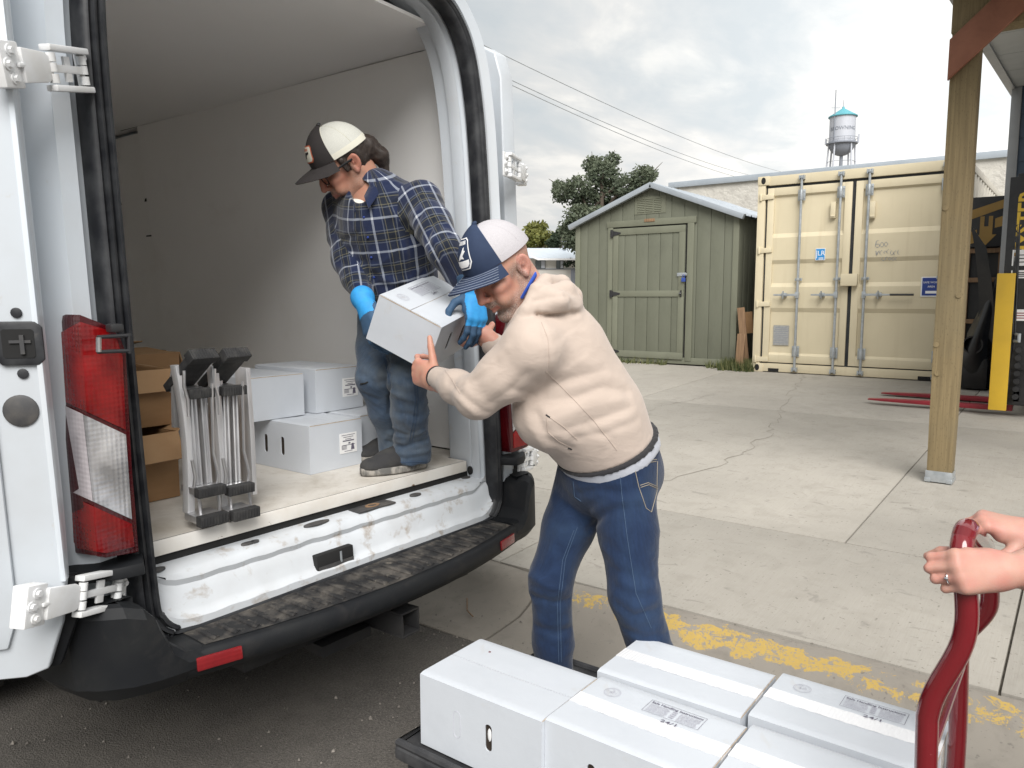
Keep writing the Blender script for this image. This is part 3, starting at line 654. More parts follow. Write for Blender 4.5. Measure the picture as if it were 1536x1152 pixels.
# gable vent
for cidx in range(3):
    for j in range(8):
        y = 5.49 - cidx * 0.135; z = 2.70 + j * 0.026
        m = MB(); m.box((SX - 0.006, y, z), (0.012, 0.115, 0.017), rot=np.array([[math.cos(.5), 0, math.sin(.5)], [0, 1, 0], [-math.sin(.5), 0, math.cos(.5)]])); m.build('vent_slat', MT['shed_trim'], shed)
m = MB(); m.box2((SX - 0.006, 5.09, 2.665), (SX - 0.0005, 5.60, 2.915)); m.build('vent_plate', MT['shed_trim'], shed)
m = MB(); m.box2((SX - 0.036, 5.25, 2.545), (SX - 0.026, 5.42, 2.59)); m.build('name_plaque', MT['wood_scrap'], shed, bevel=0.003)
# door
D0, D1, DZ0, DZ1 = 4.76, 5.94, 0.52, 2.47
for a, b in (((SX - .026, D0 - 0.13, DZ0 - .02), (SX - .001, D0 - 0.03, DZ1 + .10)), ((SX - .026, D1 + 0.012, DZ0 - .02), (SX - .001, D1 + 0.10, DZ1 + .02)), ((SX - .028, D0 - 0.16, DZ1 + .022), (SX - .001, D1 + 0.12, DZ1 + .115))):
    m = MB(); m.box2(a, b); m.build('door_casing', MT['shed_trim'], shed, bevel=0.003)
m = MB(); m.box2((SX - 0.004, D0 - .028, DZ0), (SX - 0.001, D1 + 0.012, DZ1 + 0.02)); m.build('door_gap', MT['void'], shed)
m = MB(); m.box2((SX - 0.016, D0, DZ0), (SX - 0.005, D1, DZ1)); door = m.build('door', MT['shed_green'], shed, bevel=0.003)
nbd = 6; w_ = (D1 - D0) / nbd
for i in range(nbd):
    m = MB(); m.box2((SX - 0.026, D0 + i * w_ + .004, DZ0 + .01), (SX - 0.0165, D0 + (i + 1) * w_ - .004, DZ1 - .01)); m.build('door_board', MT['shed_green'], door, bevel=0.002)
for a, b in (((D0, DZ0), (D1, DZ0 + .10)), ((D0, DZ1 - .10), (D1, DZ1)), ((D0 + .005, 1.44), (D1 - .005, 1.53)), ((D0, DZ0 + .10), (D0 + .09, 1.44)), ((D0, 1.53), (D0 + .09, DZ1 - .10)), ((D1 - .09, DZ0 + .10), (D1, 1.44)), ((D1 - .09, 1.53), (D1, DZ1 - .10))):
    m = MB(); m.box2((SX - 0.040, a[0], a[1]), (SX - 0.0265, b[0], b[1])); m.build('door_rail', MT['shed_trim'], door, bevel=0.003)
for z in (0.60, 1.485, 2.40):
    m = MB(); m.box2((SX - .050, D1 + .01, z - .055), (SX - .0405, D1 + .045, z + .055)); m.prism([(D1 + .01, z - .04), (D1 + .01, z + .04), (D1 - .13, z + .010), (D1 - .13, z - .010)], ((0, 0, 0), EY, EZ, EX), SX - .049, SX - .0402); m.cyl((SX - .053, D1 + .008, z - .055), (SX - .053, D1 + .008, z + .055), .008, 8)
    m.build('strap_hinge', MT['black'], shed)
m = MB(); m.box2((SX - .047, D0 - .03, 1.735), (SX - .0405, D0 + .11, 1.785)); m.box2((SX - .062, D0 - .05, 1.745), (SX - .0405, D0 - .03, 1.775)); m.build('hasp', MT['galv'], shed, bevel=.002)
m = MB(); m.box2((SX - .075, D0 - .03, 1.655), (SX - .050, D0 + .025, 1.71)); m.tube([(SX - .062, D0 - .02, 1.71), (SX - .062, D0 - .02, 1.745), (SX - .062, D0 - .002, 1.758), (SX - .062, D0 + .015, 1.745), (SX - .062, D0 + .015, 1.71)], .005, 6); m.build('padlock', MT['blue_lock'], shed, bevel=.002)
m = MB(); m.box2((SX - .055, D0 + .03, 1.44), (SX - .0405, D0 + .05, 1.53)); m.tube([(SX - .06, D0 + .03, 1.485), (SX - .075, D0 + .06, 1.485)], .014, 8); m.build('turn_latch', MT['black'], shed)

# ------------------------------------------------------------------ shipping container
KX, KY0, KY1, KZ0, KZ1 = 10.30, 1.23, 3.66, 0.427, 3.017
KC = 2.455
cont = thing('shipping_container', 'cream steel shipping container with four-rod double doors', 'container', (KX, KC, KZ0))
def cb(name, a, b, mat='cream', bevel=0.006, parent=None):
    m = MB(); m.box2(a, b); return m.build(name, MT[mat], parent or cont, bevel=bevel)
for y in (KY0, KY1 - .10): cb('corner_post', (KX, y, KZ0 + .11), (KX + .12, y + .10, KZ1 - .12))
cb('top_header', (KX + .004, KY0 + .14, KZ1 - .125), (KX + .12, KY1 - .14, KZ1 - .005)); cb('bottom_sill', (KX + .004, KY0 + .14, KZ0 + .01), (KX + .12, KY1 - .14, KZ0 + .12))
for y in (KY0 - .006, KY1 - .15):
    for z in (KZ0, KZ1 - .118):
        c_ = cb('corner_casting', (KX - .008, y, z), (KX + .17, y + .156, z + .118), bevel=.010)
        m = MB(); m.tube([(KX - .0095, y + .078, z + .059), (KX - .0075, y + .078, z + .059)], .030, 12, flat=(1, 1.5)); m.build('casting_hole', MT['void'], c_)
for y0_, y1_ in ((KY1 - .36, KY1 - .22), (KY0 + .26, KY0 + .40)): cb('fork_pocket', (KX + .001, y0_, KZ0 + .012), (KX + .02, y1_, KZ0 + .055), 'void', 0)
# body: roof, corrugated sides, back
cb('roof', (KX + .121, KY0 + .03, KZ1 - .05), (KX + 6.0, KY1 - .03, KZ1 - .012), 'cream_side')
cb('end_wall', (KX + 5.96, KY0 + .03, KZ0 + .05), (KX + 6.0, KY1 - .03, KZ1 - .06), 'cream_side')
for s, y in ((-1, KY0), (1, KY1)):
    m = MB(); P = []; x = KX + .12
    while x < KX + 5.9:
        P += [(x, 0.0), (x + .07, 0.0), (x + .13, .036), (x + .20, .036), (x + .26, 0.0)]; x += .278
    ring = lambda z: [(px, y + (-s) * (0.004 + d), z) for px, d in P]
    m.loft([ring(KZ0 + .14), ring(KZ1 - .10)], cap=False, closed=False); m.build('side_wall', MT['cream_side'], cont, smooth=False)
    for z0, z1 in ((KZ1 - .10, KZ1 - .01), (KZ0 + .02, KZ0 + .14)):
        cb('side_rail', (KX + .17, y - .03 if s > 0 else y - .002, z0), (KX + 5.9, y + .002 if s > 0 else y + .03, z1), 'cream_side')
# gasket field behind doors
cb('gasket', (KX + .042, KY0 + .102, KZ0 + .112), (KX + .055, KY1 - .102, KZ1 - .122), 'gasket', 0)
dz0, dz1 = KZ0 + .135, KZ1 - .160
for (ya, yb) in ((KC + .022, KY1 - .130), (KY0 + .130, KC - .022)):
    d = MB(); H_ = dz1 - dz0; fr = 0.085
    fx = KX + .008
    d.box2((fx, ya, dz0), (fx + .028, ya + fr, dz1)); d.box2((fx, yb - fr, dz0), (fx + .028, yb, dz1)); d.box2((fx + .0005, ya + fr, dz1 - .10), (fx + .028, yb - fr, dz1)); d.box2((fx + .0005, ya + fr, dz0), (fx + .028, yb - fr, dz0 + .10))
    dr = d.build('container_door', MT['cream'], cont, bevel=.004)
    pr = [(0.0, .0), (0.012, .028), (.235, .028), (.262, .004), (.40, .004), (.425, .028), (.545, .028), (.57, .004), (.70, .004), (.727, .028), (.985, .028), (1.0, 0.0)]
    zz = [dz0 + .10 + (H_ - .20) * (1 - t) for t, _ in pr]
    m = MB(); m.loft([[(fx + .001 + dep, ya + fr - .001, z), (fx + .001 + dep, yb - fr + .001, z)] for (t, dep), z in zip(pr, zz)], cap=False, closed=False)
    m.build('door_sheet', MT['cream'], dr, smooth=False)
# rods with keepers, brackets and handles
for ry in (3.085, 2.605, 2.275, 1.45):
    m = MB(); m.cyl((KX - .028, ry, KZ0 + .04), (KX - .028, ry, KZ1 - .035), .0165, 12); rod = m.build('lock_rod', MT['galv'], cont)
    for z in (dz0 + .16, dz1 - .12, 1.66):
        hh = .07 if z != 1.66 else .018
        m = MB(); m.box2((KX - .010, ry - .045, z - hh), (KX + .006, ry + .045, z + hh)); m.cyl((KX - .028, ry, z - hh * .9), (KX - .028, ry, z + hh * .9), .025, 10)
        for dy in (-.034, .034):
            for dz in (-.6, .6): m.cyl((KX - .016, ry + dy, z + hh * dz), (KX - .008, ry + dy, z + hh * dz), .008, 6)
        m.build('rod_bracket', MT['galv'], rod, bevel=.002)
    for z in (KZ0 + .055, KZ1 - .06):
        m = MB(); m.box2((KX - .052, ry - .035, z - .028), (KX + .004, ry - .018, z + .028)); m.box2((KX - .052, ry + .018, z - .028), (KX + .004, ry + .035, z + .028)); m.box2((KX - .050, ry - .017, z - .012), (KX - .008, ry + .017, z + .012)); m.build('rod_cam', MT['galv'], rod, bevel=.002)
HZ = 1.46
for ry, s, grip in ((3.085, 1, False), (2.605, 1, False), (2.275, -1, True)):
    m = MB(); m.box2((KX - .058, ry - .022, HZ - .04), (KX - .012, ry + .022, HZ + .04)); e = ry + s * (.30 if not grip else .30)
    m.prism([(ry, -.016), (e, -.010), (e, .010), (ry, .016)], ((0, 0, HZ), EY, EZ, EX), KX - .064, KX - .054)
    h_ = m.build('rod_handle', MT['galv'], cont, bevel=.002)
    m = MB(); yc = ry + s * .17; m.box2((KX - .052, yc - .030, HZ - .025), (KX + .006, yc + .030, HZ + .028)); m.tube([(KX - .07, yc, HZ - .05), (KX - .07, yc, HZ + .05)], .016, 8, flat=(1.6, .6)); m.build('handle_catch', MT['galv'], h_, bevel=.003)
    if grip:
        m = MB(); m.tube([(KX - .059, e, HZ), (KX - .059, ry + s * .56, HZ)], .019, 8, flat=(1, .7)); m.build('handle_grip', MT['black'], h_)
m = MB(); m.box2((KX - .075, KC - .10, 1.57), (KX - .006, KC + .095, 1.72)); m.build('lock_box', MT['cream'], cont, bevel=.008)
for z in (2.745, 2.05, 1.34, .60):
    for y in (KY1 - .045, KY0 + .045):
        s = -1 if y > KC else 1
        m = MB(); m.cyl((KX - .012, y, z - .045), (KX - .012, y, z + .045), .016, 8); m.prism([(y, z - .036), (y + s * .17, z - .028), (y + s * .17, z + .028), (y, z + .036)], ((0, 0, 0), EY, EZ, EX), KX - .010, KX + .006); m.build('door_hinge', MT['cream'], cont, bevel=.002)
for px in (1250, 1309):
    p = on(px, 315, 0, KX); m = MB(); m.prism([(-.03, -.10), (.03, -.10), (.03, .10), (-.03, .10)], (p, EY, EZ, EX), -.022, .03); m.box(p + vec(-.026, 0, -.075), (.012, .05, .02)); m.build('vent_cover', MT['cream'], cont, bevel=.005)
# stickers, plate, scribble
def sticker(name, px, py, w, h, mat, X=KX + .004, parent=None):
    p = on(px, py, 0, X); m = MB(); m.box(p, (.004, w, h)); return m.build(name, MT[mat], parent or cont), p
st, p = sticker('sticker', 1230.5, 381.5, .120, .150, 'white', KX + .004); st['label'] = 'small square blue and white sticker'
m = MB(); m.box(p + vec(-.003, 0, 0), (.002, .108, .138)); m.build('sticker_face', MT['blue_sign'], st)
m = MB(); put_text(m, 'LR', p + vec(-.0045, -.012, .012), -EY, EZ, .085)
for i in range(3): m.add([p + vec(-.0045, .018, -.04 - i * .011), p + vec(-.0045, -.04, -.04 - i * .011), p + vec(-.0045, -.04, -.045 - i * .011), p + vec(-.0045, .018, -.045 - i * .011)], [(0, 1, 2, 3)])
m.add([p + vec(-.0045, .048, -.05), p + vec(-.0045, .040, -.05), p + vec(-.0045, .040, .05), p + vec(-.0045, .048, .05)], [(0, 1, 2, 3)]); m.build('lettering', MT['white'], st, smooth=False)
st, p = sticker('data_plate', 1171.5, 503, .205, .265, 'plate', KX + .026)
m = MB()
for i in range(9): w__ = .075 + .01 * (i % 3); m.add([p + vec(-.003, w__, .105 - i * .025), p + vec(-.003, -w__, .105 - i * .025), p + vec(-.003, -w__, .098 - i * .025), p + vec(-.003, w__, .098 - i * .025)], [(0, 1, 2, 3)])
m.build('engraved_lines', MT['tank_dark'], st, smooth=False)
st, p = sticker('warning_sign', 1397, 430, .22, .235, 'white', KX + .004)
m = MB(); m.box(p + vec(-.003, 0, .0), (.002, .195, .210)); m.build('sign_face', MT['navy_sign'], st)
m = MB(); put_text(m, 'SAFE WORK', p + vec(-.0046, .0, .05), -EY, EZ, .032); put_text(m, 'AREA', p + vec(-.0046, .0, .0), -EY, EZ, .032); m.add([p + vec(-.0046, .06, -.05), p + vec(-.0046, -.07, -.05), p + vec(-.0046, -.07, -.08), p + vec(-.0046, .06, -.08)], [(0, 1, 2, 3)]); m.build('sign_lettering', MT['white'], st, smooth=False)
p = on(1322, 372, 0, KX + .007); m = MB(); put_text(m, '600', p + vec(0, .02, .02), -EY, unit(vec(0, .1, 1)), .085)
r = random.Random(4)
V, F = text_poly('600', 1.0)
def scrib(pts, w=.0035):
    for (a, b) in zip(pts[:-1], pts[1:]):
        d = unit(vec(0, b[0] - a[0], b[1] - a[1])); q = np.cross(d, EX) * w; A = p + vec(0, -a[0], a[1]); B = p + vec(0, -b[0], b[1]); m.add([A - q, A + q, B + q, B - q], [(0, 1, 2, 3)])
m = MB()
def loop(cx, cy, rx, ry, a0=0, a1=6.3, n=12): scrib([(cx + rx * math.cos(a0 + (a1 - a0) * i / n), cy + ry * math.sin(a0 + (a1 - a0) * i / n)) for i in range(n + 1)])
loop(-.045, .03, .025, .02); scrib([(-.066, .04), (-.06, .085), (-.035, .095)]); loop(.005, .04, .022, .026); loop(.05, .045, .02, .024)
for i in range(7): cx = -.03 + i * .038; loop(cx, -.055 + r.uniform(-.012, .012), r.uniform(.012, .022), r.uniform(.014, .03), r.uniform(0, 2), r.uniform(4, 6.5), 9)
for i in range(5): cx = .03 + i * .036; loop(cx, -.13 + r.uniform(-.012, .012), r.uniform(.010, .02), r.uniform(.012, .024), r.uniform(0, 2), r.uniform(4, 6.5), 9)
scrib([(-.06, -.03), (-.05, -.085), (-.02, -.03)]); scrib([(.10, -.02), (.16, -.09), (.22, -.03)])
for i in range(len(m.v)): m.v[i] = (KX + .0065 + .0, m.v[i][1], m.v[i][2])
m.build('marker_scribble', MT['tank_dark'], cont, smooth=False)

# boards and carton leaning in the gap between shed and container
for i, (px, py, X, w, h, tilt, nm) in enumerate(((1108, 555, 10.30, .11, .50, .05, 'short dark board standing beside the shed corner'), (1119, 557, 10.42, .10, .86, -.12, 'tall strip of brown board leaning between shed and container'), (1122, 500, 10.60, .16, .30, -.1, 'scrap of bent brown cardboard wedged above the leaning board'))):
    p = on(px, py, 0, X)
    if i < 2: p[2] = slab_z(X) + .003
    c_, s_ = math.cos(tilt), math.sin(tilt); rot = np.array([[1, 0, 0], [0, c_, -s_], [0, s_, c_]])
    m = MB(); m.box(p + rot @ vec(0, 0, h / 2), (.022, w, h), rot); tag(m.build('scrap_board', MT['wood_scrap'] if i != 2 else MT['kraft'], bevel=.002), nm, 'board')

# ------------------------------------------------------------------ stucco warehouse behind
wh = thing('warehouse', 'long pale stucco building with metal coping behind the container', 'building', (17.0, 0, 0.6))
m = MB(); m.box2((17.0, -22, .3), (30, 8.10, 4.00)); m.build('wall', MT['stucco'], wh)
m = MB(); m.box2((16.93, -22.05, 3.985), (30.1, 8.16, 4.115)); m.build('coping', MT['coping'], wh, bevel=.01)
for y in (-6.0, 2.0): m = MB(); m.cyl((16.95, y + .2, .6), (16.95, y + .2, 3.98), .05, 8); m.build('downpipe', MT['coping'], wh)

# ------------------------------------------------------------------ porch: post, brace, roof, slate wall
PX, PY = 5.58, 0.718
post = thing('porch_post', 'square treated timber post standing in a metal base', 'post', (PX, PY, slab_z(PX)))
m = MB(); b0 = slab_z(PX) + .035; rings = []
for t in np.linspace(0, 1, 9):
    z = b0 + t * 3.2; w = .070 + .006 * min(1, t * 5) ; rings.append([(PX - w, PY - w, z), (PX + w, PY - w, z), (PX + w, PY + w, z), (PX - w, PY + w, z)])
m.loft(rings); m.build('timber', MT['post'], post, bevel=.006)
m = MB(); z = slab_z(PX)
for s in (-1, 1): m.box2((PX - .072, PY + s * .074 - .003, z + .006), (PX + .072, PY + s * .074 + .003, z + .07))
m.box2((PX - .082, PY - .076, z + .004), (PX - .071, PY + .076, z + .075)); m.box2((PX - .085, PY - .08, z + .002), (PX + .08, PY - .045, z + .030)); m.box2((PX - .085, PY + .045, z + .002), (PX + .08, PY + .08, z + .030)); m.build('post_base', MT['galv'], post, bevel=.003)
for py in (312, 443, 517, 560): p = on(1418 if py == 312 else (1438 if py == 443 else (1404 if py == 517 else 1406)), py, 0, PX - .078); m = MB(); m.cyl(p, p + vec(-.004, 0, 0), .017, 10); m.build('knot', MT['post'], post)
BR = thing('diagonal_brace', 'red-brown stained diagonal plank fixed across the post top', 'brace', on(1424, 90, 0, 5.46))
A = on(1426, 88, 0, 5.478); B = on(1600, -75, 0, 5.478); d = unit(B - A); nn_ = unit(np.cross(d, EX)); nn_ = nn_ if nn_[2] > 0 else -nn_
m = MB(); hw = .088
P = [A - nn_ * hw + d * (.02), B - nn_ * hw, B + nn_ * hw, A + nn_ * hw]
ya = PY + .082
lo = A - nn_ * hw; lo = lo + d * ((ya - lo[1]) / d[1]); hi = A + nn_ * hw; hi = hi + d * ((ya - hi[1]) / d[1])
m.prism([(q[1], q[2]) for q in (lo, B - nn_ * hw, B + nn_ * hw, hi)], ((0, 0, 0), EY, EZ, EX), 5.460, 5.498); m.build('plank', MT['brace'], BR, bevel=.004)
A2 = on(1500, 20, 0, 6.2); A3 = on(1560, 105, 0, 7.0)
roof = thing('porch_roof', 'porch roof with pale soffit panels and metal edge above the forklift', 'roof', (7, -1, 3.3))
ye = .85
def rz(x): return 3.289 + (x - 5.787) * .066
for i, (xa, xb) in enumerate([(4.6, 5.4), (5.4, 6.2), (6.2, 7.0), (7.0, 7.8), (7.8, 8.6), (8.6, 9.55)]):
    m = MB(); P = []
    for x in (xa + .006, xb - .006):
        for y in (-1.25, ye - .07):
            for dz in (.02, .04): P.append((x, y, rz(x) + dz))
    m.add(P, [(0, 1, 3, 2), (4, 6, 7, 5), (0, 4, 5, 1), (2, 3, 7, 6), (0, 2, 6, 4), (1, 5, 7, 3)]); m.build('soffit_panel', MT['soffit'], roof)
m = MB(); m.loft([[(x, y, rz(x) + dz) for y, dz in ((ye, 0), (ye, .17), (ye - .02, .17), (ye - .02, .02), (ye - .07, .02), (ye - .07, 0))] for x in (4.5, 10.3)]); m.build('fascia', MT['fascia'], roof)
m = MB(); m.loft([[(x, y, rz(x) + dz) for y, dz in ((ye - .03, .17), (ye - .03, .22), (-1.3, .22), (-1.3, .17))] for x in (4.5, 10.3)]); m.build('roof_deck', MT['fascia'], roof)
m = MB(); m.box2((5.50, -1.2, 3.02), (5.66, .80, 3.285)); m.build('beam', MT['post'], roof, bevel=.004)
for y in (-.55, .18):
    m = MB(); m.loft([[(x, yy, rz(x) - .01 + dz) for yy, dz in ((y, 0), (y + .045, 0), (y + .045, -.18), (y, -.18))] for x in (5.7, 9.5)]); m.build('rafter', MT['brace'] if y < 0 else MT['slate'], roof, bevel=.003)
sw = thing('sided_building', 'slate blue lap-sided building corner behind the forklift', 'building', (9.6, 0, .4))
m = MB(); m.box2((9.62, -6, slab_z(9.6) - .05), (10.2, .79, 4.2)); m.build('wall', MT['slate'], sw)
for i in range(16):
    z = slab_z(9.6) + .02 + i * .24; c_, s_ = math.cos(.045), math.sin(.045); rot = np.array([[c_, 0, s_], [0, 1, 0], [-s_, 0, c_]])
    m = MB(); m.box((9.606, -2.6, z + .125), (.012, 6.72, .262), rot); m.build('lap_board', MT['slate'], sw)
m = MB(); m.box2((9.575, .72, slab_z(9.6)), (9.625, .81, 4.2)); m.build('corner_trim', MT['fascia'], sw, bevel=.003)

# ------------------------------------------------------------------ forklift
fk = thing('forklift', 'yellow and black forklift with red forks lowered to the concrete', 'forklift', (8.75, -.6, slab_z(8.7)))
fz = slab_z(8.6)
for x in (8.36, 8.98):
    m = MB(); m.loft([[(x - w, y, fz + .028 + dz), (x + w, y, fz + .028 + dz), (x + w, y, fz + .028 + dz + t), (x - w, y, fz + .028 + dz + t)] for y, w, t, dz in ((.56, .055, .045, 0), (1.2, .055, .040, 0), (1.62, .05, .024, .004), (1.76, .035, .012, .008))]); m.box2((x - .055, .525, fz + .03), (x + .055, .56, fz + .62)); m.build('fork', MT['fork_red'], fk, bevel=.005)
m = MB()
for z in (fz + .18, fz + .52): m.box2((8.20, .47, z - .05), (9.2, .522, z + .05))
m.build('carriage', MT['machine_black'], fk, bevel=.005)
m = MB(); m.box2((8.135, .56, fz + .05), (8.155, .70, fz + 1.28)); m.box2((8.156, .675, fz + .05), (8.25, .70, fz + 1.28)); m.box2((8.156, .56, fz + 1.255), (8.25, .674, fz + 1.28)); m.build('side_guard', MT['yellow'], fk, bevel=.006)
for x in (8.20, 9.08):
    m = MB(); m.box2((x, .36, fz + .10), (x + .12, .60, fz + 2.15)); m.build('mast_rail', MT['machine_black'], fk, bevel=.006)
for z in (fz + .9, fz + 2.05): m = MB(); m.box2((8.32, .44, z), (9.08, .52, z + .09)); m.build('mast_crossbar', MT['machine_black'], fk)
for x in (8.45, 8.72, 8.95): m = MB(); m.cyl((x, .50, fz + .2), (x, .50, fz + 1.9), .035, 10); m.build('lift_cylinder', MT['galv'], fk)
m = MB(); m.box2((8.185, .28, fz + .42), (8.199, .655, fz + 2.12)); m.build('mast_cover', MT['machine_black'], fk, bevel=.004)
m = MB(); put_text(m, 'HYSTER', vec(8.182, .515, fz + 1.70), EZ, EY, .17, .03, .60); m.build('lettering', MT['letter_yellow'], fk, smooth=False)
for z, h_, mt in ((1.345, .14, 'white'), (1.235, .07, 'white'), (.86, .10, 'white')):
    m = MB(); m.box2((8.180, .44, fz + z), (8.184, .60, fz + z + h_)); stk = m.build('sticker', MT[mt], fk)
    m = MB()
    for q in range(3): m.box2((8.1785, .46, fz + z + h_ * (.2 + .22 * q)), (8.1795, .58, fz + z + h_ * (.2 + .22 * q) + .008))
    m.build('sticker_print', MT['black_print' if z != .86 else 'fork_red'], stk)
m = MB(); m.box2((8.179, .555, fz + 1.43), (8.1795, .585, fz + 1.46)); m.build('sticker_mark', MT['gold_print'], fk)
m = MB(); m.tube([(8.17, .53, fz + .74), (8.12, .50, fz + .74), (8.12, .50, fz + .68), (8.17, .54, fz + .68)], .015, 6); m.build('hose_clip', MT['galv'], fk)
for i in range(3):
    m = MB(); y = .60 - .015 * i; m.tube([(8.20, y, fz + 2.0), (8.185 - .005 * i, y - .02, fz + 1.2), (8.19, y - .03, fz + .7), (8.20, y, fz + .2)], .011, 6); m.build('hydraulic_hose', MT['rubber'], fk)
for i in range(7): m = MB(); m.cyl((8.15, .50, fz + .18 + .07 * i), (8.22, .50, fz + .18 + .07 * i), .026, 8); m.build('chain_roller', MT['machine_black'], fk)
for x in (8.22, 9.02):
    for y, rr in ((-.02, .33), (-1.45, .27)):
        m = MB(); n = 28; c_ = vec(x, y, fz + rr)
        prof_ = [(-.02, rr * .55), (-.02, rr * .92), (.01, rr), (.16, rr), (.19, rr * .92), (.19, rr * .55)]
        m.loft([[c_ + vec(dx, r_ * math.cos(a), r_ * math.sin(a)) for dx, r_ in prof_] for a in np.linspace(0, 2 * math.pi, n + 1)], cap=False, closed=False); ty = m.build('tyre', MT['tyre'], fk)
        for a in np.linspace(0, 2 * math.pi, 24, endpoint=False): m = MB(); rot = np.array([[1, 0, 0], [0, math.cos(a), -math.sin(a)], [0, math.sin(a), math.cos(a)]]); m.box(c_ + vec(.085, (rr + .008) * -math.sin(a), (rr + .008) * math.cos(a)), (.19, .04, .02), rot); m.build('tread_lug', MT['tyre'], ty)
        m = MB(); m.cyl(c_ + vec(.02, 0, 0), c_ + vec(.14, 0, 0), rr * .55, 20); m.build('wheel_rim', MT['yellow'], fk)
m = MB(); m.box2((8.25, -1.9, fz + .35), (9.15, -.35, fz + 1.0)); m.box2((8.30, -.35, fz + .35), (9.10, .18, fz + .55)); m.build('chassis', MT['yellow'], fk, bevel=.04)
m = MB(); m.box2((8.28, -2.15, fz + .25), (9.12, -1.55, fz + 1.1)); m.build('counterweight', MT['machine_black'], fk, bevel=.06)
for x, y in ((8.30, .05), (9.06, .05), (8.32, -1.5), (9.04, -1.5)): m = MB(); m.tube([(x, y, fz + .6), (x, y - .12 * (1 if y > 0 else -1), fz + 2.1)], .035, 8); m.build('guard_pillar', MT['machine_black'], fk)
for i in range(7): m = MB(); y = -.1 - i * .2; m.box2((8.28, y - .02, fz + 2.09), (9.08, y + .02, fz + 2.13)); m.build('guard_bar', MT['machine_black'], fk)
m = MB(); m.box2((8.45, -1.2, fz + 1.0), (8.95, -.7, fz + 1.12)); m.box2((8.45, -1.25, fz + 1.12), (8.95, -1.15, fz + 1.6)); m.build('seat', MT['black'], fk, bevel=.03)
m = MB(); a_ = np.linspace(0, 2 * math.pi, 21)[:-1]; m.tube([(8.7 + .17 * math.cos(a), -.35 + .12 * math.sin(a), fz + 1.25 + .11 * math.sin(a)) for a in a_], .012, 6, closed=True); m.build('steering_wheel', MT['black'], fk)

# ------------------------------------------------------------------ dark pile between container and forklift
pc = thing('printed_carton', 'black carton printed with gold stripes and a down arrow', 'carton', (10.05, 1.04, 1.9))
cx0, cy0, cy1, cz0, cz1 = 9.95, .815, 1.165, 1.98, 2.52
m = MB(); m.box2((cx0, cy0, cz0), (10.55, cy1, cz1)); m.build('box', MT['black_carton'], pc, bevel=.004)
fr_ = ((cx0 - .002, cy1, cz0), -EY, EZ, EX); w_, h_ = cy1 - cy0, cz1 - cz0
m = MB()
for poly in ([(0.02, .30), (0.02, .40), (.33, .50), (.33, .41)], [(.01, .03), (.01, .16), (.09, .19), (.09, .05)], [(.255, .20), (.255, .30), (.34, .33), (.34, .22)]): m.prism(poly, fr_, -.002, 0)
m.prism([(.115, .13), (.115, .33), (.155, .33), (.155, .22), (.195, .22), (.195, .33), (.235, .33), (.235, .13), (.275, .13), (.175, .01), (.075, .13)], fr_, -.0025, 0); m.build('printed_stripes', MT['gold_print'], pc, smooth=False)
cr = thing('slatted_crate', 'rough brown wooden crate under the black carton', 'crate', (10.1, 1.0, slab_z(10)))
for z in (slab_z(10) + .25, slab_z(10) + .72, slab_z(10) + 1.18, slab_z(10) + 1.50): m = MB(); m.box2((9.98, .82, z), (10.003, 1.17, z + .05)); m.build('slat', MT['wood_scrap'], cr, bevel=.002)
for y in (.82, 1.13): m = MB(); m.box2((10.004, y, slab_z(10) - .01), (10.04, y + .04, 1.975)); m.build('upright', MT['wood_scrap'], cr)
m = MB(); m.box2((10.041, .83, slab_z(10) + .02), (10.5, 1.165, 1.97)); m.build('load', MT['black_carton'], cr)
sh = MB(); zb = slab_z(9.9)
sh.plate(lambda u, v: (9.86 - .10 * math.sin(v * 3.0) - .05 * math.sin(u * 4), .84 + .30 * u + .05 * math.sin(v * 4 + u), zb + .02 + v * (1.35 - .75 * u)), 10, 14, .006)
tag(sh.build('plastic_sheet', MT['black_sheet']), 'bent black plastic sheet leaning in front of the crate', 'sheet')
sh = MB(); sh.plate(lambda u, v: (9.74 + .05 * math.cos(v * 3), .83 + .16 * u + .12 * v * v, zb + .50 + v * 1.05 + .25 * u), 8, 14, .006)
tag(sh.build('plastic_sheet', MT['black_sheet']), 'curled black sheet with a pale edge leaning beside the slate corner', 'sheet')
m = MB(); c_ = vec(9.72, 1.02, zb + .50); ring = lambda r_, x: [c_ + vec(x, r_ * math.cos(a), r_ * math.sin(a)) for a in np.linspace(0, 2 * math.pi, 21)[:-1]]
m.loft([ring(.10, 0), ring(.10, .5), ring(.085, .5), ring(.085, 0), ring(.10, 0)], cap=False); tag(m.build('plastic_pipe', MT['black_sheet']), 'short length of wide black pipe poking out of the pile', 'pipe')
m = MB(); m.box2((9.76, .86, zb + .004), (10.0, 1.14, zb + .36)); tag(m.build('folded_tarp', MT['black_sheet'], bevel=.05), 'crumpled black bundle at the foot of the pile', 'tarp')

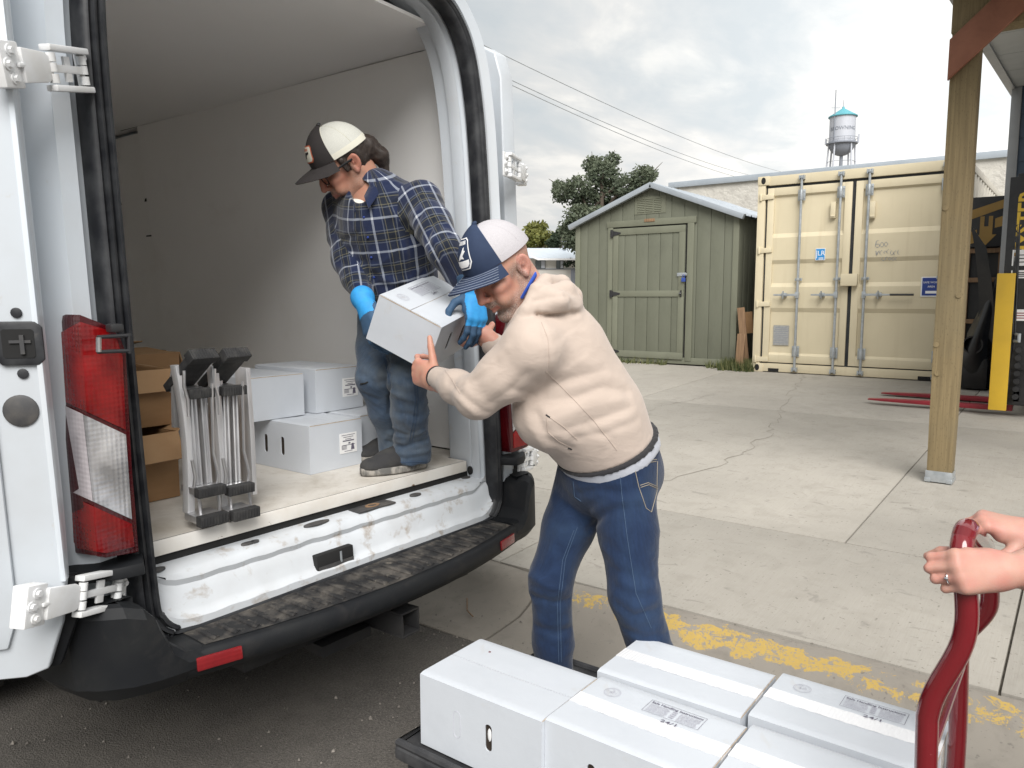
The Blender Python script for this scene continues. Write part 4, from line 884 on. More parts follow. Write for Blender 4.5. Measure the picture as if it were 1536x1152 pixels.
# ------------------------------------------------------------------ water tower
TC = at(1262, 230, 150); TC[2] = 0; px1 = 150 / CAM_F
zt = lambda y: at(1262, y, 150)[2]
wt = thing('water_tower', 'old grey water tower with teal cone roof above the container', 'water tower', (TC[0], TC[1], .6))
Rk = 18.3 * px1
def lathe(prof_, n=32):
    m = MB(); m.loft([[(TC[0] + r_ * math.cos(a), TC[1] + r_ * math.sin(a), z) for a in np.linspace(0, 2 * math.pi, n + 1)[:-1]] for r_, z in prof_]); return m
zb_ = zt(216); ztp = zt(177)
lathe([(Rk, zb_), (Rk, ztp)]).build('tank', MT['tank'], wt)
lathe([(Rk * 1.12, ztp - .05), (Rk * 1.12, ztp + .1), (.25, zt(164.5)), (.2, zt(162))]).build('cone_roof', MT['tank_roof'], wt)
lathe([(Rk * math.cos(a), zb_ - 18 * px1 * math.sin(a)) for a in np.linspace(0, 1.45, 8)]).build('tank_bottom', MT['tank_dark'], wt)
lathe([(Rk * 1.22, zb_ - .12), (Rk * 1.22, zb_ + .12)]).build('balcony', MT['tank_dark'], wt)
m = MB(); m.tube([(TC[0] + Rk * 1.2 * math.cos(a), TC[1] + Rk * 1.2 * math.sin(a), zb_ + .95) for a in np.linspace(0, 2 * math.pi, 25)[:-1]], .05, 5, closed=True)
for a in np.linspace(0, 2 * math.pi, 17)[:-1]: m.cyl((TC[0] + Rk * 1.2 * math.cos(a), TC[1] + Rk * 1.2 * math.sin(a), zb_ + .1), (TC[0] + Rk * 1.2 * math.cos(a), TC[1] + Rk * 1.2 * math.sin(a), zb_ + .95), .035, 5)
m.build('railing', MT['tank_dark'], wt)
az0 = math.atan2(-TC[1], -TC[0])
for da in (-1.35, -.55, .78, 1.75, 2.6, -2.3):
    a = az0 + da; m = MB(); m.tube([(TC[0] + Rk * 1.0 * math.cos(a), TC[1] + Rk * 1.0 * math.sin(a), zb_), (TC[0] + Rk * 1.75 * math.cos(a), TC[1] + Rk * 1.75 * math.sin(a), .4)], .16, 8); m.build('leg', MT['tank'], wt)
m = MB(); m.cyl((TC[0], TC[1], .4), (TC[0], TC[1], zt(233)), .32, 10); m.build('riser_pipe', MT['tank_dark'], wt)
for z in (zt(243),):
    m = MB(); 
    pts = [(TC[0] + Rk * 1.12 * math.cos(az0 + d_), TC[1] + Rk * 1.12 * math.sin(az0 + d_), z) for d_ in (-1.35, -.55, .78, 1.75)]
    for a_, b_ in zip(pts[:-1], pts[1:]): m.tube([a_, b_], .05, 5)
    m.build('brace_rod', MT['tank_dark'], wt)
m = MB(); m.cyl((TC[0], TC[1], zt(163)), (TC[0], TC[1], zt(152)), .05, 6); m.build('finial', MT['tank_dark'], wt)
a = az0 - .62; pA = vec(TC[0] + Rk * 1.05 * math.cos(a), TC[1] + Rk * 1.05 * math.sin(a), 0); m = MB(); m.cyl(pA + EZ * zt(216), pA + EZ * zt(140), .10, 6); m.cyl(pA + EZ * zt(166) - 1.0 * C_R * .7, pA + EZ * zt(166) + C_R * .9, .04, 5); m.build('antenna_mast', MT['tank_dark'], wt)
for s, h_ in ((-1, 9), (1, 12)):
    a = az0 + s * 1.5; m = MB(); m.box((TC[0] + Rk * 1.25 * math.cos(a), TC[1] + Rk * 1.25 * math.sin(a), zb_ + h_ * px1 * .5), (.25, .25, h_ * px1)); m.build('panel_antenna', MT['tank'], wt)
m = MB(); V, F = text_poly('BROWNING', 1.0, .015); wmax = max(p_[0] for p_ in V)
def cylp(x, y): 
    a = az0 + .05 + x; rr = Rk + .03; return (TC[0] + rr * math.cos(a), TC[1] + rr * math.sin(a), zt(196) + y)
m.add([cylp(p_[0] / wmax * 1.08, p_[1] * .95) for p_ in V], F); m.build('lettering', MT['tank_dark'], wt, smooth=False)

# ------------------------------------------------------------------ house beyond the fence
HD = 42.0; ho = at(830, 430, HD); hu = vec(C_R[0], C_R[1], 0); hw_ = vec(C_F[0], C_F[1], 0); hw_ = unit(hw_); pxh = HD / CAM_F
def hp(px, py, dep=0.0): p_ = at(px, py, HD); return p_ + hw_ * dep
house = thing('house', 'white single-storey house with pale metal roof behind the shed', 'house', (ho[0], ho[1], .6))
fr_h = (vec(0, 0, 0), hu, EZ, hw_)
def hprism(name, pts, t0, t1, mat, parent=None, bevel=0):
    o_ = at(830, 430, HD); m = MB(); m.prism([((x - 830) * pxh, -(y - 430) * pxh) for x, y in pts], (o_, hu, EZ, hw_), t0, t1); return m.build(name, MT[mat], parent or house, bevel=bevel)
hprism('wall', [(770, 388), (930, 388), (930, 470), (770, 470)], 0, 8, 'house_wall')
o_ = at(830, 430, HD); q = lambda x, y, t: o_ + hu * (x - 830) * pxh + EZ * (-(y - 430) * pxh) + hw_ * t
m = MB(); m.add([q(806, 390, -.6), q(940, 390, -.6), q(925, 366, 4), q(770, 366, 4), q(806, 388.5, -.6), q(940, 388.5, -.6)], [(0, 1, 2, 3)]); m.add([q(925, 366, 4), q(770, 366, 4), q(770, 390, 8.6), q(940, 390, 8.6)], [(0, 1, 2, 3)]); m.add([q(806, 390, -.6), q(770, 366, 4), q(770, 366, 4), q(760, 384, -.6)], [(0, 1, 3)]); m.build('roof', MT['house_roof'], house, smooth=False)
hprism('eave', [(806, 389), (940, 389), (940, 391.5), (806, 391.5)], -.62, -.5, 'white'); hprism('soffit_trim', [(796, 384), (807, 389), (807, 392), (796, 387)], -.63, -.52, 'white')
for x0, x1, y0_, y1_ in ((803, 818, 391, 403.5), (834, 845, 391, 403.5)):
    wdw = hprism('window', [(x0, y0_), (x1, y0_), (x1, y1_), (x0, y1_)], -.06, -.01, 'glass_dark')
    xm = x0 + (x1 - x0) * .55
    hprism('pane', [(x0 + .8, y0_ + 1), (xm - .4, y0_ + 1), (xm - .4, y1_ - 1), (x0 + .8, y1_ - 1)], -.08, -.065, 'house_glass', wdw); hprism('pane', [(xm + .4, y0_ + 1), (x1 - .8, y0_ + 1), (x1 - .8, y1_ - 1), (xm + .4, y1_ - 1)], -.08, -.065, 'tank', wdw)
hprism('trim_band', [(770, 403.2), (930, 403.2), (930, 404.4), (770, 404.4)], -.05, -.001, 'tank_dark'); hprism('door', [(856, 405), (864, 405), (864, 440), (856, 440)], -.05, -.001, 'tank_dark')
m = MB(); p_ = q(851.5, 371, 3); m.cyl(p_, p_ + EZ * 7 * pxh * 1.6, .10, 10); p2 = p_ + EZ * 7 * pxh * 1.5; m.cyl(p2, p2 + EZ * .22, .16, 10); m.build('flue', MT['tank_dark'], house)
for i, (x, y, lb) in enumerate(((849, 397.5, 'leftmost dark hanging basket on the house wall'), (854.5, 393.5, 'middle and highest dark hanging basket on the house wall'), (862, 397.5, 'rightmost dark hanging basket on the house wall beside the shed'))):
    m = MB(); rr = random.Random(i)
    for j in range(60):
        c_ = q(x, y, -.4) + vec(rr.gauss(0, .08), rr.gauss(0, .08), rr.gauss(0, .09)); a_ = unit(vec(rr.gauss(0, 1), rr.gauss(0, 1), rr.gauss(0, 1))); b_ = unit(np.cross(a_, vec(.3, .5, .8))); m.add([c_ - a_ * .05 - b_ * .03, c_ + a_ * .05 - b_ * .03, c_ + a_ * .05 + b_ * .03, c_ - a_ * .05 + b_ * .03], [(0, 1, 2, 3)])
    tag(m.build('hanging_basket', MT['leaf_dark'], smooth=False), lb, 'basket', 'hanging baskets on the house')
fen = thing('picket_fence', 'grey weathered board fence in front of the white house', 'fence', (at(840, 440, 34)[0], at(840, 440, 34)[1], .6))
for i in range(44):
    p_ = at(782 + i * 3.1, 430, 34); p_[2] = .6; h_ = 1.12 + .06 * math.sin(i * 2.1)
    m = MB(); m.box(p_ + EZ * h_ / 2, (.085, .02, h_), np.stack([hu, hw_, EZ], 1)); m.build('picket', MT['fence'], fen)

# ------------------------------------------------------------------ trees
def leaf_mesh(lobes, n, size, seed, gap=0.0):
    g_ = np.random.default_rng(seed); w = np.array([l[1] ** 2 for l in lobes]); w /= w.sum(); P = []; tone = []
    idx = g_.choice(len(lobes), n, p=w)
    C = np.array([l[0] for l in lobes])[idx]; Rr = np.array([l[1] for l in lobes])[idx]
    d = g_.normal(size=(n, 3)); d /= np.linalg.norm(d, axis=1, keepdims=True)
    rad = Rr * (0.35 + 0.65 * g_.random(n) ** 0.5) * (1 + .25 * g_.normal(size=n) * .5)
    # bunch leaves into sprays
    spray = np.round(d * 3.2) / 3.2; spray /= (np.linalg.norm(spray, axis=1, keepdims=True) + 1e-6)
    d = .45 * d + .55 * spray; d /= np.linalg.norm(d, axis=1, keepdims=True)
    c = C + d * rad[:, None] * np.array([1, 1, .85])
    a = g_.normal(size=(n, 3)); a /= np.linalg.norm(a, axis=1, keepdims=True); b = np.cross(a, g_.normal(size=(n, 3))); b /= np.linalg.norm(b, axis=1, keepdims=True)
    s = (size * (0.6 + .8 * g_.random(n)))[:, None]
    V = np.stack([c - a * s, c + b * s * .5, c + a * s, c - b * s * .5], 1).reshape(-1, 3)
    F = np.arange(4 * n).reshape(-1, 4)
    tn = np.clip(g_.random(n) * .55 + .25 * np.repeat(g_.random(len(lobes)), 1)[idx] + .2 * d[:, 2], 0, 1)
    me = bpy.data.meshes.new('crown'); me.from_pydata(V.tolist(), [], F.tolist())
    at_ = me.attributes.new('tone', 'FLOAT', 'POINT'); at_.data.foreach_set('value', np.repeat(tn, 4).astype(np.float32)); return me
def tree(name, label, base, top, lobes, n, size, mat, seed, rt_):
    t = thing(name, label, 'tree', base, group='trees beyond the shed')
    m = MB(); base = np.asarray(base, float); top = np.asarray(top, float)
    m.tube([base + (top - base) * s + vec(math.sin(s * 5) * .15, math.cos(s * 4) * .12, 0) for s in np.linspace(0, 1, 7)], [rt_ * (1 - .75 * s) for s in np.linspace(0, 1, 7)], 9)
    tr_ = m.build('trunk', MT['bark'], t)
    for i, (c, r_) in enumerate(lobes):
        c = np.asarray(c, float); s0 = base + (top - base) * (.45 + .4 * ((i * .37) % 1)); mid_ = (s0 + c) / 2 + vec(0, 0, .2)
        m = MB(); m.tube([s0, mid_, c, c + (c - mid_) * .5], [rt_ * .35, rt_ * .25, rt_ * .12, .01], 6); m.build('limb', MT['bark'], t)
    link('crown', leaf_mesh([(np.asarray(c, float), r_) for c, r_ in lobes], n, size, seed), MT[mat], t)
    return t
def lob(lst, d): 
    r = random.Random(len(lst)); return [(at(x, y, d + r.uniform(-1.2, 1.2)), rr * d / CAM_F) for x, y, rr in lst]
L1 = lob([(905, 262, 30), (890, 248, 20), (918, 240, 16), (868, 283, 26), (843, 290, 20), (880, 305, 30), (915, 295, 32), (940, 280, 24), (965, 265, 22), (975, 262, 14), (955, 290, 20), (870, 325, 26), (855, 345, 22), (905, 330, 30), (940, 320, 28), (838, 278, 12), (862, 360, 24)], 38)
b_ = at(895, 480, 38); b_[2] = .6
tree('broadleaf_tree', 'tall grey-green broadleaf tree rising behind the olive shed', b_, at(903, 262, 38), [(c, r_ * .84) for c, r_ in L1], 15000, .095, 'leaf', 3, .28)
L2 = lob([(800, 345, 14), (812, 340, 10), (806, 358, 16), (822, 355, 11), (795, 360, 14), (817, 365, 12)], 55); b_ = at(806, 470, 55); b_[2] = .6
tree('broadleaf_tree', 'small yellow-green tree beside the van door above the house roof', b_, at(806, 345, 55), L2, 1500, .16, 'leaf_yellow', 5, .15)
L3 = lob([(838, 358, 12), (830, 365, 10), (848, 350, 13), (856, 340, 12), (845, 366, 12)], 50); b_ = at(842, 470, 50); b_[2] = .6
tree('broadleaf_tree', 'low dark green tree tucked between the house roof and tall tree', b_, at(842, 350, 50), L3, 1500, .16, 'leaf_dark', 8, .15)
# weeds along the shed foot
m = MB(); r = random.Random(21); tn = []
for i in range(1300):
    if r.random() < .6: x = SX - .02 + r.gauss(-.03, .05); y = r.choice((r.uniform(3.72, 4.35), r.uniform(5.0, 6.6), r.uniform(3.72, 4.0)))
    else: x = 10.3 + r.gauss(0, .06); y = r.uniform(3.62, 4.1)
    h_ = r.uniform(.03, .13) * (1.5 if y < 4.1 else 1); z = slab_z(x); dx, dy = r.gauss(0, .04), r.gauss(0, .04); w_ = .006
    m.add([(x - w_, y + w_, z), (x + w_, y - w_, z), (x + dx, y + dy, z + h_)], [(0, 1, 2)])
    t_ = r.random(); tn += [t_] * 3
wd = m.mesh('weeds', smooth=False); a_ = wd.attributes.new('tone', 'FLOAT', 'POINT'); a_.data.foreach_set('value', tn[:len(wd.vertices)])
tag(link('weeds', wd, MT['weed']), 'thin weeds growing along the foot of shed and container', 'weeds', kind='stuff')
# ------------------------------------------------------------------ overhead cables
for (xa, ya_), (xb, yb_), lb in (((600, 5), (1190, 262), 'topmost thin overhead cable crossing the sky above the shed'), ((600, 40), (1150, 268), 'middle overhead cable, upper one of the close pair'), ((600, 47), (1150, 276), 'lowest overhead cable, lower one of the close pair')):
    A_, B_ = at(xa, ya_, 14), at(xb, yb_, 45); m = MB()
    m.tube([A_ + (B_ - A_) * t + EZ * (-1.1 * 4 * t * (1 - t) * .35) for t in np.linspace(0, 1, 24)], .011, 5)
    tag(m.build('overhead_cable', MT['wire']), lb, 'cable', 'overhead cables')
# ------------------------------------------------------------------ cargo van (local x across, y forward, z up)
VX, VY = 1.66, 1.87
LEAN = 0.0575
def vl(p): return (VX + p[0] - LEAN * (p[2] - 0.63), VY + p[1], p[2])
def vloc(P): return vec(P[0] - VX + LEAN * (P[2] - 0.63), P[1] - VY, P[2])
van = thing('cargo_van', 'white high-roof cargo van with both rear doors swung open', 'van', (VX, VY + 2.5, 0))
def vb(name, mb, mat, parent=None, bevel=0.0, **k): return mb.build(name, MT[mat], parent or van, bevel=bevel, xf=vl, **k)
def crom(P, n=6):
    P = [np.asarray(p, float) for p in P]; out_ = []
    for i in range(len(P) - 1):
        p0 = P[i - 1] if i > 0 else 2 * P[0] - P[1]; p1, p2 = P[i], P[i + 1]; p3 = P[i + 2] if i + 2 < len(P) else 2 * P[-1] - P[-2]
        for j in range(n):
            t = j / n; out_.append(0.5 * (2 * p1 + (p2 - p0) * t + (2 * p0 - 5 * p1 + 4 * p2 - p3) * t * t + (3 * p1 - p0 - 3 * p2 + p3) * t ** 3))
    out_.append(P[-1]); return out_
OP = [(0, .545), (.60, .545), (.66, .562), (.694, .60), (.706, .67), (.703, 1.1), (.690, 1.7), (.684, 1.95), (.672, 2.13), (.642, 2.29), (.585, 2.39), (.49, 2.45), (.27, 2.50), (0, 2.515)]
OU = [(0, .50), (.62, .50), (.80, .50), (.88, .53), (.905, .62), (.900, 1.1), (.880, 1.7), (.862, 1.95), (.838, 2.17), (.80, 2.34), (.74, 2.45), (.63, 2.54), (.35, 2.60), (0, 2.62)]
def mirror(h): return h + [vec(-p[0], p[1]) for p in h[-2:0:-1]]
op = mirror(crom(OP)); ou = mirror(crom(OU)); NP = len(op)
def ring(t, y, sx=1.0, sz=1.0):
    r_ = []
    for a, b in zip(op, ou):
        p = a + (b - a) * t; z = p[1] if p[1] < .8 else .8 + (p[1] - .8) * sz
        r_.append((p[0] * sx, y, z))
    return r_
def offring(off, y):
    r_ = []
    for a, b in zip(op, ou):
        d = unit(b - a); p = a + d * off; r_.append((p[0], y, p[1]))
    return r_
m = MB(); m.loft([offring(-.020, .16), offring(-.020, .07), offring(-.004, .045), offring(.045, .040), offring(.060, .034), offring(.072, .004), offring(.115, -.004), ring(.62, 0), ring(.70, .012), ring(.80, .030), ring(.95, .045), ring(1.0, .075), ring(1.03, .14), ring(1.06, .35, 1.02), ring(1.08, .8, 1.04), ring(1.08, 3.3, 1.06), ring(1.08, 3.7, 1.05, .99), ring(1.08, 4.4, 1.0, .60), ring(1.06, 4.7, .97, .36), ring(1.0, 5.35, .92, .26), ring(.7, 5.42, .9, .20)], cap=False)
vb('body', m, 'van_white', angle=30)
# underbody, wheels
m = MB(); m.box2((-.80, .15, .36), (.80, 5.0, .50)); vb('underbody', m, 'void')  # plain dark box added for the shadow beneath the van
for x in (-.90, .70):
    for y in (1.30, 4.35):
        m = MB(); prof_ = [(-.0, .20), (0, .31), (.03, .345), (.17, .345), (.20, .31), (.20, .20)]
        m.loft([[(x + dx, y + r_ * math.cos(a), .345 + r_ * math.sin(a)) for dx, r_ in prof_] for a in np.linspace(0, 2 * math.pi, 29)], cap=False, closed=False); w_ = vb('wheel', m, 'tyre')
        m = MB(); m.cyl((x + .03, y, .345), (x + .17, y, .345), .205, 20); vb('rim', m, 'galv', w_)
m = MB(); 
for s in (-1, 1): m.add([(s * .985, 3.75, 1.35), (s * .985, 4.35, 1.35), (s * .955, 4.15, 1.95), (s * .965, 3.75, 1.98)], [(0, 1, 2, 3)])
vb('cab_window', m, 'glass_dark')
m = MB(); m.add([(-.80, 4.44, 1.55), (.80, 4.44, 1.55), (.72, 3.86, 2.32), (-.72, 3.86, 2.32)], [(0, 1, 2, 3)]); vb('windscreen', m, 'glass_dark')
# rubber seal with ridges
m = MB(); sec = [(-.016, .030), (-.018, -.004), (-.010, -.020), (-.001, -.022), (.004, -.010), (.010, -.020), (.017, -.022), (.022, -.010), (.028, -.018), (.036, -.016), (.042, .0), (.044, .038)]
m.loft([offring(o_, y) for o_, y in sec] + [offring(*sec[0])], cap=False); vb('door_seal', m, 'rubber', angle=60)
m = MB(); m.loft([offring(-.026, .050), offring(-.034, .066), offring(-.032, .10), offring(-.022, .105), offring(-.0205, .06), offring(-.026, .050)], cap=False); vb('inner_jamb', m, 'van_inner')
# interior liner
wx = lambda z: .785 - .02 * (z - .77)
def wallpanel(name, s, y0, y1, z0, z1, dx=0.0, mat='liner'):
    m = MB(); q = lambda y, z, o_: (s * (wx(z) + dx + o_), y, z)
    m.plate(lambda u, v: (s * (wx(z0 + (z1 - z0) * v) + dx + .004 * math.sin(u * 7 + v * 3)), y0 + (y1 - y0) * u, z0 + (z1 - z0) * v), 16, 8, .012 * s)
    return vb(name, m, mat)
for s in (-1, 1):
    wallpanel('wall_liner', s, .10, 2.52, .778, 2.385)
    wallpanel('front_liner', s, 2.53, 3.12, .778, 2.36, .03)
    m = MB(); m.box2((s * .83 - .01, .14, .75), (s * .83 + .01, 3.2, 2.15)); vb('side_inner_skin', m, 'void')
    m = MB(); m.tube([(s * (wx(2.38) - .004), .16, 2.392), (s * (wx(2.38) - .004), 1.2, 2.394), (s * (wx(2.38) - .004), 2.73, 2.392)], .0045, 6); vb('liner_gap', m, 'hole')
m = MB(); m.plate(lambda u, v: (-.80 + 1.60 * v, .10 + 3.02 * u, 2.395 + .022 * math.sin(math.pi * v) + .004 * math.sin(u * 9)), 14, 10, -.012); vb('ceiling_liner', m, 'liner_ceiling')
m = MB(); m.box2((-.86, 3.12, .75), (.86, 3.15, 2.45)); bh = vb('bulkhead', m, 'liner')
for z, h_ in ((1.98, .018), (1.78, .008), (1.10, .008)):
    m = MB(); m.box2((-.8, 3.112, z), (.8, 3.119, z + h_)); vb('bulkhead_groove', m, 'void', bh)
    m = MB(); m.box2((wx(z) + .018, 2.545, z), (wx(z) + .0255, 3.11, z + h_)); vb('liner_groove', m, 'void')
m = MB(); m.box2((-.80, .20, .45), (.80, 3.15, .722)); vb('floor_frame', m, 'void')
for y_ in (.5, 1.1, 1.7, 2.3):
    for z_ in (2.33, .84):
        m = MB(); m.ball((wx(z_) - .006, y_, z_), (.004, .007, .007), 8, 5); vb('liner_rivet', m, 'liner_trim')
r = random.Random(8)
for i in range(26):
    y_, z_ = r.uniform(.25, 2.4), r.uniform(.85, 2.2); a = r.uniform(-1, 1); L_ = r.uniform(.01, .05); m = MB(); x_ = wx(z_) - .0062
    m.tube([(x_ , y_ + L_ * math.cos(a) * t, z_ + L_ * math.sin(a) * t + .003 * math.sin(t * 3)) for t in (0, .5, 1)], .0011, 4); vb('scuff_mark', m, 'hole')
# pillar trim cover, right and left
for s in (1, -1):
    pts = [vloc(on(x, y, 0, 2.318)) for x, y in ((603, 48), (640, 40), (668, 46), (690, 85), (698, 150), (706, 240), (706, 276), (700, 281), (676, 284), (672, 278), (664, 200), (655, 120), (648, 84), (630, 68))]
    m = MB(); cen = np.mean([p for p in pts], axis=0)
    m.prism([(p[1], min(p[2], 2.39)) for p in pts], ((s * .742, 0, 0), EY, EZ, EX * s), 0, .05)
    vb('pillar_trim', m, 'liner_trim', bevel=.012, seg=3)
# floor board, its edge, sill
m = MB(); m.add([(-.66, .105, .77), (.655, .105, .77), (.655, .20, .77), (.785, .20, .77), (.785, 3.12, .77), (-.785, 3.12, .77), (-.785, .20, .77), (-.66, .20, .77)], [tuple(range(8))]); vb('floor_board', m, 'floor_board')
m = MB(); m.box2((-.661, .098, .727), (.656, .106, .7695)); vb('floor_edge', m, 'board_edge', bevel=.003)
m = MB(); m.box2((-.69, .107, .69), (.69, .20, .7265)); vb('floor_gap', m, 'void')
sp_ = [(.17, .704), (.10, .703), (.045, .698), (.030, .690), (.022, .672), (.028, .655), (.010, .628), (.004, .595), (-.006, .582), (-.020, .574), (-.020, .55), (.17, .55)]
m = MB(); rings = []
for x in np.linspace(-.70, .70, 57):
    e = max(0, abs(x) - .60) / .10; dent = .006 * math.exp(-((x + .18) / .05) ** 2) + .005 * math.exp(-((x - .02) / .08) ** 2)
    rings.append([(x, y + dent * (z < .70) * (z > .63) + .012 * e * (z < .69) * (y < .1), z + (.05 * e * e if .56 < z < .69 else 0) + .0015 * math.sin(x * 60) * (y < .05)) for y, z in sp_])
m.loft(rings); sill = vb('sill', m, 'sill_white', angle=40)
for px, py, w_, d_ in ((245, 860, .026, .016), (393, 822, .022, .011), (413, 822, .014, .010), (500, 792, .050, .016), (627, 743, .026, .016), (702, 717, .022, .016)):
    p = vloc(on(px, py, 2, .703)); p[1] = max(.055, p[1]); m = MB(); m.tube([(p[0], p[1] + .01, .7015), (p[0], p[1] + .01, .7055)], 1.0, 18, flat=(w_, d_)); 
    m = MB(); m.loft([[(p[0] + w_ * math.cos(a), p[1] + .012 + d_ * math.sin(a), z) for a in np.linspace(0, 2 * math.pi, 19)[:-1]] for z in (.7005, .7062)]); vb('drain_plug', m, 'hole', sill, bevel=.0015)
p = vloc(on(573, 763, 2, .703)); m = MB(); m.box2((p[0] - .085, .045, .7005), (p[0] + .085, .105, .7065)); lp = vb('striker_plate', m, 'hole', sill, bevel=.003)
m = MB(); m.loft([[(p[0] + r_ * math.cos(a), .075 + r_ * .6 * math.sin(a), z) for a in np.linspace(0, 2 * math.pi, 17)[:-1]] for r_, z in ((.03, .7066), (.03, .7085), (.018, .7085), (.018, .7066))], cap=False); vb('striker_ring', m, 'wood_scrap', lp)
m = MB(); m.box2((-.195, -.012, .573), (-.048, .012, .628)); cut = vb('latch_cutout', m, 'void', sill, bevel=.004)
m = MB(); m.cyl((-.10, -.010, .585), (-.10, -.010, .620), .005, 8); vb('latch_pin', m, 'galv', cut)
m = MB(); m.box2((-.19, -.0135, .575), (-.05, -.0125, .590)); vb('latch_base', m, 'hole', cut)
m = MB(); m.box2((-.20, -.016, .566), (-.045, -.002, .5735)); vb('latch_lip', m, 'sill_white', cut, bevel=.002)
# jamb hole, header catch
for z in (.80,): m = MB(); p = vloc(on(714, 703, 0, 2.36)); m.loft([[(.672, p[1] + .012 * math.cos(a), p[2] + .018 * math.sin(a)) for a in np.linspace(0, 2 * math.pi, 15)[:-1]], [(.665, p[1] + .012 * math.cos(a), p[2] + .018 * math.sin(a)) for a in np.linspace(0, 2 * math.pi, 15)[:-1]]]); vb('jamb_hole', m, 'void')
m = MB(); m.box2((-.14, .04, 2.395), (.02, .15, 2.44)); vb('header_catch', m, 'rubber', bevel=.012)
m = MB(); m.box2((.668, .085, .70), (.70, .20, 1.02)); vb('corner_liner', m, 'van_inner', bevel=.01)

# bumper with step
def bow(x): return -.225 + .085 * (x / .66) ** 2
m = MB(); rings = []
for x in np.linspace(-.70, .70, 41):
    yo = bow(x); rings.append([(x, .02, .545), (x, yo + .012, .541), (x, yo + .002, .535), (x, yo - .004, .52), (x, yo - .006, .495), (x, yo + .012, .468), (x, yo + .05, .455), (x, .02, .46)])
m.loft(rings); bmp = vb('bumper', m, 'bumper', angle=40)
m = MB(); m.loft([[(x, .0, .5462), (x, bow(x) + .022, .5435)] for x in np.linspace(-.645, .645, 41)], cap=False, closed=False); vb('step_tread', m, 'bumper_step', bmp)
for i in range(24):
    x = -.612 + i * .0532; y1 = bow(x) + .034; m = MB()
    m.tube([(x, -.035, .5465), (x, y1 + .006, .546), (x, y1, .5445)], [.0065, .0065, .003], 8, flat=(1, .8)); m.tube([(x + .010, -.03, .5455), (x + .010, y1 + .004, .5445)], .0045, 6); vb('tread_rib', m, 'bumper_step', bmp)
for s in (-1, 1):
    secs = [(.655, -.145, .548, .03), (.700, -.140, .552, .03), (.735, -.136, .585, .03), (.762, -.132, .660, .03), (.785, -.126, .690, .03), (.825, -.112, .704, .03), (.88, -.070, .706, .04), (.918, -.02, .704, .09), (.938, .10, .70, .16), (.945, .45, .68, .46)]
    m = MB(); rings = []
    for j, (x, yo, zt_, yi) in enumerate(secs):
        dx, dy = (0, 1) if j < 6 else unit(vec(-.9, yi - yo))[:2] if j < 9 else (-1, 0)
        th = .15 if j < 6 else .10
        out_ = lambda k_, z: (s * (x + dx * k_), yo + dy * k_, z)
        rings.append([out_(0.0, .50), out_(-.002, zt_ - .03), out_(.012, zt_ - .006), out_(.03, zt_), out_(th, zt_ - .004), out_(th, .45), out_(.03, .462)])
    m.loft(rings); vb('bumper_corner', m, 'bumper', bmp, angle=24)
for px, py in ((347, 997), (772, 805)):
    p = vloc(on(px, py, 1, VY - .205)); m = MB(); s = 1 if px > 500 else -1; sl_ = .085 * 2 * p[0] / .66 ** 2
    yb_ = bow(p[0]) - .0062; c_, sn_ = math.cos(math.atan(sl_)), math.sin(math.atan(sl_)); rot = np.array([[c_, -sn_, 0], [sn_, c_, 0], [0, 0, 1]])
    m.box((p[0], yb_ - .0005, .508), (.115, .008, .036), rot); vb('reflector', m, 'reflector', bmp, bevel=.004)
m = MB(); hx = .045; 
m.box2((hx - .04, -.16, .33), (hx - .032, .1, .40)); m.box2((hx + .032, -.16, .33), (hx + .04, .1, .40)); m.box2((hx - .04, -.16, .40), (hx + .04, .1, .408)); m.box2((hx - .04, -.16, .322), (hx + .04, .1, .33)); m.box2((hx - .5, .02, .34), (hx + .5, .10, .40)); vb('tow_hitch', m, 'black', bevel=.003)
m = MB(); m.box2((hx + .041, -.13, .35), (hx + .07, -.10, .39)); vb('hitch_pin', m, 'black')
m = MB(); m.box2((hx - .25, -.02, .30), (hx - .05, .06, .335)); vb('hitch_bracket', m, 'black')

